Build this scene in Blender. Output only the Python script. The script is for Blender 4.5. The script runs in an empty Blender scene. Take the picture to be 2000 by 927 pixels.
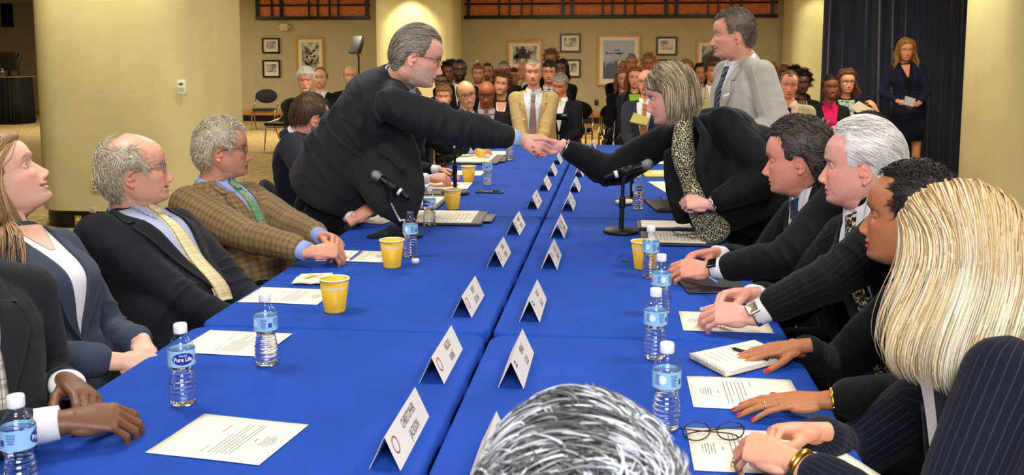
import bpy, math, random, zlib
import numpy as np
from math import sin, cos, pi, radians, sqrt, atan2
from mathutils import Vector, Matrix
from mathutils.bvhtree import BVHTree

S = bpy.context.scene
COL = S.collection

# ------------------------------------------------------------------ camera
FPX, PPX, PPY, CH = 1870.0, 1000.0, 330.0, 1.475
YAW, PIT = radians(6.26), radians(6.56)
cam_d = bpy.data.cameras.new('camera')
cam = bpy.data.objects.new('camera', cam_d)
COL.objects.link(cam)
cam.location = (0, 0, CH)
cam.rotation_euler = (pi / 2 - PIT, 0, YAW)
cam_d.sensor_width = 36.0
cam_d.lens = FPX / 2000 * 36.0
cam_d.shift_y = -(463.5 - PPY) / 2000
cam_d.clip_start = 0.05
cam_d.dof.use_dof = True
cam_d.dof.focus_distance = 3.6
cam_d.dof.aperture_fstop = 13.0
cam_d.clip_end = 100
S.camera = cam
if hasattr(S.cycles, 'debug_use_compact_bvh'): S.cycles.debug_use_compact_bvh = True
fw = np.array([-sin(YAW) * cos(PIT), cos(YAW) * cos(PIT), -sin(PIT)])
rt = np.array([cos(YAW), sin(YAW), 0.0])
upv = np.cross(rt, fw)
CC = np.array([0, 0, CH])

def ray(x, y): return fw * FPX + rt * (x - PPX) - upv * (y - PPY)
def onz(x, y, z=0.748):                       # point of the photo lying at height z
    r = ray(x, y); return CC + r * ((z - CH) / r[2])
def aty(x, y, Y):                              # point of the photo standing at distance Y
    r = ray(x, y); return CC + r * (Y / r[1])

# ------------------------------------------------------------------ world, lights, exposure
S.view_settings.view_transform = 'Standard'
S.view_settings.look = 'None'
S.view_settings.gamma = 1
S.view_settings.use_curve_mapping = False
S.view_settings.exposure = 0.0
W = bpy.data.worlds.new('world'); S.world = W
W.use_nodes = True
W.node_tree.nodes['Background'].inputs[0].default_value = (1.0, 0.86, 0.66, 1)
W.node_tree.nodes['Background'].inputs[1].default_value = 0.16

def area(name, loc, target, size, power, color, sy=None, spread=180):
    d = bpy.data.lights.new(name, 'AREA'); d.energy = power; d.color = color
    d.shape = 'RECTANGLE'; d.size = size; d.size_y = sy or size
    d.spread = radians(spread)
    o = bpy.data.objects.new(name, d); COL.objects.link(o); o.location = loc
    v = Vector(target) - Vector(loc)
    o.rotation_euler = v.to_track_quat('-Z', 'Y').to_euler()
    return o

def spot(name, loc, target, power, color, ang=60, blend=0.6, r=0.05):
    d = bpy.data.lights.new(name, 'SPOT'); d.energy = power; d.color = color
    d.spot_size = radians(ang); d.spot_blend = blend; d.shadow_soft_size = r
    o = bpy.data.objects.new(name, d); COL.objects.link(o); o.location = loc
    v = Vector(target) - Vector(loc)
    o.rotation_euler = v.to_track_quat('-Z', 'Y').to_euler()
    return o
area('flash_bounce', (.3, -.8, 2.95), (-.2, 3.2, .4), 1.6, 240, (.95, .97, 1.0))
for i, (x, y) in enumerate([(-1.9, 2.6), (1.5, 2.6), (-1.9, 5.6), (1.5, 5.6)]):
    area('ceiling_panel_%d' % i, (x, y, 3.03), (x, y, 0), .8, 50, (1, .97, .91))
for i, (x, y) in enumerate([(-5.6, 10), (-1.2, 8.4), (2.6, 9.0), (-6, 17.5), (-1.5, 17.5), (3, 17), (-11, 19)]):  # unseen lamps; those just before the audience added there to brighten its faces
    area('far_panel_%d' % i, (x, y, 3.03), (x, y, 0), 1.2, 165 if y > 12 else 78, (1, .9, .70))
for i, (x, y, tx, ty, e) in enumerate([(-4.3, 19.3, -4.3, 20.2, 150), (4.0, 19.2, 4.0, 20.4, 50), (-4.3, 6.6, -4.3, 8.2, 150)]):
    spot('pillar_downlight_%d' % i, (x, y, 3.0), (tx, ty, .8), e, (1, .9, .62), 80)

# ------------------------------------------------------------------ mesh helpers (arrays: V (n,3), F (m,4), -1 pads a triangle)
def A(*a): return np.array(a, dtype=float)
def nrm(v):
    v = np.asarray(v, float); return v / (np.linalg.norm(v, axis=-1, keepdims=True) + 1e-12)
def join(*parts):
    Vs, Fs, o = [], [], 0
    for V, F in parts:
        F = np.asarray(F, int); Vs.append(V); Fs.append(np.where(F < 0, -1, F + o)); o += len(V)
    return np.concatenate(Vs), np.concatenate(Fs)
def rings(R, closed=True, cap=True):          # R: (k,n,3)
    R = np.asarray(R, float); k, n = R.shape[:2]
    V = R.reshape(-1, 3)
    i = np.arange(k - 1)[:, None] * n; j = np.arange(n if closed else n - 1)[None, :]
    j2 = (j + 1) % n
    F = np.stack([i + j, i + j2, i + n + j2, i + n + j], -1).reshape(-1, 4)
    if cap and closed:
        c0 = R[0].mean(0); c1 = R[-1].mean(0); b = len(V)
        V = np.concatenate([V, [c0, c1]])
        jj = np.arange(n); q = (jj + 1) % n; m = -np.ones(n, int)
        F = np.concatenate([F, np.stack([q, jj, np.full(n, b), m], -1),
                            np.stack([(k - 1) * n + jj, (k - 1) * n + q, np.full(n, b + 1), m], -1)])
    return V, F
def frames(P, ref=None):
    P = np.asarray(P, float); T = np.gradient(P, axis=0); T = nrm(T)
    if ref is None:
        ref = A(0, 0, 1) if abs(T[0][2]) < .9 else A(1, 0, 0)
    U = []; u = np.asarray(ref, float)
    for t in T:
        u = u - t * np.dot(u, t)
        if np.linalg.norm(u) < 1e-6: u = np.cross(t, A(1, .3, .2))
        u = nrm(u); U.append(u)
    U = np.array(U); return T, U, np.cross(T, U)
def tube(P, ra, rb=None, n=16, ref=None, rnd=True, cap=True):   # ra along ref side, rb across
    P = np.asarray(P, float); k = len(P)
    ra = np.broadcast_to(np.asarray(ra, float), (k,)).copy(); rb = ra.copy() if rb is None else np.broadcast_to(np.asarray(rb, float), (k,)).copy()
    T, U, B = frames(P, ref)
    if rnd:
        a = np.array([.999, .92, .75, .5, .22])
        h0 = [P[0] - T[0] * min(ra[0], rb[0]) * s for s in a]; h1 = [P[-1] + T[-1] * min(ra[-1], rb[-1]) * s for s in a[::-1]]
        c = np.sqrt(1 - a ** 2) + .01
        P = np.concatenate([h0, P, h1]); ra = np.concatenate([ra[0] * c, ra, ra[-1] * c[::-1]]); rb = np.concatenate([rb[0] * c, rb, rb[-1] * c[::-1]])
        U = np.concatenate([[U[0]] * 5, U, [U[-1]] * 5]); B = np.concatenate([[B[0]] * 5, B, [B[-1]] * 5])
    t = np.linspace(0, 2 * pi, n, endpoint=False)
    R = P[:, None] + U[:, None] * (ra[:, None] * np.cos(t))[..., None] + B[:, None] * (rb[:, None] * np.sin(t))[..., None]
    return rings(R, cap=cap)
def spline(P, m=8):                            # Catmull-Rom through points
    P = np.asarray(P, float)
    Q = np.concatenate([[2 * P[0] - P[1]], P, [2 * P[-1] - P[-2]]]); out = []
    for i in range(1, len(Q) - 2):
        for t in np.linspace(0, 1, m, endpoint=False):
            a, b, c, d = Q[i - 1], Q[i], Q[i + 1], Q[i + 2]
            out.append(.5 * (2 * b + (c - a) * t + (2 * a - 5 * b + 4 * c - d) * t * t + (3 * b - a - 3 * c + d) * t ** 3))
    out.append(P[-1]); return np.array(out)
def ell(c, r, M=None, nu=20, nv=14):
    u = np.linspace(0, 2 * pi, nu, endpoint=False); v = np.linspace(-pi / 2 + .02, pi / 2 - .02, nv)
    R = np.stack([np.cos(v)[:, None] * np.cos(u), np.cos(v)[:, None] * np.sin(u), np.repeat(np.sin(v)[:, None], nu, 1)], -1) * np.asarray(r, float)
    if M is not None: R = R @ np.asarray(M).T
    return rings(R + np.asarray(c, float))
def boxm(c, s, M=None, bev=0.0):
    c = np.asarray(c, float); h = np.asarray(s, float) / 2
    if bev <= 0:
        V = np.array([[x, y, z] for z in (-1, 1) for y in (-1, 1) for x in (-1, 1)], float) * h
        F = np.array([[0, 2, 3, 1], [4, 5, 7, 6], [0, 1, 5, 4], [2, 6, 7, 3], [0, 4, 6, 2], [1, 3, 7, 5]])
    else:
        b = min(bev, h.min() * .99); q = []
        def rr(hx, hy, z):
            o = []
            for (sx, sy, a0) in ((1, 1, 0), (-1, 1, pi / 2), (-1, -1, pi), (1, -1, 1.5 * pi)):
                for t in np.linspace(0, pi / 2, 4):
                    o.append([sx * (hx - b) + b2 * cos(a0 + t), sy * (hy - b) + b2 * sin(a0 + t), z])
            return o
        for dz, k in ((-h[2], 0), (-h[2] + b * .3, .7), (-h[2] + b, 1), (h[2] - b, 1), (h[2] - b * .3, .7), (h[2], 0)):
            b2 = b * k + 1e-5; q.append(rr(h[0], h[1], dz))
        V, F = rings(q)
    if M is not None: V = V @ np.asarray(M).T
    return V + c, F
def lathe(prof, n=32, c=(0, 0, 0), close=False):
    t = np.linspace(0, 2 * pi, n, endpoint=False); prof = np.asarray(prof, float)
    R = np.stack([prof[:, 0][:, None] * np.cos(t), prof[:, 0][:, None] * np.sin(t), np.repeat(prof[:, 1][:, None], n, 1)], -1) + np.asarray(c, float)
    return rings(R, cap=not close)
def rotz(a): return np.array([[cos(a), -sin(a), 0], [sin(a), cos(a), 0], [0, 0, 1]])
def xf(m, M=None, t=(0, 0, 0)):
    V = m[0] if M is None else m[0] @ np.asarray(M).T
    return V + np.asarray(t, float), m[1]
def mesh(name, V, F, mats, smooth=True, col=None, fab=None, mi=None):
    F = np.asarray(F, int); V = np.asarray(V, float)
    me = bpy.data.meshes.new(name)
    tri = F[:, 3] < 0; cnt = np.where(tri, 3, 4); st = np.concatenate([[0], np.cumsum(cnt)[:-1]])
    idx = F.reshape(-1); idx = idx[idx >= 0]
    me.vertices.add(len(V)); me.vertices.foreach_set('co', V.astype(np.float32).ravel())
    me.loops.add(len(idx)); me.loops.foreach_set('vertex_index', idx.astype(np.int32))
    me.polygons.add(len(F)); me.polygons.foreach_set('loop_start', st.astype(np.int32)); me.polygons.foreach_set('loop_total', cnt.astype(np.int32))
    me.update(calc_edges=True)
    me.polygons.foreach_set('use_smooth', np.full(len(F), smooth))
    for m in (mats if isinstance(mats, (list, tuple)) else [mats]): me.materials.append(m)
    if mi is not None: me.polygons.foreach_set('material_index', np.asarray(mi, np.int32))
    if col is not None:
        a = me.color_attributes.new('Col', 'BYTE_COLOR', 'POINT'); c = np.ones((len(V), 4), np.float32); c[:, :3] = col; a.data.foreach_set('color', c.ravel())
    if fab is not None:
        a = me.attributes.new('fab', 'FLOAT_VECTOR', 'POINT'); a.data.foreach_set('vector', np.asarray(fab, np.float32).ravel())
    return me
def part(name, m, mat, parent=None, base=None, label=None, **k):   # one mesh object; base = world point of its parent Empty
    V, F = m
    if base is None and parent is not None: base = np.array(parent.location)
    V = np.asarray(V, float)
    if base is not None: V = V - np.asarray(base, float)
    o = bpy.data.objects.new(name, mesh(name, V, F, mat, **k)); COL.objects.link(o)
    if parent is not None: o.parent = parent
    if label: o['label'] = label
    return o
def thing(name, label, cat, loc=(0, 0, 0), group=None, rz=0):
    o = bpy.data.objects.new(name, None); COL.objects.link(o); o.location = [float(x) for x in loc]; o.rotation_euler = (0, 0, rz)
    o.empty_display_size = .05
    o['label'] = label; o['category'] = cat
    if group: o['group'] = group
    return o
def solo(name, m, mat, label, cat, group=None, **k):               # a thing that is one mesh, origin at its base
    V = np.asarray(m[0], float); b = np.array([(V[:, 0].min() + V[:, 0].max()) / 2, (V[:, 1].min() + V[:, 1].max()) / 2, V[:, 2].min()])
    o = part(name, m, mat, base=b, **k); o.location = b
    o['label'] = label; o['category'] = cat
    if group: o['group'] = group
    return o
def struct(name, m, mat, **k):
    o = part(name, m, mat, **k); o['kind'] = 'structure'; return o
def dup(root, loc, rz=0, label=None, group=None):
    r = root.copy(); COL.objects.link(r); r.location = [float(x) for x in loc]; r.rotation_euler = (0, 0, rz)
    if label: r['label'] = label
    if group: r['group'] = group
    for ch in list(root.children):
        c = ch.copy(); COL.objects.link(c); c.parent = r
        for g in list(ch.children):
            d = g.copy(); COL.objects.link(d); d.parent = c
    return r
def remesh(m, vox, it=3, lam=.5):
    me = mesh('tmp', m[0], m[1], [])
    o = bpy.data.objects.new('tmp', me); COL.objects.link(o)
    md = o.modifiers.new('r', 'REMESH'); md.mode = 'VOXEL'; md.voxel_size = vox; md.adaptivity = 0
    dg = bpy.context.evaluated_depsgraph_get(); dg.update()
    ev = o.evaluated_get(dg); em = ev.to_mesh()
    V = np.empty(len(em.vertices) * 3, np.float32); em.vertices.foreach_get('co', V); V = V.reshape(-1, 3).astype(float)
    n = len(em.polygons); lt = np.empty(n, np.int32); em.polygons.foreach_get('loop_total', lt)
    li = np.empty(len(em.loops), np.int32); em.loops.foreach_get('vertex_index', li)
    if (lt == 4).all(): F = li.reshape(-1, 4).astype(int)
    else:
        F = -np.ones((n, 4), int); p = 0
        for i, c in enumerate(lt): F[i, :min(c, 4)] = li[p:p + min(c, 4)]; p += c
    ev.to_mesh_clear(); bpy.data.objects.remove(o); bpy.data.meshes.remove(me)
    return lap(V, F, it, lam), F
def edges(F):
    q = F[F[:, 3] >= 0]; t = F[F[:, 3] < 0][:, :3]
    e = np.concatenate([q[:, [0, 1]], q[:, [1, 2]], q[:, [2, 3]], q[:, [3, 0]], t[:, [0, 1]], t[:, [1, 2]], t[:, [2, 0]]])
    return e
def lap(V, F, it=3, lam=.5):
    e = edges(F); n = len(V); d = np.bincount(e.ravel(), minlength=n) + 1e-9
    for k in range(it):
        s = np.stack([np.bincount(e[:, 0], V[e[:, 1], i], n) + np.bincount(e[:, 1], V[e[:, 0], i], n) for i in range(3)], -1)
        V = V + lam * (s / d[:, None] - V)
    return V
def vnorm(V, F):
    q = F.copy(); q[:, 3] = np.where(q[:, 3] < 0, q[:, 2], q[:, 3])
    fn = np.cross(V[q[:, 2]] - V[q[:, 0]], V[q[:, 3]] - V[q[:, 1]]); N = np.zeros_like(V)
    for c in range(4):
        for i in range(3): N[:, i] += np.bincount(q[:, c], fn[:, i], len(V))
    return nrm(N)
def snoise(P, f, seed=0, oct=3):               # cheap smooth noise, roughly -1..1
    rng = np.random.RandomState(seed); out = 0; a = 1.; tot = 0
    for o in range(oct):
        for k in range(4):
            d = nrm(rng.randn(3)); ph = rng.rand() * 6.28; d2 = nrm(rng.randn(3))
            out = out + a * np.sin(P @ d * f * (2 ** o) + ph + 1.5 * np.sin(P @ d2 * f * .7 * (2 ** o) + ph * 2)); tot += a
        a *= .5
    return out / tot * 1.6
def text_arr(s, size=1.0, ext=0.0, bold=0.0, res=2):
    cu = bpy.data.curves.new('t', 'FONT'); cu.body = s; cu.size = size; cu.align_x = 'CENTER'; cu.align_y = 'CENTER'; cu.offset = bold; cu.resolution_u = res
    o = bpy.data.objects.new('t', cu); COL.objects.link(o)
    dg = bpy.context.evaluated_depsgraph_get(); dg.update()
    em = o.evaluated_get(dg).to_mesh(); V = np.array([v.co[:] for v in em.vertices]); F = []
    for p in em.polygons:
        v = list(p.vertices)
        for i in range(1, len(v) - 1): F.append([v[0], v[i], v[i + 1], -1])
    o.evaluated_get(dg).to_mesh_clear(); bpy.data.objects.remove(o); bpy.data.curves.remove(cu)
    return V, np.array(F)

# ------------------------------------------------------------------ materials
MATS = {}
def lin(c): return tuple(((x / 12.92) if x <= .04045 else ((x + .055) / 1.055) ** 2.4) for x in [v / 255 for v in c])
def _new(name):
    m = bpy.data.materials.new(name); m.use_nodes = True; nt = m.node_tree; b = nt.nodes['Principled BSDF']; return m, nt, b
def N(nt, t, **k):
    n = nt.nodes.new(t)
    for a, v in k.items():
        if a.startswith('i'): n.inputs[int(a[1:])].default_value = v
        else: setattr(n, a, v)
    return n
def pmat(name, c, rough=.5, metal=0., spec=.5, noise=0., nscale=20, bump=0., bscale=100, trans=0., ior=1.45, coat=0, sheen=0, emit=0, alpha=1):
    key = name
    if key in MATS: return MATS[key]
    m, nt, b = _new(name); c = lin(c) + (1,)
    b.inputs['Base Color'].default_value = c; b.inputs['Roughness'].default_value = rough; b.inputs['Metallic'].default_value = metal
    b.inputs['Specular IOR Level'].default_value = spec; b.inputs['Transmission Weight'].default_value = trans; b.inputs['IOR'].default_value = ior
    b.inputs['Coat Weight'].default_value = coat; b.inputs['Sheen Weight'].default_value = sheen; b.inputs['Alpha'].default_value = alpha
    if emit: b.inputs['Emission Color'].default_value = c; b.inputs['Emission Strength'].default_value = emit
    tc = N(nt, 'ShaderNodeTexCoord')
    if noise:
        n = N(nt, 'ShaderNodeTexNoise'); n.inputs['Scale'].default_value = nscale; n.inputs['Detail'].default_value = 6
        nt.links.new(tc.outputs['Object'], n.inputs['Vector'])
        r = N(nt, 'ShaderNodeMapRange'); r.inputs[1].default_value = .3; r.inputs[2].default_value = .7; r.inputs[3].default_value = 1 - noise; r.inputs[4].default_value = 1 + noise
        nt.links.new(n.outputs['Fac'], r.inputs[0])
        x = N(nt, 'ShaderNodeMix', data_type='RGBA', blend_type='MULTIPLY'); x.inputs[0].default_value = 1; x.inputs[6].default_value = c
        nt.links.new(r.outputs[0], x.inputs[7]); nt.links.new(x.outputs[2], b.inputs['Base Color'])
    if bump:
        n = N(nt, 'ShaderNodeTexNoise'); n.inputs['Scale'].default_value = bscale; n.inputs['Detail'].default_value = 4
        nt.links.new(tc.outputs['Object'], n.inputs['Vector'])
        bp = N(nt, 'ShaderNodeBump'); bp.inputs['Strength'].default_value = bump; bp.inputs['Distance'].default_value = .002
        nt.links.new(n.outputs['Fac'], bp.inputs['Height']); nt.links.new(bp.outputs[0], b.inputs['Normal'])
    MATS[key] = m; return m
def vmat(name, rough=.5, spec=.5, bump=0., bscale=200, mottle=0., sss=0., aniso=0, coat=0):   # colour comes from the part's own colour attribute
    if name in MATS: return MATS[name]
    m, nt, b = _new(name); at = N(nt, 'ShaderNodeAttribute', attribute_name='Col'); out = at.outputs['Color']
    tc = N(nt, 'ShaderNodeTexCoord')
    if mottle:
        n = N(nt, 'ShaderNodeTexNoise'); n.inputs['Scale'].default_value = 60; n.inputs['Detail'].default_value = 5; nt.links.new(tc.outputs['Object'], n.inputs['Vector'])
        r = N(nt, 'ShaderNodeMapRange'); r.inputs[1].default_value = .3; r.inputs[2].default_value = .7; r.inputs[3].default_value = 1 - mottle; r.inputs[4].default_value = 1 + mottle
        nt.links.new(n.outputs['Fac'], r.inputs[0])
        x = N(nt, 'ShaderNodeMix', data_type='RGBA', blend_type='MULTIPLY'); x.inputs[0].default_value = 1
        nt.links.new(out, x.inputs[6]); nt.links.new(r.outputs[0], x.inputs[7]); out = x.outputs[2]
    nt.links.new(out, b.inputs['Base Color']); b.inputs['Roughness'].default_value = rough; b.inputs['Specular IOR Level'].default_value = spec
    b.inputs['Coat Weight'].default_value = coat
    if sss:
        b.inputs['Subsurface Weight'].default_value = sss; b.inputs['Subsurface Radius'].default_value = (.012, .005, .003); b.inputs['Subsurface Scale'].default_value = 1
    if bump:
        n = N(nt, 'ShaderNodeTexNoise'); n.inputs['Scale'].default_value = bscale; n.inputs['Detail'].default_value = 5; nt.links.new(tc.outputs['Object'], n.inputs['Vector'])
        bp = N(nt, 'ShaderNodeBump'); bp.inputs['Strength'].default_value = bump; bp.inputs['Distance'].default_value = .002
        nt.links.new(n.outputs['Fac'], bp.inputs['Height']); nt.links.new(bp.outputs[0], b.inputs['Normal'])
    MATS[name] = m; return m
def fabric(name, c, pat=None, c2=None, c3=None, sc=1., rough=.85, sheen=.04, weave=.25, mix=1.):
    """cloth; patterns are woven in the garment's own 'fab' coordinates (metres along, metres around)"""
    if name in MATS: return MATS[name]
    m, nt, b = _new(name); c = lin(c) + (1,); L = nt.links
    b.inputs['Roughness'].default_value = rough; b.inputs['Specular IOR Level'].default_value = .2
    b.inputs['Sheen Weight'].default_value = sheen; b.inputs['Sheen Roughness'].default_value = .5
    at = N(nt, 'ShaderNodeAttribute', attribute_name='fab'); tc = N(nt, 'ShaderNodeTexCoord')
    sep = N(nt, 'ShaderNodeSeparateXYZ'); L.new(at.outputs['Vector'], sep.inputs[0])
    def math(op, a, bb=None, cl=False):
        n = N(nt, 'ShaderNodeMath', operation=op); n.use_clamp = cl
        for i, v in enumerate((a, bb)):
            if v is None: continue
            if isinstance(v, (int, float)): n.inputs[i].default_value = v
            else: L.new(v, n.inputs[i])
        return n.outputs[0]
    def stripe(ax, period, duty, off=0.):
        f = math('FRACT', math('ADD', math('MULTIPLY', ax, 1 / period), off + 50.)); return math('LESS_THAN', f, duty)
    def mixc(fac, a, bb):
        x = N(nt, 'ShaderNodeMix', data_type='RGBA')
        if isinstance(fac, (int, float)): x.inputs[0].default_value = fac
        else: L.new(fac, x.inputs[0])
        for i, v in ((6, a), (7, bb)):
            if isinstance(v, tuple): x.inputs[i].default_value = v
            else: L.new(v, x.inputs[i])
        return x.outputs[2]
    out = c; u, v = sep.outputs[0], sep.outputs[1]
    C2 = lin(c2) + (1,) if c2 else None; C3 = lin(c3) + (1,) if c3 else None
    if pat == 'pin':
        out = mixc(math('MULTIPLY', stripe(v, .018 * sc, .1), mix), c, C2)
    elif pat == 'stripe':
        out = mixc(math('MULTIPLY', stripe(v, .006 * sc, .5), mix), c, C2)
    elif pat == 'gingham':
        f = math('MULTIPLY', math('ADD', stripe(u, .005 * sc, .5), stripe(v, .005 * sc, .5)), .5); out = mixc(f, c, C2)
    elif pat == 'glen':
        big = math('MULTIPLY', math('ADD', stripe(u, .044 * sc, .42), stripe(v, .044 * sc, .42)), .5)
        fine = math('MULTIPLY', math('ADD', stripe(u, .0075 * sc, .5), stripe(v, .0075 * sc, .5)), .5)
        f = math('MULTIPLY', math('ADD', math('MULTIPLY', big, .55), math('MULTIPLY', fine, .6)), mix); out = mixc(f, c, C2)
    elif pat == 'check':
        a1 = mixc(math('MULTIPLY', math('ADD', stripe(u, .028 * sc, .3), stripe(v, .028 * sc, .3)), .5), c, C2)
        out = mixc(math('MULTIPLY', math('MAXIMUM', stripe(u, .028 * sc, .06, .5), stripe(v, .028 * sc, .06, .5)), .7), a1, C3)
    elif pat == 'diag':
        w = math('ADD', u, v); out = mixc(stripe(w, .022 * sc, .4), c, C2)
        if C3: out = mixc(stripe(w, .022 * sc, .08, .3), out, C3)
    elif pat in ('floral', 'spots'):
        vo = N(nt, 'ShaderNodeTexVoronoi'); vo.inputs['Scale'].default_value = 55 / sc; L.new(at.outputs['Vector'], vo.inputs['Vector'])
        no = N(nt, 'ShaderNodeTexNoise'); no.inputs['Scale'].default_value = 70 / sc; L.new(at.outputs['Vector'], no.inputs['Vector'])
        out = mixc(math('LESS_THAN', vo.outputs['Distance'], .42), c, C2)
        if C3: out = mixc(math('GREATER_THAN', no.outputs['Fac'], .55), out, C3)
    n1 = N(nt, 'ShaderNodeTexNoise'); n1.inputs['Scale'].default_value = 6; n1.inputs['Detail'].default_value = 5; L.new(tc.outputs['Object'], n1.inputs['Vector'])
    mr = N(nt, 'ShaderNodeMapRange'); mr.inputs[1].default_value = .3; mr.inputs[2].default_value = .7; mr.inputs[3].default_value = .9; mr.inputs[4].default_value = 1.1
    L.new(n1.outputs['Fac'], mr.inputs[0])
    x = N(nt, 'ShaderNodeMix', data_type='RGBA', blend_type='MULTIPLY'); x.inputs[0].default_value = 1
    if isinstance(out, tuple): x.inputs[6].default_value = out
    else: L.new(out, x.inputs[6])
    L.new(mr.outputs[0], x.inputs[7]); L.new(x.outputs[2], b.inputs['Base Color'])
    n2 = N(nt, 'ShaderNodeTexNoise'); n2.inputs['Scale'].default_value = 900; n2.inputs['Detail'].default_value = 2; L.new(tc.outputs['Object'], n2.inputs['Vector'])
    bp = N(nt, 'ShaderNodeBump'); bp.inputs['Strength'].default_value = weave; bp.inputs['Distance'].default_value = .0006
    n3 = N(nt, 'ShaderNodeTexNoise'); n3.inputs['Scale'].default_value = 14; n3.inputs['Detail'].default_value = 3; n3.inputs['Distortion'].default_value = .6; L.new(tc.outputs['Object'], n3.inputs['Vector'])
    b2 = N(nt, 'ShaderNodeBump'); b2.inputs['Strength'].default_value = .35; b2.inputs['Distance'].default_value = .012
    L.new(n2.outputs['Fac'], bp.inputs['Height']); L.new(n3.outputs['Fac'], b2.inputs['Height']); L.new(b2.outputs[0], bp.inputs['Normal']); L.new(bp.outputs[0], b.inputs['Normal'])
    MATS[name] = m; return m

# ------------------------------------------------------------------ heads (local: x = the person's right, y = forward, z = up, origin at eye height)
ZP = A(-.117, -.112, -.105, -.095, -.085, -.07, -.055, -.04, -.02, 0, .015, .025, .04, .055, .07, .085, .1, .11, .118)
FR = A(.052, .072, .083, .087, .083, .087, .088, .087, .086, .085, .091, .094, .094, .090, .082, .068, .045, .024, -.01)
BK = A(.015, .0, -.012, -.03, -.045, -.06, -.073, -.083, -.092, -.098, -.101, -.102, -.101, -.097, -.089, -.076, -.055, -.034, -.014)
WD = A(.016, .028, .037, .046, .052, .058, .063, .066, .0695, .0725, .0745, .0755, .0758, .074, .0685, .058, .041, .025, .001)
def gz(x, z, cx, cz, sx, sz, a): return a * np.exp(-((x - cx) / sx) ** 2 - ((z - cz) / sz) ** 2)
def head_mesh(q, nz=96, na=112):
    g = q.get
    zz = np.concatenate([np.linspace(-.1168, -.10, 10, endpoint=False), np.linspace(-.10, .1, nz, endpoint=False), np.linspace(.1, .1178, 10)])
    f, b, w = np.interp(zz, ZP, FR), np.interp(zz, ZP, BK), np.interp(zz, ZP, WD)
    k = np.array([1, 2, 3, 2, 1.]) / 9
    sm = lambda a: np.convolve(np.pad(a, 2, 'edge'), k, 'valid')
    f, b, w = sm(f), sm(b), sm(w)
    jaw = np.exp(-((zz + .09) / .03) ** 2); w = w * (1 + g('fat', 0) * .16 * np.exp(-((zz + .07) / .04) ** 2) + g('jaw', 0) * .12 * jaw)
    f = f + g('chin', 0) * .006 * np.exp(-((zz + .1) / .012) ** 2)
    t = np.linspace(0, 2 * pi, na, endpoint=False)
    t = t - .25 * np.sin(2 * (t - pi / 2)) * 0 
    yc = np.interp(zz, [-.117, -.06, 0, .118], [.028, .0, -.012, -.012])
    cs, sn = np.cos(t), np.sin(t)
    R = np.zeros((len(zz), na, 3))
    for i, z in enumerate(zz):
        n = np.interp(z, [-.11, -.05, 0, .06, .11], [2.1, 2.35, 2.45, 2.3, 2.0])
        p = 2 / np.where(sn > 0, n, 2.1)
        R[i, :, 0] = w[i] * np.sign(cs) * np.abs(cs) ** p
        R[i, :, 1] = yc[i] + np.where(sn > 0, f[i] - yc[i], yc[i] - b[i]) * np.sign(sn) * np.abs(sn) ** p
        R[i, :, 2] = z
    x, y, z = R[..., 0], R[..., 1], R[..., 2]
    front = np.clip((y - .01) / .03, 0, 1); ax = np.abs(x); d = np.zeros_like(x)
    ns = g('nose', 1.)
    nz_ = np.interp(z, [-.061, -.0565, -.053, -.046, -.041, -.036, -.025, -.012, 0, .014], [0, .002, .013, .022, .0245, .0235, .0165, .0095, .004, 0]) * ns
    sx = np.interp(z, [-.055, -.042, -.02, .005], [.0115, .0105, .0078, .0075]) * g('nosew', 1)
    d += nz_ * np.exp(-(ax / sx) ** 2.6)
    d += gz(ax, z, .0125 * g('nosew', 1), -.0475, .0058, .0065, .0115)
    d += gz(ax, z, .022, .019, .019, .0065, .0042 + g('brow', 0) * .003)
    d += gz(ax, z, .033, -.001, .0165, .012, -.0135) + gz(x, z, 0, .003, .008, .007, -.002)
    sm_ = g('smile', 0)
    d += gz(ax, z, .043, -.028, .017, .015, .004 + sm_ * .005) + gz(ax, z, .034, -.052, .013, .014, sm_ * .004)
    zc = z - sm_ * (ax / .026) ** 2 * .0075
    mw = np.clip((.0285 + sm_ * .006 - ax) / .008, 0, 1)
    d += gz(x, z, 0, -.072, .027, .02, .0045)
    fl = g('lips', 1.)
    d += mw * (.0036 * fl * np.exp(-((zc + .0675) / .0036) ** 2) + .0048 * fl * np.exp(-((zc + .0805) / .0048) ** 2) - (.0042 + .003 * sm_) * np.exp(-((zc + .0738) / (.0019 + .0018 * sm_)) ** 2))
    d += gz(x, z, 0, -.104, .017, .011, .005 + g('chin', 0) * .003)
    old = g('old', 0)
    fx = .021 + (-z - .045) * .55
    d -= (old * .0022 + sm_ * .0022) * np.exp(-((ax - fx) / .0033) ** 2) * np.clip((z + .088) / .01, 0, 1) * np.clip((-.043 - z) / .006, 0, 1)
    d -= old * .0014 * np.exp(-((z - .05) / .0016) ** 2) * (ax < .035) + old * .0012 * np.exp(-((z - .061) / .0016) ** 2) * (ax < .03)
    d -= old * .002 * np.exp(-((z + .0165 + (ax - .03) ** 2 * 8) / .0022) ** 2) * np.exp(-((ax - .03) / .014) ** 2)
    R[..., 1] = y + d * front
    R[..., 0] += np.sign(x) * gz(y, z, .045, -.03, .02, .018, .002 + .002 * sm_)
    return rings(R)
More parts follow.
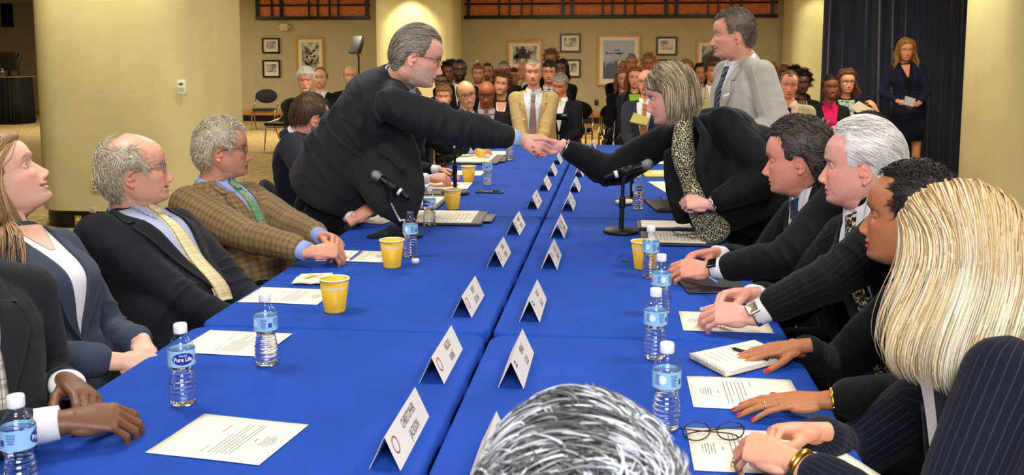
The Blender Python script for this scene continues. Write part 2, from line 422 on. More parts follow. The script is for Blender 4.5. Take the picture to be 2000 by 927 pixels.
def eye_mesh(s, q, skin):
    c = A(s * .0315, .0655, 0); op = q.get('open', 1.); r = .0124
    u = np.linspace(0, 2 * pi, 40, endpoint=False); v = np.linspace(-1.5, 1.5, 34)
    D = np.stack([np.cos(v)[:, None] * np.sin(u), np.cos(v)[:, None] * np.cos(u), np.repeat(np.sin(v)[:, None], 40, 1)], -1)
    gx, gzz = q.get('gaze', (0, 0)); x, y, z = D[..., 0], D[..., 1], D[..., 2]
    hi = (.42 * op - .02) - .55 * np.abs(x) ** 2 * op; lo = (-.32 * op) + .42 * np.abs(x) ** 2 * op
    if op < .1: hi = lo = np.full_like(x, -.2)
    isl = (z > hi) | (z < lo) | (y < .2) | (np.abs(x) > .9)
    rr = np.where(isl, r * 1.09, r)
    cc = np.ones(D.shape) * A(.74, .70, .66)
    gd = nrm(A(gx, 1, gzz)); a = np.arccos(np.clip(D @ gd, -1, 1))
    cc[a < .5] = lin(q.get('iris', (70, 50, 35))); cc[a < .22] = (.01, .01, .01)
    cc[isl] = skin * .93; edge = (~isl) & ((z > hi - .1)); cc[edge] = skin * .25
    V, F = rings(D * rr[..., None] + c)
    col = np.concatenate([cc.reshape(-1, 3), [skin, skin]])
    return V, F, col
def ear_mesh(s, sc=1.):
    M = rotz(0.0); P = []
    for a in np.linspace(-2.0, 2.5, 16):
        P.append([0, -.015 * cos(a * .98) * 1.0 - .002, .0285 * sin(a * .9) + .001])
    P = np.array(P) * A(1, 1, 1)
    rim = tube(spline(P, 2), .0036, .003, n=8)
    inner = tube(spline(A([0, .004, -.006], [.001, -.005, -.012], [.001, -.0095, -.001], [.001, -.006, .009], [.0, .001, .014]), 4), .0028, n=8)
    pl = ell((-.0035, -.004, .001), (.0035, .0135, .0255)); lo = ell((0, .004, -.026), (.0045, .0075, .009)); tr = ell((0.0, .0105, -.004), (.004, .004, .007))
    m = join(rim, inner, pl, lo, tr); V = m[0] * sc
    a = radians(24); Mx = np.array([[cos(a), sin(a) * 1, 0], [-sin(a), cos(a), 0], [0, 0, 1]])
    V = V @ Mx.T                                # flare outwards at the back
    b = radians(12); Mt = np.array([[1, 0, 0], [0, cos(b), sin(b)], [0, -sin(b), cos(b)]])
    V = V @ Mt.T
    V[:, 0] += .0745; V[:, 1] += -.014; V[:, 2] += -.016
    if s < 0: V = V * A(-1, 1, 1); F = m[1].copy(); q = F[:, 3] >= 0; F[q] = F[q][:, ::-1]; F[~q, :3] = F[~q, :3][:, ::-1]; return V, F
    return V, m[1]
def face_cols(P, q, skin):                     # skin, lips, brows, beard by place on the head
    x, y, z = P.T; ax = np.abs(x); n = len(P); c = np.tile(skin, (n, 1)); g = q.get
    isf = (y > .03) & (z > -.125) & (z < .12) & (np.abs(x) < .09)
    red = A(1.12, .80, .76) if skin[0] > .3 else A(1.05, .95, .92)
    k = np.exp(-((ax - .042) / .016) ** 2 - ((z + .03) / .018) ** 2) * g('red', .6) + np.exp(-(x / .014) ** 2 - ((z + .043) / .014) ** 2) * g('red', .6)
    k = np.clip(k * isf, 0, 1)[:, None]; c = c * (1 - k) + c * red * k
    er = (ax > .074) & (z < .03) & (z > -.06); c[er] = c[er] * (A(1.08, .84, .8) if skin[0] > .3 else 1)
    sm_ = g('smile', 0); zc = z - sm_ * (ax / .026) ** 2 * .0075; hw = .0255 + .005 * sm_
    lip = isf & (ax < hw) & (zc > -.086 + (ax / hw) ** 2 * .006) & (zc < -.0645 - (ax / hw) ** 2 * .005) & (y > .06)
    lc = lin(g('lipc')) if g('lipc') else skin * (A(.82, .52, .5) if skin[0] > .25 else A(.9, .62, .6)); c[lip] = lc
    ln = isf & (ax < hw + .002) & (np.abs(zc + .0738) < (.0011 + .0012 * sm_)) & (y > .06); c[ln] = np.array(lc) * .35
    if sm_ >= .5 and g('teeth', 1): c[isf & (ax < .019) & (np.abs(zc + .0735) < .003 * (1 - (ax / .02) ** 2)) & (y > .06)] = A(.75, .71, .64)
    nos = isf & (z < -.0525) & (z > -.0585) & (np.abs(ax - .007) < .0042) & (y > .085); c[nos] = skin * .3
    bz = .0235 - (ax - .02) ** 2 * 9 + (ax - .02) * .12; bth = .0042 * g('browth', 1) * np.clip((.052 - ax) / .015, .3, 1)
    br = isf & (ax > .009) & (ax < .05) & (np.abs(z - bz) < bth) & (y > .03)
    bc = np.array(lin(g('browc', (60, 45, 35)))); c[br] = c[br] * (1 - g('browa', .6)) + bc * g('browa', .6)
    if g('beard'):
        kind, bcol, al = g('beard'); bcol = np.array(lin(bcol))
        must = isf & (z < -.0535) & (z > -.0655) & (ax < .031)
        chin = (z < -.087) & (z > -.128) & (ax < .027) & (y > .03); side = ((np.abs(ax - .030) < .006) & (z < -.055) & (z > -.1) & (y > .03))
        full = (y > -.012) & (z < -.035 - np.clip(.062 - ax, 0, .05) * .55) & (z > -.128) & ~lip
        full = full & ~((ax < .031) & (z > -.0535))
        m_ = {'must': must, 'goatee': must | chin | side, 'full': full | must}[kind] & ~lip
        c[m_] = c[m_] * (1 - al) + bcol * al
    if g('spots'):
        rng = np.random.RandomState(g('spots'))
        for i in range(16):
            t = rng.uniform(-1.2, 1.2); ct = A(sin(t) * .075, cos(t) * .09, rng.uniform(-.04, .1)); dd = np.linalg.norm(P - ct, axis=1)
            r = rng.uniform(.002, .0045); m_ = dd < r + .006; kk = np.clip(1 - dd / (r + .006), 0, 1)[:, None] * .45; c = c * (1 - kk) + skin * A(.62, .4, .36) * kk
    return np.clip(c, 0, 1)

# ------------------------------------------------------------------ hands (local: u = thumb side, v = wrist to knuckles, w = back of the hand)
POSE = {                                       # curls of index..little (knuckle, middle, tip) in degrees, spread, thumb (out, under, bend)
    'relax': ([(20, 25, 15), (25, 30, 18), (30, 32, 20), (35, 35, 20)], 3, (38, 25, 15)),
    'flat': ([(8, 12, 6), (6, 12, 6), (6, 14, 6), (10, 14, 8)], 6, (42, 12, 8)),
    'claw': ([(35, 35, 25), (38, 38, 25), (40, 40, 25), (42, 42, 25)], 4, (45, 45, 25)),
    'fist': ([(70, 80, 45), (75, 85, 45), (78, 85, 45), (80, 85, 45)], 1, (35, 55, 40)),
    'shake': ([(34, 52, 32), (42, 56, 34), (48, 58, 34), (54, 58, 34)], 1, (40, 34, 20)),
    'clasp': ([(48, 50, 25), (50, 52, 25), (52, 54, 25), (54, 54, 25)], 2, (22, 45, 15)),
    'lace': ([(55, 30, 15), (60, 30, 15), (60, 32, 15), (62, 32, 15)], 7, (22, 40, 12)),
    'pinch': ([(50, 45, 25), (58, 55, 30), (66, 62, 32), (72, 65, 32)], 1, (25, 62, 10)),
    'hold': ([(35, 30, 15), (45, 45, 20), (55, 55, 25), (60, 58, 25)], 2, (20, 50, 5)),
}
def rx(a, ax):
    return np.array(Matrix.Rotation(a, 3, Vector(ax)))
def hand_mesh(w, d, n, side, pose='relax', sc=1., vox=.0019, nails=None, slim=1., nl=0.):
    """w wrist point, d towards the fingers, n out of the back of the hand, side 'R'/'L'"""
    d = nrm(d); n = nrm(np.asarray(n, float) - d * np.dot(n, d)); u = np.cross(n, d) if side == 'R' else np.cross(d, n)
    cur, spr, (to, tu, tb) = POSE[pose] if isinstance(pose, str) else pose
    P = [[0, -.03, 0], [0, 0, 0], [.001, .02, 0], [.003, .05, .001], [.001, .08, 0], [0, .092, -.002]]
    parts = [tube(P, A(.025, .0265, .031, .0385, .0405, .037) * slim, A(.019, .0185, .018, .0165, .0135, .010), n=24, ref=(1, 0, 0), rnd=False),
             ell((.021, .034, -.008), (.0155, .032, .0135)), ell((-.024, .04, -.006), (.013, .034, .011))]
    nl_ = []
    base = [(.0295, .086), (.0095, .092), (-.0105, .089), (-.029, .081)]; Ls = [(.043, .026, .023), (.047, .030, .024), (.043, .028, .024), (.034, .021, .021)]; rs = [.0093, .0096, .0091, .0079]
    for i in range(4):
        a = 0; p = A(base[i][0] * slim, base[i][1], -.001); s_ = radians(spr * (1.5 - i)) ; pts = [p + A(0, -.028, 0), p]; rad = [rs[i] * .95, rs[i] * 1.06]
        for k in range(3):
            a += radians(cur[i][k]); dv = A(sin(s_) * cos(a), cos(s_) * cos(a), -sin(a)); L = Ls[i][k]
            pts += [p + dv * L * .5, p + dv * L]; p = p + dv * L; rad += [rs[i] * (.93 - .06 * k), rs[i] * (1.0 - .1 * k)]
        rad[-1] *= .86; rad = np.array(rad) * slim
        parts.append(tube(pts, rad, n=14, ref=(1, 0, 0)))
        up = A(0, sin(a), cos(a)); tip = p - dv * .004 + up * rad[-1] * .72
        nl_.append((tip, dv, up, rad[-1]))
    a1 = radians(to); a2 = radians(tu)
    p = A(.018, .018, -.006); pts = [p]; rad = [.015]
    for k, (L, r) in enumerate(((.044, .0125), (.034, .0108), (.028, .0088))):
        b = a1 - radians(tb) * k * .8; dv = nrm(A(sin(b) * cos(a2), cos(b), -sin(a2) * sin(a1 + .4) * (1 - .15 * k)))
        pts += [p + dv * L * .55, p + dv * L]; p = p + dv * L; rad += [r * .96, r]
    rad = np.array(rad) * slim; parts.append(tube(pts, rad, n=14, ref=(0, 0, 1)))
    upt = nrm(A(.6, -.1, .8)); upt = nrm(upt - dv * np.dot(upt, dv)); nl_.append((p - dv * .004 + upt * rad[-1] * .72, dv, upt, rad[-1]))
    m = join(*parts)
    Bm = np.stack([u, d, n], 1)                # columns
    flip = np.linalg.det(Bm) < 0
    V = m[0] * sc; F = m[1]
    if flip: F = F.copy(); q = F[:, 3] >= 0; F[q] = F[q][:, ::-1]; F[~q, :3] = F[~q, :3][:, ::-1]
    V = V @ Bm.T + np.asarray(w, float)
    V, F = remesh((V, F), vox * sc, 2)
    NV, NF, NC = [], [], []
    ncol = lin(nails) if nails else None; nm = np.zeros(len(V), bool)
    ex = []
    for (t_, dv, up_, r) in nl_:
        tw = (t_ * sc) @ Bm.T + w; dw = dv @ Bm.T; uw = up_ @ Bm.T
        rel = V - tw; al = rel @ dw; up2 = rel @ uw; la = np.linalg.norm(rel - np.outer(al, dw) - np.outer(up2, uw), axis=1)
        nm |= (np.abs(al) < .0065) & (la < r * .62) & (up2 > -.0022) & (up2 < .006)
        if nl:
            sd = np.cross(dw, uw); R = [tw + dw * (s_ * nl - .002) + uw * (.0012 - (s_ * nl) * .08) + A(0, 0, 0) for s_ in np.linspace(-.1, 1, 6)]
            ex.append(tube(R, A(.85, .9, .9, .85, .75, .6) * r * .68, .0011, n=10, ref=sd, rnd=False))
    return V, F, nm, ex

# ------------------------------------------------------------------ hair
def hair(q, style, head_w, seed, lod=1.):
    """cap that follows the skull plus combed locks; returns V, F, colours in world space"""
    hp, Mw, sc = head_w; rng = np.random.RandomState(seed); g = style.get
    cols = [np.array(lin(c)) for c in style['cols']]
    th = g('th', .008); line = g('line', .062); bald = g('bald', 0); low = g('low', -.05)
    def mask(P):
        x, y, z = P.T; ax = np.abs(x)
        rec = g('recede', 0.)
        lim = line - rec * .0 - np.clip(-(y - .085) / .06, 0, 1) * 0
        hl = np.where(y > .035, line + (rec * .03) * (ax > .018) * np.clip((ax - .018) / .02, 0, 1) - .0, 0)
        m = np.where(y > .035 + 0 * x, z > hl + .0, False)
        side = (y <= .035) & (z > np.interp(y, [-.1, -.052, -.04, -.025, .005, .012, .022, .028, .035], [low, low, -.02, .012, .014, -.006 if g('burn', 1) else .014, .004 if g('burn', 1) else .02, .022, line - .012]))
        m = m | side
        if bald: m &= ~((z > .062 - .03 * (bald > 1)) & (y > -.085 + .02 * (bald < 1.5)) & (np.sqrt(x ** 2 + (y * .6) ** 2) < .062 + .0 * bald) ) & ~((y > .01) & (z > .03))
        return m
    cV, cF = head_mesh({}, 60, 72)
    m = mask(cV); N_ = vnorm(cV, cF)
    k = m.astype(float); e = edges(cF); d = np.bincount(e.ravel(), minlength=len(cV)) + 1e-9
    for i in range(3): k = (np.bincount(e[:, 0], k[e[:, 1]], len(cV)) + np.bincount(e[:, 1], k[e[:, 0]], len(cV))) / d * .6 + k * .4
    vol = g('vol', 0.); volz = np.clip((cV[:, 2] - .02) / .06, 0, 1) * vol
    amp = g('lump', .0); off = (k * (th * .75 + volz) - .001 - .004 * np.clip(1 - k * 1.3, 0, 1) + k * amp * snoise(cV, g('lumpf', 60), seed))
    capV = cV + N_ * off[:, None]
    keep = np.ones(len(cF), bool); ff = np.where(cF < 0, cF[:, :1], cF); keep = (k[ff] > .12).all(1)
    cF2 = cF[keep]; used = np.unique(cF2[cF2 >= 0]); mp = -np.ones(len(cV) + 1, int); mp[used] = np.arange(len(used))
    capV = capV[used]; cF2 = np.where(cF2 < 0, -1, mp[cF2])
    back = capV - N_[used] * .004; b = len(capV)
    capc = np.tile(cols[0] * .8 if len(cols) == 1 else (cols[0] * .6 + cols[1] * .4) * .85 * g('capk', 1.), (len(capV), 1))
    n = int(g('n', 2500) * lod); T = int(g('steps', 8)); L = g('len', .03)
    # roots
    tri = cF[keep]; cen = cV[np.where(tri < 0, tri[:, :1], tri)].mean(1); 
    ar = np.linalg.norm(np.cross(cV[tri[:, 1]] - cV[tri[:, 0]], cV[tri[:, 2]] - cV[tri[:, 0]]), axis=1); pr = ar / ar.sum()
    idx = rng.choice(len(tri), n, p=pr); w4 = rng.dirichlet([1, 1, 1], n)
    P = (cV[tri[idx, 0]] * w4[:, :1] + cV[tri[idx, 1]] * w4[:, 1:2] + cV[tri[idx, 2]] * w4[:, 2:])
    ok = mask(P); P = P[ok]; n = len(P)
    c0 = A(0, -.008, .008); rr = A(.079, .103, .113)
    gw = nrm(np.linalg.inv(Mw) @ A(0, 0, -1.))
    comb = style['comb']; Ls = L * rng.uniform(.7, 1.1, n) if not callable(L) else L(P) * rng.uniform(g('lr', .8), 1.08, n)
    fall = g('fall', 0.); wav = g('wave', 0.); wf = g('wavef', 30.); lift = g('lift', .3)
    root = P.copy(); path = [P - nrm((P - c0) / rr ** 2) * .002]
    ph = rng.rand(n) * 6.28; lay = th * rng.uniform(.35, 1.0, n) + vol * np.clip((root[:, 2] - .02) / .06, 0, 1) * rng.uniform(.7, 1.1, n)
    pos = P + nrm((P - c0) / rr ** 2) * .002; path.append(pos.copy())
    noise_dir = rng.randn(n, 3) * g('mess', .15); free = np.zeros(n)
    for s in range(T):
        f = (s + 1) / T
        nn = nrm((pos - c0) / rr ** 2)
        cb = comb(root, pos); cb = cb + noise_dir; cb = cb - nn * np.clip((cb * nn).sum(1), -9, 9)[:, None] * np.clip((pos[:, 2] + .03) / .04, 0, 1)[:, None]
        lvl = np.sqrt((((pos - c0) / rr) ** 2).sum(1))
        gk = fall * np.clip((g('fz', .085) - pos[:, 2]) / .07, 0.1, 1)
        dv = nrm(cb) * (1 - gk)[:, None] + gw * gk[:, None] + nn * (lift * (1 - f))
        if wav:
            dv = dv + np.stack([np.sin(pos[:, 2] * wf + ph * g('wr', .3)), np.cos(pos[:, 2] * wf * .8 + ph * g('wr', .3) + 1), np.sin(pos[:, 1] * wf + ph * g('wr', .3)) * .6], -1) * wav
        if g('curlin'): dv = dv + (c0 + A(0, 0, -.06) - pos) / .1 * g('curlin') * max(0, f - .6) * 2
        if g('flipout'): dv = dv - nrm((c0 - pos) * A(1, 1, 0)) * g('flipout') * max(0, f - .75) * 3
        pos = pos + nrm(dv) * (Ls / T)[:, None]
        q_ = (pos - c0) / rr; lv = np.sqrt((q_ ** 2).sum(1)); tgt = 1 + (lay * min(1, f * 3 + .3)) / .09
        push = np.clip(tgt - lv, 0, 1); pos = np.where((lv < tgt)[:, None], c0 + q_ * (tgt / np.maximum(lv, .05))[:, None] * rr, pos)
        hg = g('hug', .75)
        if hg and not g('tight', 0):
            q_ = (pos - c0) / rr; lv = np.sqrt((q_ ** 2).sum(1)); kk = np.clip(lv - tgt, 0, 9) * hg * np.clip((pos[:, 2] + .02) / .06, 0, 1); pos = c0 + q_ * ((lv - kk) / lv)[:, None] * rr
        if g('tight', 0):                     # short hair hugs the skull
            q_ = (pos - c0) / rr; lv = np.sqrt((q_ ** 2).sum(1)); kk = np.clip(lv - tgt, 0, 9) * g('tight', 0); pos = c0 + q_ * ((lv - kk) / lv)[:, None] * rr
        if g('body'):                         # neck, shoulders
            for (bc, br) in g('body'):
                bl = np.array(bc); q_ = (pos - bl) / np.array(br); lv = np.sqrt((q_ ** 2).sum(1)); ins = lv < 1.03
                pos = np.where(ins[:, None], bl + q_ / np.maximum(lv, .05)[:, None] * 1.03 * np.array(br), pos)
        yf = g('yf')
        if yf is not None: pos[:, 1] = np.minimum(pos[:, 1], yf + np.clip((pos[:, 2] - .02) / .045, 0, 1) * .09)
        path.append(pos.copy())
    if g('facecut', 1) and L if not callable(L) else True:   # keep the face free
        pass
    path = np.stack(path, 1)                   # n, k, 3
    if g('ear', 1):                            # ears stay bare under short hair
        x, y, z = path[..., 0], path[..., 1], path[..., 2]; bad = ((y > -.040) & (y < .022) & (z < .010) & (z > -.07)).sum(1) > 1
        path = path[~bad]; root = root[~bad]; n = len(path)
    fx = g('clearface', 0)
    if fx:
        x, y, z = path[..., 0], path[..., 1], path[..., 2]; inside = (y > .045) & (np.abs(x) < fx) & (z < .03)
        bad = inside.sum(1) > 2; path = path[~bad]; root = root[~bad]; n = len(path)
    kk = path.shape[1]; r0 = g('r', .0011); t = np.linspace(0, 1, kk); rad = r0 * np.clip(np.minimum(.6 + t * 3, 1) * (1 - t ** 3 * .85), .1, 1)
    Tn = nrm(np.gradient(path, axis=1)); ref = nrm(path - c0); U = nrm(np.cross(Tn, ref)); B = np.cross(Tn, U)
    ns = 3; fl = g('flat', 1.)
    ang = np.arange(ns) * 2 * pi / ns + pi / 2
    rj = rng.uniform(.6, 1.4, n)[:, None, None, None]
    V = path[:, :, None] + (U[:, :, None] * np.cos(ang)[None, None, :, None] * fl + B[:, :, None] * np.sin(ang)[None, None, :, None] / fl) * rad[None, :, None, None] * rj
    V = V.reshape(-1, 3)
    i0 = (np.arange(n)[:, None, None] * kk + np.arange(kk - 1)[None, :, None]) * ns; j = np.arange(ns)[None, None, :]; j2 = (j + 1) % ns
    F = np.stack([i0 + j, i0 + ns + j, i0 + ns + j2, i0 + j2], -1).reshape(-1, 4)
    clump = snoise(root, g('clumpf', 90), seed + 5, 2) * .5 + .5 + rng.randn(n) * g('cvar', .25)
    ci = np.clip(clump * (len(cols) - .01), 0, len(cols) - 1.01) if len(cols) > 1 else np.zeros(n)
    cc = np.array(cols + cols[-1:]); lo_ = ci.astype(int); fr_ = (ci - lo_)[:, None]; sc_ = cc[lo_] * (1 - fr_) + cc[np.minimum(lo_ + 1, len(cols) - 1)] * fr_
    if g('side') is not None:                  # greying at the temples
        sw = np.clip((np.abs(root[:, 0]) - .05) / .02, 0, 1) * np.clip((.04 - root[:, 2]) / .04, 0, 1) * np.clip((root[:, 1] + .06) / .03, 0, 1)
        sc_ = sc_ * (1 - sw[:, None]) + np.array(lin(g('side'))) * sw[:, None]
    sc_ = sc_ * rng.uniform(.82, 1.15, n)[:, None]
    C = np.repeat(np.repeat(sc_[:, None], kk, 1)[:, :, None], ns, 2)
    if g('rootc') is not None: w_ = np.clip(1 - t * g('rootl', 3.), 0, 1)[None, :, None, None]; C = C * (1 - w_) + np.array(lin(g('rootc'))) * w_
    C = C.reshape(-1, 3)
    Vall, Fall = join((capV, cF2), (back, cF2[:, ::-1] if (cF2 >= 0).all() else cF2), (V, F))
    Call = np.concatenate([capc, capc, C])
    if g('mass'):                              # body of the long hair, under the loose locks
        zb, fr_a, mx, my = g('mass'); Q = []
        for z in np.linspace(.035, zb, 14):
            f = (.035 - z) / (.035 - zb); a = np.linspace(radians(90 + fr_a), radians(450 - fr_a), 44); w_ = 1 - .08 * f + .05 * np.sin(f * 3)
            rip = 1 + .012 * np.sin(a * 23 + z * 30) + .01 * np.sin(a * 41)
            Q.append(np.stack([mx * w_ * rip * np.cos(a), -.014 + my * w_ * rip * np.sin(a), np.full_like(a, z) + .012 * f * np.sin(a * 9)], -1))
        Q = np.array(Q); Q2 = Q[:, ::-1] * A(.93, .93, 1) ; mV, mF = rings(np.concatenate([Q, Q2], 1), cap=True)
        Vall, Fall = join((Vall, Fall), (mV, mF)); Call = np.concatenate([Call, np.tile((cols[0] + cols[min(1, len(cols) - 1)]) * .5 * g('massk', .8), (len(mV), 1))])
    return (Vall * sc) @ Mw.T + hp, Fall, np.clip(Call, 0, 1)
def comb_back(r, p): return np.stack([r[:, 0] * 1.5, -np.ones(len(r)) * 1.0, -.25 - 3 * np.clip(-p[:, 1], 0, .1) * 2], -1)
def comb_short(r, p): return np.stack([r[:, 0] * 4, .35 - 6 * np.clip(.03 - r[:, 1], 0, .15), -.35 - np.clip(.07 - r[:, 2], 0, .2) * 12], -1)
def comb_fwd(r, p): return np.stack([r[:, 0] * 3 + .3, .8 - 6 * np.clip(-r[:, 1], 0, .1), -.3 - np.clip(.07 - r[:, 2], 0, .2) * 14], -1)
def comb_part(px=.02):
    def f(r, p):
        s = np.where(r[:, 0] > px, 1., -1.); return np.stack([s * 1.0, -.25 - 3 * np.clip(-r[:, 1], -.03, .1), -.25 - np.clip(.06 - p[:, 2], 0, .3) * 10], -1)
    return f
def comb_out(r, p): return nrm((r - A(0, -.01, 0)) + A(0, 0, .02)) + A(0, 0, -.15)

# ------------------------------------------------------------------ bodies and clothes
class Spine:
    def __init__(s, P, Nk, R0, R1, bend=0.):
        s.P, s.N = np.asarray(P, float), np.asarray(Nk, float); s.L = np.linalg.norm(s.N - s.P)
        ax = nrm(s.N - s.P); s.R0 = nrm(R0 - ax * np.dot(R0, ax)); s.R1 = nrm(R1 - ax * np.dot(R1, ax))
        F = np.cross(ax, s.R0 + s.R1); s.C = (s.P + s.N) / 2 - nrm(F) * bend
    def at(s, t):
        tt = min(max(t, 0), 1)
        c = s.P * (1 - tt) ** 2 + 2 * s.C * tt * (1 - tt) + s.N * tt ** 2
        T = nrm(2 * (s.C - s.P) * (1 - tt) + 2 * (s.N - s.C) * tt); c = c + T * (t - tt) * s.L
        R = nrm(s.R0 * (1 - tt) + s.R1 * tt); R = nrm(R - T * np.dot(R, T)); return c, T, R, np.cross(T, R) * -1
    def front(s, t): c, T, R, F = s.at(t); return F
# right vector R, up T: forward = T x R
def _fix(self, t):
    tt = min(max(t, 0), 1)
    c = self.P * (1 - tt) ** 2 + 2 * self.C * tt * (1 - tt) + self.N * tt ** 2
    T = nrm(2 * (self.C - self.P) * (1 - tt) + 2 * (self.N - self.C) * tt); c = c + T * (t - tt) * self.L
    R = nrm(self.R0 * (1 - tt) + self.R1 * tt); R = nrm(R - T * np.dot(R, T)); return c, T, R, np.cross(T, R)
Spine.at = _fix
MALE = [(-.14, .190, .142, .0), (0, .186, .138, .004), (.2, .174, .130, .012), (.4, .170, .125, .012), (.6, .180, .124, .008), (.75, .186, .118, .002), (.85, .176, .102, -.004), (.92, .140, .082, -.010), (.97, .096, .066, -.010), (1.03, .064, .058, 0)]
FEMALE = [(-.14, .185, .140, 0), (0, .180, .136, 0), (.2, .155, .115, .005), (.4, .142, .105, .010), (.58, .156, .122, .020), (.68, .162, .128, .022), (.78, .160, .110, .008), (.86, .150, .088, -.004), (.92, .122, .074, -.010), (.97, .082, .060, -.010), (1.03, .054, .050, 0)]
def torso(sp, prof, off=0., wide=1., belly=0., top=1.03, hem=-.14, deep=1.):
    R = []; t = np.linspace(0, 2 * pi, 40, endpoint=False); pr = np.array(prof)
    for s in np.linspace(hem, top, 26):
        sq = max(.5, 1 - (1 - s) * sp.L / .52) if (sp.L > .55 and s > .5) else s
        w, d, fo = [np.interp(sq, pr[:, 0], pr[:, i]) for i in (1, 2, 3)]
        bl = belly * np.exp(-((s - .22) / .22) ** 2); w = w * wide * (1 if sq < .88 else 1 + (1 / wide - 1) * min(1, (sq - .88) / .12)) + off + bl * .4; d = d * deep + off + bl * .5
        c, T, Rv, F = sp.at(s); p = 2 / 2.4
        x = np.sign(np.cos(t)) * np.abs(np.cos(t)) ** p; y = np.sign(np.sin(t)) * np.abs(np.sin(t)) ** p
        R.append(c + F * (fo + bl * .5) + Rv * (w * x)[:, None] + F * (d * y)[:, None])
    return rings(R)
def elbow(Sh, Wr, a, b, pole):
    Sh, Wr = np.asarray(Sh, float), np.asarray(Wr, float); D = Wr - Sh; L = np.linalg.norm(D)
    if L > (a + b) * .995: k = L / ((a + b) * .995); a *= k; b *= k
    ax = D / L; x = (a * a - b * b + L * L) / (2 * L); h = sqrt(max(a * a - x * x, 0)); pv = np.asarray(pole, float); pv = pv - ax * np.dot(pv, ax)
    return Sh + ax * x + nrm(pv) * h
def limb(P, r, n=20, k=5, flat=1.):
    Q = spline(P, k); t = np.linspace(0, len(P) - 1, len(Q)); rr = np.interp(t, range(len(P)), r); return tube(Q, rr, n=n)
def patch(bvh, sp, rows, off, thick=.006, nx=10, ny=None, side=None, curve=0.):
    """cloth panel laid on the front of the torso; rows = (height along the spine, from, to) in torso widths"""
    rows = sorted(rows); S_ = np.array([r[0] for r in rows]); ny = ny or max(8, int((S_[-1] - S_[0]) * sp.L / .012))
    top, fab, bot = [], [], []
    for s in np.linspace(S_[0], S_[-1], ny):
        a0, a1 = np.interp(s, S_, [r[1] for r in rows]), np.interp(s, S_, [r[2] for r in rows]); c, T, R, F = sp.at(s); r1, r2, f_ = [], [], []
        for i, a in enumerate(np.linspace(a0, a1, nx)):
            o = c + R * a + F * .6; hit = bvh.ray_cast(Vector(o), Vector(-F), 1.2)
            if hit[0] is None: h = bvh.find_nearest(Vector(c + R * a + F * .05)); hp_ = np.array(h[0])
            else: hp_ = np.array(hit[0])
            e = 4 * (i / (nx - 1)) * (1 - i / (nx - 1)) * curve
            r1.append(hp_ + F * (off + e)); r2.append(hp_ + F * (off - thick)); f_.append((s * sp.L, a, 0))
        top.append(r1); bot.append(r2); fab.append(f_)
    top, bot, fab = np.array(top), np.array(bot), np.array(fab); k = np.ones((3, 1, 1)) / 3
    for arr in (top, bot):
        for _ in range(3): arr[1:-1] = (arr[:-2] + arr[1:-1] * 2 + arr[2:]) / 4; arr[:, 1:-1] = (arr[:, :-2] + 2 * arr[:, 1:-1] + arr[:, 2:]) / 4
    V = np.concatenate([top.reshape(-1, 3), bot.reshape(-1, 3)]); m = top.shape[0]; n = nx; F_ = []
    idx = lambda i, j: i * n + j
    for i in range(m - 1):
        for j in range(n - 1):
            F_.append([idx(i, j), idx(i, j + 1), idx(i + 1, j + 1), idx(i + 1, j)]); F_.append([m * n + idx(i, j), m * n + idx(i + 1, j), m * n + idx(i + 1, j + 1), m * n + idx(i, j + 1)])
        for j in (0, n - 1): F_.append([idx(i, j), idx(i + 1, j), m * n + idx(i + 1, j), m * n + idx(i, j)])
    for j in range(n - 1):
        for i in (0, m - 1): F_.append([idx(i, j), idx(i, j + 1), m * n + idx(i, j + 1), m * n + idx(i, j)])
    return (V, np.array(F_)), np.concatenate([fab.reshape(-1, 3)] * 2)
def fabco(V, bones):
    best = np.full(len(V), 1e9); out = np.zeros((len(V), 3))
    u0 = 0
    for k, (a, b, ref, rad) in enumerate(bones):
        a, b = np.asarray(a, float), np.asarray(b, float); L = np.linalg.norm(b - a); ax = (b - a) / L; r_ = nrm(ref - ax * np.dot(ref, ax)); q = np.cross(ax, r_)
        D = V - a; t = D @ ax; tc_ = np.clip(t, 0, L); d = np.linalg.norm(D - tc_[:, None] * ax, axis=1) / rad; m = d < best
        ang = np.arctan2(D @ q, D @ r_); out[m] = np.stack([t, ang * rad, np.full(len(V), k * .001)], -1)[m]; best[m] = d[m]
    return out
def wrinkle(V, F, joints, seed, amp=.004, base=.0015, fab=None):
    Nn = vnorm(V, F); d = base * snoise(V, 18, seed)
    for i_, (j, ax, rad, a) in enumerate(joints):
        ax = nrm(ax); D = V - j; al = D @ ax; w = np.exp(-(np.linalg.norm(D, axis=1) / rad) ** 2)
        rdg = 1 - np.minimum(np.abs(snoise(V * .55 + ax * (al * 2.4)[:, None], 15, seed + i_, 2)) * 3.2, 1)
        d = d + w * a * amp * (rdg ** 1.5 * 2.2 - .6)
    return V + Nn * d[:, None]
BODYN = [0]
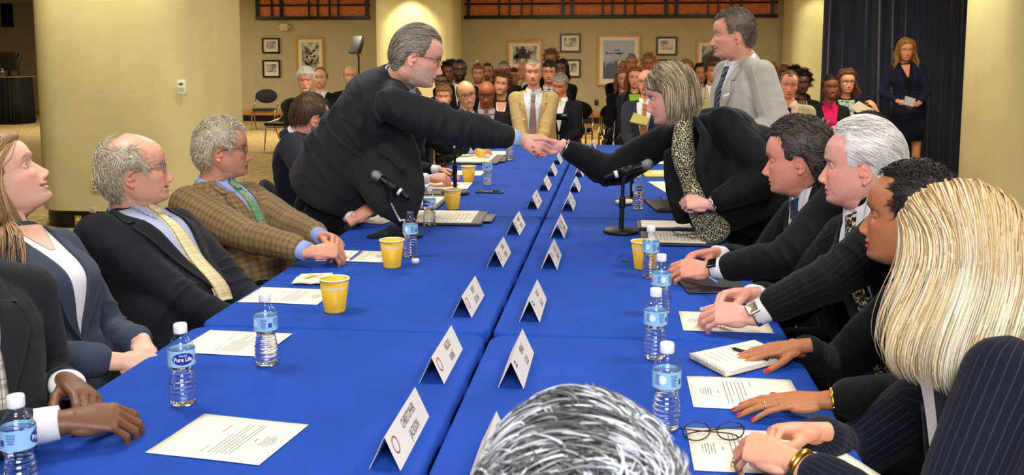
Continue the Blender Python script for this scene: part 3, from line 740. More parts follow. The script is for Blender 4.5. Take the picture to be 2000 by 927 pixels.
def person(label, head, look, pelvis, skin, hq=None, hair_=None, group=None, tilt=0., hs=1.0, hv=.0025, neck=None, sex='m', face=(0, 1), twist=0., bend=0., wide=1., deep=1.,
           belly=0., sw=None, jac=None, shirt=None, tie=None, trou=None, R=None, L=None, hem=-.14, V=(.42, .052), lapel=True, glasses=None, knees=None, stand=False, lod=1., upl=None,
           nails=None, nl=0., gv=.0072, neckskin=None, collar=True, base=None, skirt=None, shoes='shoes', vox=.0022, lapw=1., wr=1., bodyhair=True, fold=None, arml=1., slim=None, cuff=True, neckr=1., jx=None, slv=1., jit=4):
    """one person: an Empty carrying body, clothes and hair. R / L = (wrist, hand direction, back of hand, pose, elbow pole[, shoulder shift])"""
    BODYN[0] += 1; seed = zlib.crc32(label.encode()) % 9999; male = sex == 'm'; hq = dict(hq or {})
    head = np.asarray(head, float); pelvis = np.asarray(pelvis, float); look = nrm(A(*look)); up = A(0, 0, 1) if upl is None else nrm(A(*upl))
    rgt = nrm(np.cross(look, up)); u_ = np.cross(rgt, look)
    if tilt: a = radians(tilt); rgt, u_ = rgt * cos(a) + u_ * sin(a), u_ * cos(a) - rgt * sin(a)
    M = np.stack([rgt, look, u_], 1); sk = np.array(lin(skin))
    body_f = nrm(A(face[0], face[1], 0)); R0 = nrm(np.cross(body_f, A(0, 0, 1))); tw = radians(twist); R1 = rotz(tw) @ R0
    f1 = rotz(tw) @ body_f
    skb = head + M @ A(0, -.028, -.06) * hs
    if neck is None: neck = skb + A(0, 0, -1) * (.105 if male else .10) * hs - f1 * .02
    neck = np.asarray(neck, float)
    sp = Spine(pelvis, neck, R0, R1, bend); prof = MALE if male else FEMALE
    sw = sw or (.178 if male else .155); slim = slim or (1. if male else .86)
    root = thing('person', label, 'person', base if base is not None else (pelvis[0], pelvis[1], 0), group)
    # --- joints
    c, T, Rv, Fv = sp.at(1 - .07 * .52 / max(sp.L, .52)); arms = {}
    for sd, spec in (('R', R), ('L', L)):
        s = 1 if sd == 'R' else -1
        sh = c + Rv * s * sw - T * (.018 if stand else .032)
        if spec is None:
            wv = pelvis + body_f * .36 + R0 * s * .05 + A(0, 0, .06); spec = (wv, body_f * .4 - R0 * s * .8 + A(0, 0, -.25), A(0, 0, 1) + body_f * .3, 'clasp', -body_f * .4 + R0 * s * .45 - A(0, 0, .6))
        if len(spec) > 5: sh = sh + np.asarray(spec[5], float)
        wv = np.asarray(spec[0], float); e = elbow(sh, wv, .285 * arml, .255 * arml, spec[4]); arms[sd] = (sh, e, wv, spec)
    # --- body
    hm = head_mesh(hq); hm = xf(xf((hm[0] * hs, hm[1]), M), None, head)
    ears = [xf(xf(ear_mesh(s, hq.get('ear', 1.)), M * hs), None, head) for s in (1, -1)]
    nr = (.056 if male else .046) * hq.get('neck', 1.) * neckr
    cpt = (skb + neck) / 2 - M[:, 1] * .004
    nk = tube(spline([sp.at(.9)[0], neck, cpt, skb], 5), np.interp(np.linspace(0, 1, 16), [0, .35, .7, 1], [nr * 1.5, nr * 1.12, nr, nr * 1.0]), n=28)
    fat = hq.get('fat', 0); th = ell(head + M @ (A(0, .012, -.089) * hs), A(.043 + fat * .012, .052, .034 + .012 * max(fat, 0)) * hs, M)
    parts = [hm, nk, th] + ears
    if neckskin: parts.append(torso(sp, prof, off=-.012, wide=wide, belly=0, hem=.62, deep=deep))
    bV, bF = remesh(join(*parts), hv * (1 if hs < 1.3 else 1.), 2, .45)
    lc = (bV - head) @ M / hs; bC = face_cols(lc, hq, sk)
    # nose/lip detail survives: small pore bump comes from the skin shader
    pieces = [(bV, bF)]; cols = [bC]
    for s in (1, -1):
        eV, eF, eC = eye_mesh(s, hq, sk); pieces.append(xf(xf((eV * hs, eF), M), None, head)); cols.append(eC)
    for sd in 'RL':
        sh, e, wv, spec = arms[sd]
        hV, hF, nm, ex = hand_mesh(wv, spec[1], spec[2], sd, spec[3], (1. if male else .93) * hq.get('hand', 1.), nails=nails, slim=slim, vox=vox, nl=nl)
        hC = np.tile(sk * hq.get('handc', 1.), (len(hV), 1)); hl = snoise(hV, 60, seed)[:, None] * .05; hC = hC * (1 + hl)
        dn = nrm(A(*spec[2])); 
        if nails: hC[nm] = lin(nails)
        else: hC[nm] = hC[nm] * A(1.08, .95, .93)
        pieces.append((hV, hF)); cols.append(np.clip(hC, 0, 1))
        fa = tube(spline([e, e * .5 + wv * .5, wv + nrm(spec[1]) * .012], 4), A(.038, .04, .041, .04, .037, .034, .031, .028, .0262) * slim, A(.038, .04, .041, .04, .036, .031, .027, .023, .019) * slim, n=20, ref=np.cross(spec[1], spec[2]))
        pieces.append(fa); cols.append(np.tile(sk * hq.get('handc', 1.), (len(fa[0]), 1)))
        ua = limb([sh, sh * .5 + e * .5, e], A(.05, .045, .038) * slim, 14); pieces.append(ua); cols.append(np.tile(sk, (len(ua[0]), 1)))
        if ex:
            for x in ex: pieces.append(x); cols.append(np.tile(np.array(lin(nails)), (len(x[0]), 1)))
    tb = torso(sp, prof, off=-.02, wide=wide, belly=belly * .8, hem=-.1, top=.98, deep=deep); pieces.append(tb); cols.append(np.tile(sk, (len(tb[0]), 1)))
    # --- torso surface for the panels
    jt = [torso(sp, prof, off=.008, wide=wide, belly=belly, hem=hem, deep=deep)]
    for sd in 'RL':
        sh = arms[sd][0]; s = 1 if sd == 'R' else -1; a = sp.at(.97)
        jt.append(limb([a[0] + a[2] * s * .045 - a[1] * .005, a[0] * .45 + sh * .55 + a[1] * .008, sh], A(.05, .054, .063) * (1 if male else .88), 18))
    tj = join(*jt); bvh = BVHTree.FromPolygons([Vector(v) for v in tj[0]], [[int(i) for i in f if i >= 0] for f in tj[1]])
    if neckskin:
        (sV, sF), _ = patch(bvh, sp, neckskin, .0075, nx=14); pieces.append((sV, sF)); cols.append(np.tile(sk, (len(sV), 1)))
    # legs
    hipj = [pelvis + R0 * s * .095 - A(0, 0, .0) for s in (1, -1)]; LG = []
    for i, s in enumerate((1, -1)):
        if knees is not None: kn, an = [A(*p) for p in knees[i]]
        elif stand: kn = hipj[i] * A(1, 1, 0) + A(0, 0, .50) + body_f * .02; an = hipj[i] * A(1, 1, 0) + A(0, 0, .09) - body_f * .02 + R0 * s * .01
        else: kn = hipj[i] + body_f * .42 + R0 * s * .06 + A(0, 0, -.0); kn[2] = .53; an = kn * A(1, 1, 0) + A(0, 0, .1) - body_f * .02
        LG.append((hipj[i], kn, an))
    for (h, k_, a_) in LG:
        lg = limb([h, k_, a_], [.07, .05, .035], 14, 6); pieces.append(lg); cols.append(np.tile(sk, (len(lg[0]), 1)))
    allb = join(*pieces)
    if sk[0] > .15: smat = vmat('skin_light', .48, .4, .12, 260, .05, .06)
    else: smat = vmat('skin_dark', .42, .45, .12, 260, .05, .03)
    part('body', allb, smat, root, col=np.concatenate(cols))
    # --- jacket
    if jac:
        js = list(jt); bones = [(pelvis, neck, R0, .15)]
        wj = []
        for sd in 'RL':
            sh, e, wv, spec = arms[sd]; end = wv - nrm(spec[1]) * .0
            end = wv + (e - wv) / np.linalg.norm(e - wv) * (.078 if male else .055)
            k = (1. if male else .88) * (1 if wide < 1.1 else 1.12)
            js.append(limb([sh, sh * .5 + e * .5, e * .96 + sh * .02 + end * .02, e * .5 + end * .5, end], A(.069, .064, .057, .05, .044) * k * A(1, slv, slv, slv, slv ** .5), 22))
            bones += [(sh, e, Fv, .055), (e, end, Fv, .048)]
            ax1 = nrm(e - sh); wj += [(e, nrm(end - sh), .11, 1.1 * wr), (sh - T * .06, nrm(ax1 + T), .10, .9 * wr), (e * .3 + end * .7, nrm(end - e), .06, .5 * wr)]
        wj += [(sp.at(.3)[0] + Fv * .1, T, .16, .8 * wr), (sp.at(.35)[0] - Fv * .1, T, .2, .7 * wr)]
        if stand or hem < -.2: pass
        else:                                  # the skirt of the jacket spreads over the thighs
            for (h, k_, a_) in LG: js.append(limb([h - A(0, 0, .01), h * .75 + k_ * .25], [.10, .095], 18))
        if jx: js += jx
        V_, F_ = remesh(join(*js), gv, jit, .5); fb = fabco(V_, bones); V_ = wrinkle(V_, F_, wj, seed, fab=fb)
        part('jacket' if jac[0] == 'j' else jac[0], (V_, F_), jac[1], root, fab=fb)
    vd, vw = V
    if shirt:
        rows = [(vd, -.004, .004), (vd + .12, -.02, .02), (.80, -vw * .82, vw * .82), (.96, -vw * 1.1, vw * 1.1), (1.0, -vw * 1.05, vw * 1.05)]
        (sV, sF), fb = patch(bvh, sp, rows, .0045, nx=12); sV = sV
        pcs = [(sV, sF)]; fbs = [fb]
        if collar:
            c2 = neck + (skb - neck) * .12; axn = nrm(skb - neck); N_ = []
            r1 = nr * 1.12 + .006
            for k_, (h, rr) in enumerate(((-.012, r1 * 1.16), (.008, r1 * 1.08), (.030, r1), (.031, r1 - .004), (.0, r1 - .003))):
                row = []
                for t in np.linspace(-pi * .93, pi * .93, 40):   # opening at the front
                    fr = -cos(t); dirv = f1 * (-cos(t)) * 1. + R1 * sin(t); dirv = dirv - axn * np.dot(dirv, axn)
                    front = np.clip(-cos(t) * 1., 0, 1) if False else max(0, cos(t + pi))
                    row.append(c2 + axn * (h - .016 * max(0, -cos(t)) * 1.1) + nrm(dirv) * rr * (1 if True else 0))
                N_.append(row)
            cm = rings(np.array(N_), closed=False, cap=False); pcs.append(cm); fbs.append(np.stack([cm[0][:, 2] * 1., cm[0][:, 0] + cm[0][:, 1], cm[0][:, 0] * 0], -1))
            for s in (1, -1):                  # collar points
                (pv, pf), pfb = patch(bvh, sp, [(.865, s * .036, s * .040), (.93, s * .014, s * .05), (1.0, s * .004, s * .062), (1.03, s * .004, s * .06)], .011, .005, 6); pcs.append((pv, pf)); fbs.append(pfb)
        if cuff:
            for sd in 'RL':
                sh, e, wv, spec = arms[sd]; dv = nrm(wv - e); cu = tube([wv - dv * .085, wv - dv * .04, wv - dv * .010], A(.036, .0355, .034) * slim * 1.03, A(.033, .031, .0285) * slim * 1.03, n=24, ref=np.cross(spec[1], spec[2]), rnd=False)
                part('shirt_cuff', cu, shirt, root, fab=cu[0] * 1.)
        part('shirt', join(*pcs), shirt, root, fab=np.concatenate(fbs))
    if tie:
        tb_ = max(vd - .02, .1)
        a1, f1_ = patch(bvh, sp, [(tb_, -.037, .037), (.6, -.032, .032), (.86, -.019, .019), (.93, -.015, .015)], .013, .008, 8, curve=.004)
        a2, f2_ = patch(bvh, sp, [(.90, -.016, .016), (.955, -.022, .022), (.985, -.021, .021)], .021, .012, 8, ny=8, curve=.008)
        part('tie', join(a1, a2), tie, root, fab=np.concatenate([f1_, f2_]))
    if jac and lapel:
        pcs, fbs = [], []; lw = .055 * lapw
        for s in (1, -1):
            e_ = lambda q: np.interp(q, [vd, vd + .12, .8, .96, 1.0], [.0, .018, vw * .8, vw * 1.1, vw * 1.15])
            rows = [(vd - .02, s * .002, s * .006)] + [(q, s * e_(q), s * (e_(q) + lw * w_)) for q, w_ in ((vd + .1, .55), (.7, 1.1), (.83, 1.35), (.845, .62))] + [(.86, s * e_(.86), s * (e_(.86) + lw * .55))]
            m_, f_ = patch(bvh, sp, rows, .0125, .008, 7); pcs.append(m_); fbs.append(f_)
            rows = [(.862, s * e_(.862), s * (e_(.862) + lw * .95)), (.90, s * e_(.9), s * (e_(.9) + lw * .8)), (1.0, s * e_(1.), s * (e_(1.) + lw * .35))]
            m_, f_ = patch(bvh, sp, rows, .0115, .008, 7); pcs.append(m_); fbs.append(f_)
        axn = nrm(skb - neck); c2 = neck; r1 = nr * 1.12 + .014; row = []
        for (h, rr) in ((-.03, r1 * 1.30), (-.004, r1 * 1.16), (.020, r1 * 1.05), (.020, r1 * .98), (-.01, r1 * .98)):
            row.append([c2 + axn * (h - .012 * (1 - cos(t)) ** 1.0) + nrm((-f1 * cos(t) + R1 * sin(t)) - axn * np.dot((-f1 * cos(t) + R1 * sin(t)), axn)) * rr for t in np.linspace(-pi * .62, pi * .62, 30)])
        cm = rings(np.array(row), closed=False, cap=False); pcs.append(cm); fbs.append(np.stack([cm[0][:, 2], (cm[0][:, 0] + cm[0][:, 1]), cm[0][:, 0] * 0], -1))
        part('lapels', join(*pcs), jac[1], root, fab=np.concatenate(fbs))
    # --- trousers or skirt, shoes
    if skirt:
        h0 = pelvis + A(0, 0, .12); rr = []
        t = np.linspace(0, 2 * pi, 30, endpoint=False)
        for z, w, d in ((.14, .15, .12), (0, .185, .14), (-.15, .19, .145), (skirt - pelvis[2], .165, .13)):
            rr.append(pelvis + A(0, 0, z) + R0 * (w * np.cos(t))[:, None] + body_f * (d * np.sin(t))[:, None])
        part('skirt', rings(rr), trou, root, fab=rings(rr)[0])
    elif trou:
        q = [ell(pelvis + A(0, 0, .02), (.15, .15, .13)), torso(sp, prof, off=-.004, wide=wide, belly=belly * .5, hem=-.1, top=.25, deep=deep)]
        for (h, k_, a_) in LG: q.append(limb([h, h * .5 + k_ * .5, k_, k_ * .5 + a_ * .5, a_ + A(0, 0, -.02)], A(.098, .09, .072, .064, .06) * (1.05 if wide > 1.05 else 1), 20))
        V_, F_ = remesh(join(*q), .014 if stand else .025, 3); fb = fabco(V_, [(h, k_, R0, .08) for h, k_, a_ in LG] + [(k_, a_, R0, .06) for h, k_, a_ in LG]); V_ = wrinkle(V_, F_, [(k_, k_ - h, .12, 1.) for h, k_, a_ in LG] + [(h, k_ - h, .16, 1.2) for h, k_, a_ in LG], seed + 7)
        part('trousers', (V_, F_), trou, root, fab=fb)
    if shoes:
        for (h, k_, a_) in LG:
            b_ = a_ * A(1, 1, 0); q = tube([b_ - body_f * .06 + A(0, 0, .045), b_ + A(0, 0, .05), b_ + body_f * .09 + A(0, 0, .038), b_ + body_f * .17 + A(0, 0, .028)], A(.034, .04, .045, .034), A(.042, .048, .034, .024), n=18, ref=R0)
            q[0][:, 2] = np.maximum(q[0][:, 2], .004); part('shoe', q, pmat('shoe_leather', (20, 18, 18), .3), root)
    # --- hair
    if hair_:
        st = dict(hair_)
        if st.get('long') and not st.get('nobody'):
            li = lambda p: (p - head) @ M / hs
            a = sp.at(.9)
            st['body'] = [(li((neck + skb) / 2), (nr * 1.25, nr * 1.25, .09)), (li(a[0] - a[1] * .03), (.17, .13, .11))] + [(li(arms[s_][0]), (.085, .085, .085)) for s_ in 'RL'] + [(li(sp.at(.65)[0]), (.2, .15, .2))]
        hV, hF, hC = hair(hq, st, (head, M, hs), seed, lod)
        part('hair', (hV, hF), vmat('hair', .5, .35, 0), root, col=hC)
    if glasses:
        gm = []; gc = glasses if isinstance(glasses, tuple) else (60, 55, 50); lens = []
        for s in (1, -1):
            t = np.linspace(0, 2 * pi, 25); P = np.stack([s * .033 + .0255 * np.sign(np.cos(t)) * np.abs(np.cos(t)) ** .75, .0905 - .010 * (np.cos(t) * .5 + .5) * 1.0 + 0 * t, -.003 + .0175 * np.sign(np.sin(t)) * np.abs(np.sin(t)) ** .75], -1)
            P[:, 1] = .0925 - np.abs(P[:, 0]) ** 2 * 3.2
            gm.append(tube(P, hq.get('gr', .0012), n=6, rnd=False)); 
            lens.append(rings(np.stack([P[:-1] * k_ + P[:-1].mean(0) * (1 - k_) for k_ in (1, .5, .02)]), cap=False))
            gm.append(tube([[s * .0575, .082, .004], [s * .068, .06, .004], [s * .0775, .02, .002], [s * .079, -.008, -.002], [s * .076, -.02, -.014]], hq.get('gr', .0012), n=6))
        gm.append(tube(spline([[-.009, .0925, .002], [0, .0965, .005], [.009, .0925, .002]], 4), .0011, n=6))
        gm = xf(xf((join(*gm)[0] * hs, join(*gm)[1]), M), None, head)
        part('eyeglasses', gm, pmat('glasses_frame_%d_%d_%d' % gc, gc, .3, .6), root)
        lj = join(*lens); part('lens', xf(xf((lj[0] * hs, lj[1]), M), None, head), glassmat(), root)
    root['_k'] = 0; del root['_k']
    return dict(root=root, M=M, head=head, sp=sp, bvh=bvh, arms=arms, skb=skb, neck=neck, pelvis=pelvis, R0=R0, f=body_f)
def glassmat():
    if 'lensglass' in MATS: return MATS['lensglass']
    m, nt, b = _new('lensglass'); o = nt.nodes['Material Output']; nt.nodes.remove(b)
    film(nt, o, (.95, .955, .95), .03, .5)
    MATS['lensglass'] = m; return m

def film(nt, o, tint, lo, hi, rough=.04):      # thin clear sheet: see-through head-on, glossy at the edge
    t = N(nt, 'ShaderNodeBsdfTransparent'); t.inputs[0].default_value = tint + (1,); g = N(nt, 'ShaderNodeBsdfGlossy'); g.inputs['Roughness'].default_value = rough
    lw = N(nt, 'ShaderNodeLayerWeight'); lw.inputs[0].default_value = .5; pw = N(nt, 'ShaderNodeMath', operation='POWER'); pw.inputs[1].default_value = 2.5; nt.links.new(lw.outputs['Facing'], pw.inputs[0])
    mr = N(nt, 'ShaderNodeMapRange'); mr.inputs[3].default_value = lo; mr.inputs[4].default_value = hi; nt.links.new(pw.outputs[0], mr.inputs[0]); x = N(nt, 'ShaderNodeMixShader')
    nt.links.new(mr.outputs[0], x.inputs[0]); nt.links.new(t.outputs[0], x.inputs[1]); nt.links.new(g.outputs[0], x.inputs[2]); nt.links.new(x.outputs[0], o.inputs[0])

# ------------------------------------------------------------------ the room
def wallmat(name, c, bump=.35, sc=60):
    return pmat(name, c, .85, spec=.2, noise=.05, nscale=3, bump=bump, bscale=sc)
CREAM = wallmat('painted_plaster', (202, 192, 142)); BACK = wallmat('textured_wall', (178, 168, 130), .5, 45)
BLACKB = pmat('black_vinyl', (14, 14, 18), .4); OAK = pmat('oak_trim', (186, 128, 62), .45, noise=.15, nscale=8)
def carpet():
    m, nt, b = _new('carpet'); L = nt.links; tc = N(nt, 'ShaderNodeTexCoord')
    ck = N(nt, 'ShaderNodeTexBrick'); ck.offset = .5; ck.inputs['Color1'].default_value = lin((176, 142, 84)) + (1,); ck.inputs['Color2'].default_value = lin((120, 88, 50)) + (1,)
    ck.inputs['Mortar'].default_value = lin((140, 116, 72)) + (1,); ck.inputs['Scale'].default_value = 1.0; ck.inputs['Mortar Size'].default_value = .004; ck.inputs['Brick Width'].default_value = .92; ck.inputs['Row Height'].default_value = .61; ck.inputs['Bias'].default_value = -.25
    L.new(tc.outputs['Object'], ck.inputs['Vector'])
    w = N(nt, 'ShaderNodeTexWave'); w.wave_type = 'RINGS'; w.inputs['Scale'].default_value = 3.2; w.inputs['Distortion'].default_value = 14; w.inputs['Detail'].default_value = 3; w.inputs['Detail Scale'].default_value = 1.3; L.new(tc.outputs['Object'], w.inputs['Vector'])
    x = N(nt, 'ShaderNodeMix', data_type='RGBA'); x.inputs[6].default_value = lin((188, 166, 118)) + (1,); x.inputs[7].default_value = lin((150, 126, 80)) + (1,); L.new(w.outputs['Fac'], x.inputs[0])
    sp_ = N(nt, 'ShaderNodeSeparateXYZ'); L.new(tc.outputs['Object'], sp_.inputs[0])
    g = N(nt, 'ShaderNodeMath', operation='GREATER_THAN'); g.inputs[1].default_value = -3.0; L.new(sp_.outputs[0], g.inputs[0])
    y = N(nt, 'ShaderNodeMix', data_type='RGBA'); L.new(g.outputs[0], y.inputs[0]); L.new(x.outputs[2], y.inputs[6]); L.new(ck.outputs['Color'], y.inputs[7])
    n = N(nt, 'ShaderNodeTexNoise'); n.inputs['Scale'].default_value = 90; n.inputs['Detail'].default_value = 4; L.new(tc.outputs['Object'], n.inputs['Vector'])
    mr = N(nt, 'ShaderNodeMapRange'); mr.inputs[1].default_value = .3; mr.inputs[2].default_value = .7; mr.inputs[3].default_value = .8; mr.inputs[4].default_value = 1.2; L.new(n.outputs['Fac'], mr.inputs[0])
    z = N(nt, 'ShaderNodeMix', data_type='RGBA', blend_type='MULTIPLY'); z.inputs[0].default_value = 1; L.new(y.outputs[2], z.inputs[6]); L.new(mr.outputs[0], z.inputs[7]); L.new(z.outputs[2], b.inputs['Base Color'])
    b.inputs['Roughness'].default_value = .95; b.inputs['Specular IOR Level'].default_value = .1
    bp = N(nt, 'ShaderNodeBump'); bp.inputs['Strength'].default_value = .4; bp.inputs['Distance'].default_value = .004; L.new(n.outputs['Fac'], bp.inputs['Height']); L.new(bp.outputs[0], b.inputs['Normal'])
    return m
YB = 22.1
struct('floor', boxm((-5, 11, -.05), (28, 32, .1)), carpet(), smooth=False)
struct('ceiling', boxm((-5, 11, 3.1), (28, 32, .1)), pmat('ceiling_tile', (214, 206, 186), .9, bump=.4, bscale=30), smooth=False)
struct('wall_back', join(boxm((-.5, YB + .05, 1.525), (17, .1, 3.05)), boxm((-9.0, YB + 2.0, 1.525), (.1, 4, 3.05)), boxm((-13.5, YB + 4.0, 1.525), (9, .1, 3.05))), BACK, smooth=False)
struct('wall_left', boxm((-18.05, 11, 1.525), (.1, 32, 3.05)), BACK, smooth=False)
struct('wall_right', boxm((8.05, 10, 1.525), (.1, 26, 3.05)), BACK, smooth=False)
struct('wall_front', boxm((-5, -3.05, 1.525), (28, .1, 3.05)), BACK, smooth=False)
struct('baseboard_back', boxm((-.5, YB - .03, .07), (17, .06, .14)), BLACKB, smooth=False)
struct('trim_1', boxm((-.5, YB - .05, .21), (17, .1, .14), bev=.01), OAK)
def pillar(n, x0, x1, y0, y1, r=.34):
    def rr(z, ins):
        o = []
        for cx, cy, a0 in ((x1 - r, y1 - r, 0), (x0 + r, y1 - r, pi / 2), (x0 + r, y0 + r, pi), (x1 - r, y0 + r, 1.5 * pi)):
            for t in np.linspace(0, pi / 2, 14): o.append([cx + (r - ins) * cos(a0 + t), cy + (r - ins) * sin(a0 + t), z])
        return o
    struct('wall_pillar_%d' % n, rings([rr(.155, 0), rr(.16, 0), rr(1.5, 0), rr(3.045, 0), rr(3.05, 0)], cap=True), CREAM)
    struct('baseboard_pillar_%d' % n, rings([rr(0, .03), rr(.01, .03), rr(.15, .03), rr(.16, .03)]), BLACKB)
pillar(1, -5.13, -3.64, 7.8, 9.3); pillar(2, 3.12, 4.6, 7.9, 9.4); pillar(3, -5.13, -3.47, 19.9, 21.6); pillar(4, 3.52, 5.1, 19.9, 21.6)
# the lattice frieze over the back wall
DARKW = pmat('dark_lattice_wood', (22, 20, 30), .4); PANEL = pmat('amber_veneer', (206, 118, 54), .55, noise=.25, nscale=14)
def lattice(label, px0, px1, vs, yw=YB, ybot=37):
    a = aty(px0, 10, yw - .1); b = aty(px1, 10, yw - .1); zb = 2.39
    t = thing('lattice_frieze', label, 'wall panel', ((a[0] + b[0]) / 2, yw - .06, zb))
    part('veneer_panel', boxm(((a[0] + b[0]) / 2, yw - .03, (zb + 3.04) / 2), (b[0] - a[0], .04, 3.04 - zb)), PANEL, t, smooth=False)
    fr = [boxm(((a[0] + b[0]) / 2, yw - .085, zb + .035), (b[0] - a[0] + .04, .09, .075), bev=.004)]
    part('bottom_rail', join(*fr), DARKW, t)
    part('middle_rail', boxm(((a[0] + b[0]) / 2, yw - .075, zb + .33), (b[0] - a[0] + .04, .05, .035)), DARKW, t)
    part('top_rail', boxm(((a[0] + b[0]) / 2, yw - .075, 3.0), (b[0] - a[0], .05, .05)), DARKW, t)
    for v, w in vs:
        x = aty(v, 10, yw - .1)[0]; part('mullion', boxm((x, yw - .08, (zb + 3.04) / 2), (w, .06, 3.04 - zb)), DARKW, t, smooth=False)
tk, tn = .075, .032
lattice('dark lattice frieze with amber panels left of the middle column', 500, 720, [(502, tk), (530, tn), (549, tk), (603, tn), (620, tn), (643, tn), (660, tn), (716, tk)])
lattice('long dark lattice frieze with amber panels above the airplane picture', 908, 1518, [(915, tk), (975, tn), (995, tn), (1019, tn), (1038, tn), (1099, tk), (1117, tk), (1177, tn), (1196, tn), (1221, tn), (1240, tn), (1301, tk), (1321, tk), (1383, tn), (1403, tn), (1428, tn), (1447, tn), (1509, tk)])
lattice('short dark lattice frieze in the far left corner', 2, 22, [(2, tn), (12, tk)], YB + 4)
# framed pictures: print, mat and frame, the print itself a procedural grey drawing
def photomat(name, c1, c2, sc, seed, grad=False, thr=.5):
    m, nt, b = _new(name); tc = N(nt, 'ShaderNodeTexCoord'); n = N(nt, 'ShaderNodeTexNoise', noise_dimensions='4D'); n.inputs['W'].default_value = seed; n.inputs['Scale'].default_value = sc; n.inputs['Detail'].default_value = 8; n.inputs['Distortion'].default_value = .6
    nt.links.new(tc.outputs['Object'], n.inputs['Vector']); r = N(nt, 'ShaderNodeValToRGB'); r.color_ramp.elements[0].position = thr - .09; r.color_ramp.elements[1].position = thr + .09
    r.color_ramp.elements[0].color = lin(c1) + (1,); r.color_ramp.elements[1].color = lin(c2) + (1,)
    f = n.outputs['Fac']
    if grad:
        s_ = N(nt, 'ShaderNodeSeparateXYZ'); nt.links.new(tc.outputs['Object'], s_.inputs[0]); a = N(nt, 'ShaderNodeMath', operation='MULTIPLY_ADD'); a.inputs[1].default_value = grad; nt.links.new(s_.outputs[2], a.inputs[0]); nt.links.new(f, a.inputs[2]); f = a.outputs[0]
    nt.links.new(f, r.inputs[0]); nt.links.new(r.outputs[0], b.inputs['Base Color']); b.inputs['Roughness'].default_value = .35; return m
BLKF = pmat('black_frame', (18, 16, 15), .35); OAKF = pmat('oak_frame', (196, 140, 62), .4, noise=.12, nscale=20); MATB = pmat('mat_board', (222, 214, 190), .9)
def picture(label, x0, y0, x1, y1, fm, inner, pm, group, extra=None):
    a = aty(x0, y0, YB - .02); b = aty(x1, y1, YB - .02); cx, cz, w, h = (a[0] + b[0]) / 2, (a[2] + b[2]) / 2, b[0] - a[0], a[2] - b[2]
    t = thing('framed_picture', label, 'picture', (cx, YB - .03, cz), group); fw_ = .035 if fm is BLKF else .045; y = YB - .03
    part('frame', join(boxm((cx, y, a[2] - fw_ / 2), (w, .04, fw_)), boxm((cx, y, b[2] + fw_ / 2), (w, .04, fw_)), boxm((a[0] + fw_ / 2, y, cz), (fw_, .04, h - fw_ * 1.99)), boxm((b[0] - fw_ / 2, y, cz), (fw_, .04, h - fw_ * 1.99))), fm, t, smooth=False)
    part('mat_board', boxm((cx, y + .008, cz), (w - fw_ * 1.9, .012, h - fw_ * 1.9)), MATB, t, smooth=False)
    u0, v0, u1, v1 = inner; ix0, ix1, iz1, iz0 = a[0] + w * u0, a[0] + w * u1, a[2] - h * v0, a[2] - h * v1
    pr = part('print', boxm(((ix0 + ix1) / 2, y, (iz0 + iz1) / 2), (ix1 - ix0, .004, iz1 - iz0)), pm, t, smooth=False)
    if extra: part('drawing', extra(ix0, ix1, iz0, iz1, y - .005), pmat('print_ink', (38, 38, 40), .6), t, smooth=False)
    return t
def bx2(x0, x1, z0, z1, y, a=0):
    c = ((x0 + x1) / 2, y, (z0 + z1) / 2); M = np.array([[cos(a), 0, -sin(a)], [0, 1, 0], [sin(a), 0, cos(a)]]); return boxm(c, (abs(x1 - x0), .003, abs(z1 - z0)), M)
def inkcar(x0, x1, z0, z1, y):
    W_, H_ = x1 - x0, z1 - z0; f = lambda u0, u1, v0, v1, a=0: bx2(x0 + W_ * u0, x0 + W_ * u1, z0 + H_ * v0, z0 + H_ * v1, y, a)
    q = [f(.1, .7, .3, .62), f(.25, .55, .6, .85), f(.02, .2, .35, .5)]
    for u in (.22, .62, .88): q.append(xf(rings([[[x0 + W_ * u + s * H_ * .14 * cos(t), y - .002 * k, z0 + H_ * .2 + s * H_ * .14 * sin(t)] for t in np.linspace(0, 2 * pi, 20, endpoint=False)] for k, s in ((0, 1), (1, 1), (1, .75))], cap=False)))
    return join(*q)
def inkplane(x0, x1, z0, z1, y):
    W_, H_ = x1 - x0, z1 - z0; f = lambda u0, u1, v0, v1, a=0: bx2(x0 + W_ * u0, x0 + W_ * u1, z0 + H_ * v0, z0 + H_ * v1, y, a)
    return join(f(.08, .66, .655, .675, .02), f(.36, .54, .74, .76, .0), f(.40, .41, .67, .75), f(.5, .51, .67, .75), f(.44, .6, .64, .68), f(.53, .57, .58, .61), f(.08, .12, .65, .70))
def inkbits(seed, n=26):
    def g(x0, x1, z0, z1, y):
        r = random.Random(seed); W_, H_ = x1 - x0, z1 - z0; q = []
        for i in range(n):
            u = r.random() * .75; v = .12 + r.random() * .35 + u * .35; v = min(v, .85); s = .04 + r.random() * .1
            q.append(bx2(x0 + W_ * u, x0 + W_ * (u + s), z0 + H_ * v, z0 + H_ * min(v + s * .5, .97), y, r.uniform(-.6, .8)))
        return join(*q)
    return g
G1 = photomat('print_grey', (30, 30, 30), (190, 186, 172), 9, 1.); G2 = photomat('print_hills', (70, 68, 62), (205, 198, 176), 5, 4.); SKY = photomat('print_mountains', (66, 74, 96), (158, 166, 184), 3.4, 2., grad=1.1, thr=.42); G3 = photomat('print_machine', (24, 24, 26), (200, 194, 176), 3.5, 7., thr=.56)
small = (.22, .24, .78, .7)
picture('small black-framed print above another beside the oak-framed hillside print', 512, 74, 547, 104, BLKF, small, G1, None, inkbits(1, 8))
picture('small black-framed print below another, above the empty far chair', 513, 117, 548, 151, BLKF, small, G1, None, inkbits(2, 8))
picture('oak-framed print of a hillside procession above the white-bearded man', 578, 73, 634, 152, OAKF, (.2, .12, .82, .86), G2, None, inkbits(3))
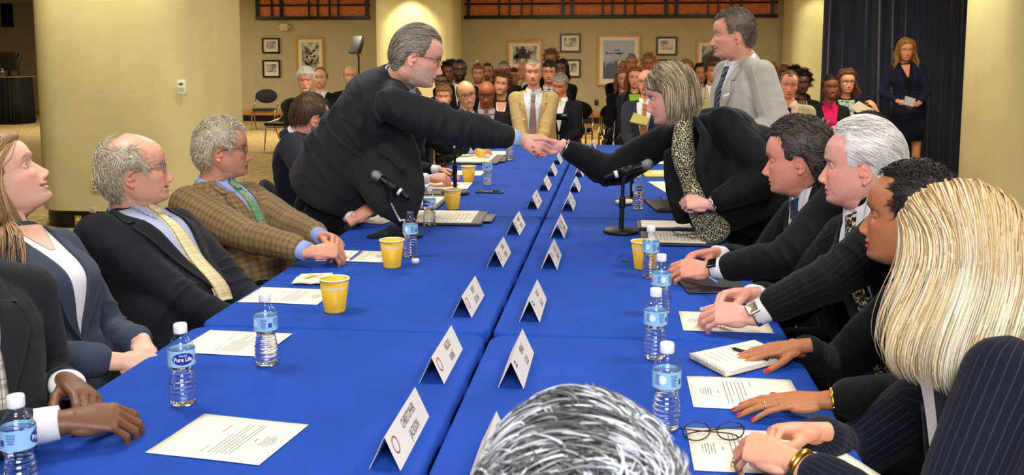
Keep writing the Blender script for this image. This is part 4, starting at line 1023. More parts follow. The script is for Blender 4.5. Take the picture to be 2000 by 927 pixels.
picture('oak-framed print of an old wagon behind the man in the tan suit', 991, 80, 1059, 152, OAKF, (.17, .14, .84, .62), G1, None, inkcar)
picture('black-framed print, upper of the two beside the wagon picture', 1094, 66, 1134, 102, BLKF, (.2, .22, .8, .7), G1, None, inkbits(5, 8))
picture('black-framed print, lower of the two beside the wagon picture', 1095, 116, 1134, 151, BLKF, (.2, .22, .8, .7), G1, None, inkbits(6, 8))
picture('largest oak-framed picture, an airplane over blue mountains', 1167, 68, 1250, 168, OAKF, (.14, .11, .86, .86), SKY, None, inkplane)
picture('black-framed print, upper of the two right of the airplane picture', 1282, 72, 1322, 108, BLKF, (.2, .22, .8, .7), G2, None, inkplane)
picture('black-framed print half hidden behind the leaning woman, below another', 1283, 116, 1322, 152, BLKF, (.2, .22, .8, .7), G2, None, inkbits(8, 8))
picture('oak-framed print of a dark machine behind the grinning man in grey', 1360, 79, 1430, 160, OAKF, (.16, .13, .84, .86), G3, None, inkbits(9, 16))
def plate(name, label, cat, p, s, c, extra=None):
    t = thing(name, label, cat, p); part('cover_plate', boxm(p, s, bev=min(s) * .3), pmat(name + '_plate_%d' % c[0], c, .4), t)
    return t
p = aty(555, 53, YB - .05); t = thing('emergency_light', 'beige emergency light box high on the far left wall', 'light', p)
part('housing', boxm(p, (.2, .1, .17), bev=.012), pmat('beige_plastic', (206, 190, 140), .5), t)
for s in (-1, 1): part('lamp_head', lathe([(.02, 0), (.045, .0), (.05, .03), (.04, .05)], 20, (p[0] + s * .13, p[1] - .0, p[2] - .02)), pmat('beige_plastic', (206, 190, 140), .5), t)
for (x, y, c, lab, w, h) in ((931, 120, (206, 196, 150), 'pale switch plate on the far wall beside the middle column', .08, .13), (1127, 200, (70, 50, 34), 'brown outlet plate on the far wall, left of the black one', .09, .13), (1165, 200, (30, 26, 22), 'black outlet plate on the far wall below the airplane picture', .09, .13)):
    p = aty(x, y, YB - .01); t = thing('wall_outlet' if y > 150 else 'light_switch', lab, 'outlet' if y > 150 else 'switch', p); part('cover_plate', boxm(p, (w, .02, h), bev=.005), pmat('plate_%d' % c[0], c, .4), t)
    for dz in ((-.028, .028) if y > 150 else (0,)): part('socket' if y > 150 else 'toggle', boxm(p + A(0, -.012, dz), (.03, .01, .035), bev=.003), pmat('plate2_%d' % c[0], [min(255, int(v * 1.5)) for v in c], .4), t)
# fittings on the near left pillar
p = aty(355, 170, 7.79); t = thing('thermostat', 'white thermostat on the big left pillar', 'thermostat', p + A(0, .0, 0)); WP = pmat('white_plastic', (226, 224, 208), .4)
part('case', boxm(p, (.068, .03, .125), bev=.006), WP, t); part('display', boxm(p + A(0, -.0155, .026), (.034, .003, .018)), pmat('lcd', (96, 104, 92), .2), t, smooth=False)
part('keypad', join(*[boxm(p + A(-.018 + .012 * i, -.0155, -.008 - .012 * j), (.008, .003, .006)) for i in range(4) for j in range(3)]), pmat('grey_keys', (150, 148, 140), .5), t, smooth=False)
def outlet(label, px, py, w, h, c, kind, Y=7.79):
    p = aty(px, py, Y); t = thing('wall_outlet', label, 'outlet', p); part('cover_plate', boxm(p, (w, .014, h), bev=.004), pmat('op_%d_%d' % (c[0], c[1]), c, .35, .5 if c[0] < 200 and c[2] < 100 else 0), t)
    if kind == 'duplex':
        for dz in (-.022, .022): part('socket', boxm(p + A(0, -.008, dz), (.032, .006, .028), bev=.006), pmat('socket_cream', (220, 200, 130), .4), t); 
    else:
        q = []; k = 0
        for i in range(3):
            for j in range(3): q.append(boxm(p + A(-w * .28 + w * .28 * i, -.008, -h * .25 + h * .25 * j), (w * .13, .004, h * .09)))
        part('jack_panel', join(*q), pmat('jack_dark', (90, 86, 76), .5), t, smooth=False)
outlet('white double wall plate beside the seated balding man', 190, 361, .115, .118, (214, 204, 160), 'jack')
outlet('small white vent plate just above the black base', 181, 410, .062, .045, (218, 208, 160), 'jack')
outlet('brass duplex outlet on the black base of the left pillar', 153, 433, .06, .11, (196, 160, 62), 'duplex', 7.815)
outlet('grey data jack plate on the black base of the left pillar', 186, 433, .10, .11, (150, 146, 120), 'jack', 7.815)
# curtain
CV = pmat('navy_velvet', (34, 36, 62), .75, sheen=.5, noise=.15, nscale=6)
xs = np.linspace(2.55, 5.0, 420); rows = []
for z in np.linspace(.01, 3.0, 26):
    ph = .25 * np.sin(z * 1.3); fold = .075 * np.abs(np.sin(xs * 19 + .7 * np.sin(xs * 3.1) + ph)) + .03 * np.sin(xs * 43 + z * .5) + .03 * np.sin(xs * 7 + z)
    sh = (3.0 - z) * .03 * np.sin(xs * 2.3)
    rows.append(np.stack([xs + sh * .6 + (xs < 2.56) * 0 - (3 - z) * .0, 12.35 + fold, np.full_like(xs, z)], -1))
R_ = np.array(rows); bk = R_[:, ::-1] + A(0, .012, 0)
c_ = rings(np.concatenate([R_, bk], 1), cap=True); cur = thing('curtain', 'floor-length navy blue curtain behind the standing woman', 'curtain', (3.8, 12.4, 0)); part('drape', c_, CV, cur)
part('curtain_rail', tube([[2.5, 12.4, 3.02], [5.0, 12.4, 3.02]], .018, n=10), BLACKB, cur)
# far left corner: draped counter, bottle, small screen; black lamp heads on stands
p = aty(0, 200, 20.5); BC = pmat('black_drape', (10, 9, 14), .8)
t = thing('draped_counter', 'tall black-draped counter in the far left corner', 'table', (p[0], 20.6, 0))
xs = np.linspace(0, 2 * pi, 120, endpoint=False)
def dr(z, k): 
    c, s = np.cos(xs), np.sin(xs); return np.stack([p[0] - .35 + (.95 + k * np.sin(xs * 30)) * np.sign(c) * np.abs(c) ** .35, 20.6 + (.4 + k * np.sin(xs * 30)) * np.sign(s) * np.abs(s) ** .35, np.full_like(xs, z)], -1)
part('drape', rings([dr(.01, .02), dr(.5, .012), dr(1.04, .0), dr(1.06, 0)]), BC, t); part('counter_top', boxm((p[0] - .35, 20.6, 1.07), (1.9, .8, .02), bev=.006), pmat('counter_wood', (150, 120, 70), .4), t)
def lampstand(label, px, py, Y, ztop):
    p = aty(px, py, Y); t = thing('light_stand', label, 'lamp', (p[0], Y, 0)); K = pmat('black_metal', (16, 16, 17), .45)
    b = A(p[0] + .03, Y, 0); part('pole', tube([b + A(0, 0, .5), b + A(0, 0, p[2] - .22), p + A(0, 0, -.12)], .018, n=10), K, t)
    for a in (0, 2.1, 4.2): part('leg', tube([b + A(0, 0, .52), b + A(.4 * cos(a), .4 * sin(a), .02)], .012, n=8), K, t)
    M = rotz(.9) @ rx(.35, (0, 1, 0)); part('lamp_head', boxm(p, (.08, .30, .34), M, .01), K, t); part('yoke', tube([p + A(0, 0, -.14), p + A(.04, 0, -.2), p + A(.03, 0, -.25)], .012, n=8), K, t)
lampstand('black lamp head on a stand left of the middle column', 697, 88, 17.5, 0)
lampstand('black lamp head on a stand at the far left edge', 33, 118, 21.6, 0)
p2 = aty(17, 142, 20.6); t = thing('monitor', 'small dark monitor on the far black-draped counter', 'monitor', (p2[0], 20.62, 1.08)); part('screen', boxm((p2[0], 20.62, 1.42), (.40, .03, .42), bev=.01), pmat('dark_screen', (40, 38, 34), .3), t); part('stand', boxm((p2[0], 20.62, 1.15), (.08, .05, .15), bev=.01), BLACKB, t); part('base', boxm((p2[0], 20.62, 1.088), (.22, .16, .015), bev=.004), BLACKB, t)

# ------------------------------------------------------------------ tables
CLOTH = fabric('royal_blue_cloth', (26, 70, 164), rough=.9, sheen=.0, weave=.15)
TZ = .745
WHITEP = pmat('table_laminate', (190, 180, 160), .5); GREYM = pmat('table_steel', (110, 110, 112), .35, .9)
tp = None; names = ['nearest the camera', 'second from the camera', 'third from the camera', 'farthest from the camera']
YS = [(1.02, 2.47), (2.478, 4.37), (4.378, 6.34), (6.348, 8.2)]
for i, (y0, y1) in enumerate(YS):
    for s, (x0, x1) in (('left', (-1.148, -.339)), ('right', (-.327, .458))):
        cx, cy = (x0 + x1) / 2, (y0 + y1) / 2
        t = thing('folding_table', 'folding table hidden under blue cloth, %s row, %s' % (s, names[i]), 'table', (cx, cy, 0), 'folding tables under the cloths')
        part('tabletop', boxm((cx, cy, .722), (x1 - x0 - .03, y1 - y0 - .03, .03), bev=.01), WHITEP, t)
        for sx in (-1, 1):
            for sy in (-1, 1): part('leg', tube([[cx + sx * (x1 - x0) * .4, cy + sy * (y1 - y0) * .4, .015], [cx + sx * (x1 - x0) * .4, cy + sy * (y1 - y0) * .4, .70]], .014, n=10), GREYM, t)
        def cr(z, out, r=.045, wv=0.):
            o = []; hx, hy = (x1 - x0) / 2 + out, (y1 - y0) / 2 + out
            def add(px_, py_, nx_, ny_, k): o.append([cx + px_ + nx_ * wv * sin(k * 9.) * .5, cy + py_ + ny_ * wv * sin(k * 9.) * .5, z])
            k = 0
            for (sx, sy, a0) in ((1, 1, 0), (-1, 1, pi / 2), (-1, -1, pi), (1, -1, 1.5 * pi)):
                for tt in np.linspace(0, pi / 2, 6): o.append([cx + sx * (hx - r) + r * cos(a0 + tt), cy + sy * (hy - r) + r * sin(a0 + tt), z])
                ex, ey = (sx, sy)
                nsx, nsy = ((-1, 1), (-1, -1), (1, -1), (1, 1))[(0, 1, 2, 3)[[(1, 1), (-1, 1), (-1, -1), (1, -1)].index((sx, sy))]]
                for f in np.linspace(0, 1, 24)[1:-1]:
                    a = A(cx + sx * (hx - r) + r * cos(a0 + pi / 2), cy + sy * (hy - r) + r * sin(a0 + pi / 2)); b = A(cx + nsx * (hx - r) + r * cos(a0 + pi / 2), cy + nsy * (hy - r) + r * sin(a0 + pi / 2)); q_ = a * (1 - f) + b * f
                    nv = A(cos(a0 + pi / 2), sin(a0 + pi / 2)); q_ = q_ + nv * wv * sin(f * 34 + sx * 2 + sy) ; o.append([q_[0], q_[1], z])
            return o
        rr_ = [cr(TZ, -.02), cr(TZ, -.010), cr(TZ - .002, -.004), cr(TZ - .009, -.0), cr(TZ - .06, -.001, wv=.002)] + [cr(z, -.001 - .0 * z, wv=.002 + (.74 - z) * (.012 if False else .003)) for z in (.70, .66, .635)]
        inn = [cr(z, -.004, wv=.002) for z in (.635, .66, .70)] + [cr(.7385, -.012)]; V_, F_ = rings(rr_ + inn, cap=True)
        o = solo('tablecloth', (V_, F_), CLOTH, 'royal blue cloth over the %s-hand table %s' % (s, names[i]), 'tablecloth', 'blue tablecloths')

# ------------------------------------------------------------------ name cards
CARDW = pmat('card_stock', (232, 226, 216), .7); INK = pmat('card_ink', (70, 66, 70), .7); CRIM = pmat('crimson_ring', (160, 40, 80), .6); BLOGO = pmat('blue_logo', (60, 90, 170), .6)
def card(label, x, y, names, logo='ring', rot=0., Ln=.262, wd=.058, ht=.062, group=None):
    t = thing('name_card', label, 'name card', (x, y, TZ), group); t.rotation_euler = (0, 0, rot)
    w = wd / 2; th = .0006; P = [[w, 0, 0], [0, 0, ht], [-w, 0, 0], [-w + .0012, 0, 0], [0, 0, ht - .0016], [w - .0012, 0, 0]]
    R = np.array([[[p[0], yy, p[2]] for p in P] for yy in (-Ln / 2, Ln / 2)]); V, F = rings(R, cap=False)
    c = [[0, 1, 4, 5], [1, 2, 3, 4], [6, 11, 10, 7], [7, 10, 9, 8]]
    o = part('card', (V, np.concatenate([F, np.array(c)])), CARDW, t, base=(0, 0, 0), smooth=False)
    sl = A(-w, 0, ht); S_ = np.linalg.norm(sl); upd = sl / S_; nr_ = nrm(A(ht, 0, w)); cen = A(w / 2, 0, ht / 2) + nr_ * .0007
    q = []
    for k, s in enumerate(names):              # text runs along +y, its top towards the ridge
        tv, tf = text_arr(s, .026); wdt = tv[:, 0].max() - tv[:, 0].min(); k_ = min(.62, .155 / wdt); tv = tv * A(k_, 1.0 if len(names) > 1 else 1, 1)
        off = (.0135 if k == 0 else -.0155) if len(names) > 1 else 0
        q.append((cen + tv[:, :1] * A(0, 1, 0) + (tv[:, 1:2] + off) * upd + A(0, .022, 0), tf))
    part('printed_name', join(*q), INK, t, base=(0, 0, 0), smooth=False)
    a = np.linspace(0, 2 * pi, 28, endpoint=False)
    if logo == 'ring':
        R = [[cen + A(0, -Ln * .38 + r * cos(b) * 1., 0) + upd * r * sin(b) * 1.0 + nr_ * .0002 * 0 + upd * .004 for b in a] for r in (.0165, .0135)]
        part('emblem', rings(np.array(R), cap=False), CRIM, t, base=(0, 0, 0), smooth=False)
    else:
        q = [boxm((0, 0, 0), (.018, .006, .0004)), xf(boxm((0, 0, 0), (.006, .007, .0004)), None, (-.007, .010, 0)), xf(boxm((0, 0, 0), (.010, .0025, .0004)), None, (.003, .009, 0))]
        v, f = join(*q); v = cen + v[:, :1] * A(0, 1, 0) + v[:, 1:2] * upd + v[:, 2:] * nr_ + A(0, -Ln * .38, 0) + upd * .012
        part('emblem', (v, f), BLOGO, t, base=(0, 0, 0), smooth=False)
    return t
LC = [(-.405, 1.737, ['CHRISTOPHER', 'JACKSON'], 'first on the left-hand row, nearest the camera'), (-.410, 2.199, ['NICOLE', 'RHINE'], 'second on the left-hand row, just before the table seam'), (-.432, 2.757, ['KEITH', 'SECULAR'], 'third on the left-hand row, just past the table seam'),
      (-.422, 3.423, ['BRUCE', 'SIMON'], 'fourth on the left-hand row'), (-.426, 4.04, ['FREDERIC V.', 'ROLANDO'], 'fifth on the left-hand row'), (-.408, 4.75, ['BRIAN', 'RENFROE'], 'sixth on the left-hand row'),
      (-.402, 5.40, ['LEW', 'DRASS'], 'seventh on the left-hand row'), (-.408, 6.07, ['NICOLE', 'BYRNE'], 'eighth on the left-hand row, just below the handshake'), (-.414, 6.76, ['TIMOTHY', 'DOWD'], 'ninth on the left-hand row, under the clasped hands')]
for x, y, n, l in LC: card('name card with crimson ring, ' + l, x, y, n)
RC = [(-.222, 1.62, ['JOHN D.', 'COLE'], 'nearest the camera, half hidden by the grey-haired head'), (-.228, 2.187, ['MERA E.', 'COLE'], 'second from the camera on the right-hand row'), (-.236, 2.731, ['TAD D.', 'GALLO'], 'third on the right-hand row, past the table seam'),
      (-.229, 3.404, ['ALAN S.', 'MOORE'], 'fourth on the right-hand row'), (-.237, 3.99, ['LISA A.', 'DONNER'], 'fifth on the right-hand row'), (-.232, 4.71, ['DOUG A.', 'TULINO'], 'sixth on the right-hand row'),
      (-.230, 5.35, ['KEVIN', 'RACHEL'], 'seventh on the right-hand row'), (-.234, 6.05, ['JOHN', 'DOYLE'], 'eighth on the right-hand row, by the far seam'), (-.236, 6.72, ['MARK', 'SMITH'], 'ninth on the right-hand row, under the black sleeve')]
for x, y, n, l in RC: card('name card with blue emblem, ' + l, x, y, n, 'block')
p = onz(1122, 277); card('white name card at the far end of the table, left of two', p[0] - .03, 7.9, ['JIM'], 'ring'); card('white name card at the far end of the table, right of two', aty(1157, 270, 7.9)[0], 7.9, ['PAUL'], 'block')

# ------------------------------------------------------------------ bottles
def clearmat(name='clear_plastic', tint=(.985, .99, 1.0), f=1.38):
    if name in MATS: return MATS[name]
    m, nt, b = _new(name); o = nt.nodes['Material Output']; nt.nodes.remove(b)
    film(nt, o, tint, .06, .75)
    MATS[name] = m; return m
WATER = pmat('water', (252, 254, 255), .0, trans=1., ior=1.33); CAPW = pmat('white_cap', (236, 236, 232), .45); LBL = pmat('label_sky_blue', (150, 200, 236), .35); LBW = pmat('label_white', (232, 240, 250), .35); LBD = pmat('label_navy', (30, 40, 140), .35); LBP = pmat('label_pink', (226, 70, 130), .35); LBT = pmat('label_print_blue', (50, 80, 160), .4)
BH = .178
def bprof(k=0.):
    z = np.linspace(.002, .158, 90); r = np.interp(z, [.002, .008, .05, .075, .082, .09, .128, .142, .150, .158], [.0225, .0268, .0272, .0225, .0235, .0278, .0272, .0205, .0145, .0125])
    r = r + .0009 * np.sin(z * 2 * pi / .0095) * ((z > .008) & (z < .075)) + .0004 * np.sin(z * 2 * pi / .007) * ((z > .128) & (z < .15))
    return np.stack([r - k, z], -1)
def bend(v, r, z0, a0): a = a0 + v[:, 0] / r; return np.stack([r * np.cos(a), r * np.sin(a), z0 + v[:, 1]], -1)
def gridpoly(w, h, r, z0, a0, nx=12, ellipse=False, dr=0.):
    if ellipse:
        a = np.linspace(0, 2 * pi, 28, endpoint=False); R = np.array([[[k * w / 2 * cos(t), k * h / 2 * sin(t), 0] for t in a] for k in (.02, .4, .7, 1)])
        v, f = rings(R, cap=False)
    else: v, f = rings(np.array([[[x, y, 0] for x in np.linspace(-w / 2, w / 2, nx)] for y in (-h / 2, h / 2)]), closed=False, cap=False)
    return bend(v, r + dr, z0, a0), f
def make_bottle(label, loc, rz, group=None, cap=True, level=.120):
    t = thing('water_bottle', label, 'bottle', loc, group, rz)
    kw = dict(base=(0, 0, 0))
    V, F = lathe(np.concatenate([[[.004, .006], [.014, .003], [.0225, .002]], bprof()]), 40); part('bottle_body', (V, F), clearmat(), t, **kw)
    pr = bprof(.0009); pr = pr[pr[:, 1] < level]; pr[0, 1] = .006; part('water', lathe(pr, 36), WATER, t, **kw)
    if cap: part('cap', lathe([(.0, .158), (.0135, .158), (.0142, .160), (.0142, .1745), (.0128, .178), (0.001, .1785)], 30), CAPW, t, **kw)
    else: part('screw_neck', lathe([(.0125, .157), (.0138, .159), (.0125, .161), (.0133, .165), (.012, .172), (.0105, .172), (.0105, .158)], 26, close=True), clearmat(), t, **kw)
    r = .0283; o = part('label', gridpoly(2 * pi * r * .999, .034, r, .108, 0, 48), LBL, t, **kw)
    sh = [(gridpoly(.046, .026, r, .108, 0, ellipse=True, dr=.0003), LBD, 'brand_oval'), (gridpoly(.013, .013, r, .105, 1.15, ellipse=True, dr=.0003), LBP, 'pink_spot'), (gridpoly(.016, .018, r, .110, .78 + .9 * 0 + 1.7, ellipse=True, dr=.0003), LBW, 'white_seal')]
    for m, mt, nm in sh: part(nm, m, mt, o, base=(0, 0, 0), smooth=False)
    tv, tf = text_arr('Pure Life', .0125, bold=.0003); part('lettering', (bend(tv * A(.86, 1, 1), r + .0006, .107, 0), tf), LBW, o, base=(0, 0, 0), smooth=False)
    tv, tf = text_arr('Nestlé', .0065); part('lettering', (bend(tv, r + .0006, .1155, 0), tf), LBW, o, base=(0, 0, 0), smooth=False)
    q = []
    rr = random.Random(4)
    for a0, n_, w_ in ((2.1, 7, .014), (3.3, 8, .017), (4.4, 6, .016)):
        for i in range(n_): q.append(gridpoly(w_ * rr.uniform(.6, 1), .0013, r, .119 - i * .003, a0, 5, dr=.0004))
    q.append(gridpoly(.009, .011, r, .105, 3.85, 4, dr=.0003)); part('fine_print', join(*q), LBT, o, base=(0, 0, 0), smooth=False)
    return t
BT = make_bottle('water bottle nearest the camera on the left table with its brand oval in front', (*onz(358, 788)[:2], TZ), -1.0)
def bt(x, y, rz, label): return dup(BT, (*onz(x, y)[:2], TZ), rz, label)
bt(521, 711, 1.6, 'water bottle beside the sheet in front of the grey-jacketed woman, fine print showing')
bt(839, 442, -2.0, 'water bottle left of the leather folder, half a brand oval showing')
bt(952, 360, .9, 'water bottle standing behind the dark phone')
bt(995, 311, 1.3, 'water bottle seen just under the shaking hands')
bt(1279, 699, 1.9, 'water bottle nearest the camera of three in a row on the right table')
bt(1290, 613, 2.4, 'middle water bottle of three in a row on the right table')
bt(1270, 541, 1.8, 'water bottle standing in front of the yellow cup on the right')
bt(1246, 408, -1.35, 'water bottle behind the right-hand microphone, brand oval in front')
bt(1246, 334, 1.0, 'far water bottle under the black sleeve, behind the second stand')
bt(1300, 836, 1.9, 'water bottle just behind the grey-haired head, its base hidden')
bt(42, 968, .5, 'water bottle cut off by the lower left corner, only cap and shoulder seen')
b3 = make_bottle('water bottle without a cap beside the yellow cup on the left table', (*onz(802, 501)[:2], TZ), 1.9, cap=False)
solo('bottle_cap', lathe([(.0, 0), (.0142, 0), (.0142, .012), (.013, .0145), (.001, .015)], 26, (*onz(806, 506)[:2] + A(.02, -.045), TZ)), pmat('clear_cap', (224, 226, 224), .3), 'loose white bottle cap lying in front of the capless bottle', 'bottle cap')
p = aty(10, 152, 20.5); dup(BT, (p[0], 20.42, 1.082), 0, 'small water bottle on the far black-draped counter')

# ------------------------------------------------------------------ cups
YEL = pmat('yellow_paper_cup', (226, 178, 40), .5, noise=.06, nscale=60); CIN = pmat('cup_white', (236, 232, 222), .5)
def make_cup(label, loc, rz):
    t = thing('paper_cup', label, 'cup', loc, None, rz); H = .1; kw = dict(base=(0, 0, 0)); rr = lambda z: .030 + (z / H) * .0125
    part('cup_wall', lathe([(rr(0) - .0012, .004), (rr(0), .0), (rr(.004), .004), (rr(H), H - .003), (rr(H) - .0013, H - .003), (rr(0) - .0012, .006)], 40, close=True), YEL, t, **kw)
    part('lining', lathe([(rr(H) - .0014, H - .004), (rr(.006) - .0016, .008), (.001, .008)], 40, close=True), CIN, t, **kw)
    a = np.linspace(0, 2 * pi, 41); part('rim', tube([[(rr(H) + .0008) * cos(b), (rr(H) + .0008) * sin(b), H - .002] for b in a], .0022, n=8, rnd=False), CIN, t, **kw)
    q = []
    for a0 in (0, 2 * pi / 3, 4 * pi / 3):
        tv, tf = text_arr('au bon pain', .0145, bold=.0006); z = .076 + tv[:, 1]; r = rr(z) + .0005; an = a0 + tv[:, 0] * 1.0 / .041; q.append((np.stack([r * np.cos(an), r * np.sin(an), z], -1), tf))
    part('lettering', join(*q), CIN, t, smooth=False, **kw)
    q = [lathe([(rr(z) + .0003, z), (rr(z + .0008) + .0003, z + .0008)], 40, close=True) for z in (.0885, .011, .0075)]; part('printed_rings', join(*q), pmat('cup_print', (236, 214, 130), .5), t, **kw)
    return t
CP = make_cup('yellow paper cup nearest the camera, on the left table', (*onz(654, 606)[:2], TZ), -1.15)
def cp(x, y, rz, label): return dup(CP, (*onz(x, y)[:2], TZ), rz, label)
cp(766, 520, -1.5, 'yellow paper cup beside the capless water bottle'); cp(884, 407, -1.9, 'yellow paper cup in front of the left microphone stand base'); cp(915, 355, -1.9, 'yellow paper cup left of the bottle behind the phone')
cp(1256, 523, -2.6, 'yellow paper cup behind a water bottle on the right table'); cp(941, 311, -1.5, 'yellow paper cup glimpsed under the dark outstretched sleeve')

# ------------------------------------------------------------------ sheets, pads, folders
PAP = pmat('white_paper', (234, 226, 206), .8); PINK_ = pmat('printer_ink', (120, 112, 100), .8); LEA = pmat('black_leather', (20, 20, 24), .45, bump=.4, bscale=160); NAVL = pmat('navy_leatherette', (22, 28, 48), .45, bump=.6, bscale=400)
ST = [0]
def sheet(label, c, h=.235, w=.2, rot=0., kind='memo', cat='paper', z=None, mat=None, nlines=6):
    """rot = direction of the top edge of the page as seen from above"""
    z = TZ + .0012 if z is None else z; ST[0] += 1
    t = thing('sheet_of_paper', label, cat, (c[0], c[1], z)); t.rotation_euler = (0, 0, rot); kw = dict(base=(0, 0, 0))
    n = 12; xs = np.linspace(-h / 2, h / 2, n); ys = np.linspace(-w / 2, w / 2, n); rr = random.Random(ST[0]); ph = rr.random() * 6
    X, Y = np.meshgrid(xs, ys, indexing='ij'); Z = .0004 + .0007 * (np.sin(X * 18 + ph) * np.cos(Y * 15 + ph) + 1)
    top = np.stack([X, Y, Z], -1); V = np.concatenate([top.reshape(-1, 3), (top - A(0, 0, .0004)).reshape(-1, 3)]); F = []
    for i in range(n - 1):
        for j in range(n - 1): a = i * n + j; F += [[a, a + n, a + n + 1, a + 1], [a + n * n, a + n * n + 1, a + n * n + n + 1, a + n * n + n]]
    for i in range(n - 1):
        for (a, b) in ((i, i + 1), ((n - 1) * n + i + 1, (n - 1) * n + i), ((i + 1) * n, i * n), (i * n + n - 1, (i + 1) * n + n - 1)): F.append([a, b, b + n * n, a + n * n])
    part('page', (V, np.array(F)), mat or PAP, t, **kw)
    q = []
    zf = lambda x, y: .0004 + .0007 * (sin(x * 18 + ph) * cos(y * 15 + ph) + 1) + .00025
    def line(x, y0, y1, hh=.0019):
        y = y0
        while y < y1:
            l = rr.uniform(.004, .013); l = min(l, y1 - y); q.append(boxm((x, y + l / 2, zf(x, y + l / 2)), (hh, l, .0002))); y += l + .0016
    if kind == 'memo':
        for i, ww in enumerate((.030, .042, .05, .036, .046)): line(h * .40 - i * .0055, -ww / 2, ww / 2)
        line(h * .24, -.007, .007, .0026)
        for i in range(nlines): line(h * (.17 - .0) - i * .0085, -w * .36, w * (.36 if i % 3 < 2 else .1))
        line(-h * .08, -w * .36, -w * .2); line(-h * .12, w * .1, w * .3)
    elif kind == 'dense':
        for i in range(15): line(h * .40 - i * .0098, -w * .40, w * rr.uniform(.1, .40))
    elif kind == 'hand':
        for i in range(9): line(h * .38 - i * .014, -w * .35, w * rr.uniform(-.1, .3), .0012)
    elif kind == 'few':
        for i in range(3): line(h * .4 - i * .01, -w * .3, w * .2)
    if q: part('printed_text', join(*q), PINK_, t, smooth=False, **kw)
    return t
sheet('white memo sheet nearest the camera on the left table', (-.737, 1.711), rot=-.14); sheet('white memo sheet behind the water bottle in front of the grey-jacketed woman', (-.975, 2.315), rot=-.05)
sheet('white memo sheet behind the nearest yellow cup', (-1.005, 2.81), h=.25, w=.19, rot=-.03); sheet('white memo sheet under the clasped hands of the man in tan tweed', (-.96, 3.42), h=.25, w=.2)
sheet('white sheet under the hanging jacket front of the leaning man', onz(738, 424), h=.22, w=.3, kind='few', rot=-.3)
def folder(label, corners, th=.012, mat=LEA, paper=None, name='folder', cat='folder', kind='dense', flap=False, rotp=0, bev=.006):
    P = [onz(*c) for c in corners]; c = sum(P) / 4; u = (P[1] - P[0] + P[2] - P[3]) / 2; v = (P[3] - P[0] + P[2] - P[1]) / 2; L = np.linalg.norm(u); H = np.linalg.norm(v); a = atan2(u[1], u[0])
    t = thing(name, label, cat, (c[0], c[1], TZ)); t.rotation_euler = (0, 0, a); kw = dict(base=(0, 0, 0))
    part('cover', boxm((0, 0, th / 2 + .0005), (L, H, th), bev=bev), mat, t, **kw)
    if flap: part('closing_tab', boxm((L / 2 + .012, 0, th / 2 + .002), (.055, H * .55, .006), bev=.002), mat, t, **kw)
    if paper: 
        q = []; rr = random.Random(len(label)); pw, ph_ = L * paper[0], H * paper[1]; part('paper_stack', boxm((-L * (.5 - paper[0] / 2) * .8 * (1 if flap else 0), 0, th + .0025), (pw, ph_, .004)), PAP, t, smooth=False, **kw)
        if kind:
            for i in range(12): q.append(boxm((-L * (.5 - paper[0] / 2) * .8 * (1 if flap else 0) + pw * (.38 - i * .06), -ph_ * .05, th + .0047), (.0018, ph_ * rr.uniform(.5, .8), .0002)))
            part('printed_text', join(*q), PINK_, t, smooth=False, **kw)
    return t
folder('long black leather folder with a typed page, left of the middle cards', [(800, 414), (952, 416), (944, 441), (780, 439)], paper=(.86, .9), flap=True)
folder('black portfolio with loose pages behind the water bottle and cup', [(805, 383), (872, 384), (862, 411), (785, 410)], paper=(.8, .6), kind=None)
folder('black padfolio with a blank writing pad near the far left seat', [(895, 304), (985, 304), (975, 322), (890, 320)], paper=(.78, .86), kind=None, flap=True, th=.014)
folder('black closed notebook under the left microphone stand', [(815, 372), (880, 372), (876, 381), (812, 381)], th=.01)
mg = folder('glossy magazine with a reddish cover picture near the far left hands', [(822, 356), (923, 357), (913, 369), (808, 368)], th=.006, mat=PAP, name='magazine', cat='magazine'); part('cover_picture', boxm((0, .0, .0075), (.17, .10, .0006)), photomat('magazine_photo', (150, 60, 40), (224, 170, 130), 12, 3.), mg, base=(0, 0, 0), smooth=False)
sheet('white sheet behind the fourth yellow cup, left row', onz(905, 337), h=.26, w=.25, kind='few'); sheet('white sheet by the far clasped hands, left row', onz(965, 298), h=.28, w=.3, kind='few')
def cloth_black():
    P = [onz(*c) for c in ((760, 449), (800, 451), (804, 466), (716, 465))]; q = []
    t = thing('black_pouch', 'flat black cloth pouch lying under the bent microphone neck', 'pouch', sum(P) / 4); V, F = rings(np.array([[p + A(0, 0, .001) for p in P], [p * A(1, 1, 1) + A(0, 0, .010) for p in P], [(p * .8 + sum(P) / 4 * .2) + A(0, 0, .014) for p in P]])); part('fabric', (V, F), pmat('black_cloth', (14, 14, 18), .9), t, smooth=False)
    Q = [onz(*c) for c in ((762, 449), (795, 450), (800, 456), (755, 456))]; part('folded_flap', rings(np.array([[p + A(0, 0, .014) for p in Q], [p + A(0, 0, .024) for p in Q]])), MATS['black_cloth'], t, smooth=False)
cloth_black()
P_ = [onz(*c) for c in ((588, 536), (650, 534), (645, 556), (569, 555))]; c_ = sum(P_) / 4
t = thing('napkin', 'crumpled paper napkin with a pink and yellow mark behind the nearest cup', 'napkin', c_); xs = np.linspace(0, 1, 9)
G = np.array([[(P_[0] * (1 - u) + P_[1] * u) * (1 - v) + (P_[3] * (1 - u) + P_[2] * u) * v + A(0, 0, .003 + .004 * abs(sin(u * 7 + v * 3)) * (v > .3)) for u in xs] for v in xs]); V = np.concatenate([G.reshape(-1, 3), (G - A(0, 0, .0022)).reshape(-1, 3)]); F = []
for i in range(8):
    for j in range(8): a = i * 9 + j; F += [[a, a + 1, a + 10, a + 9], [a + 81, a + 90, a + 91, a + 82]]
for i in range(8):
    for a, b in ((i, i + 1), (72 + i + 1, 72 + i), ((i + 1) * 9, i * 9), (i * 9 + 8, (i + 1) * 9 + 8)): F.append([a, b, b + 81, a + 81])
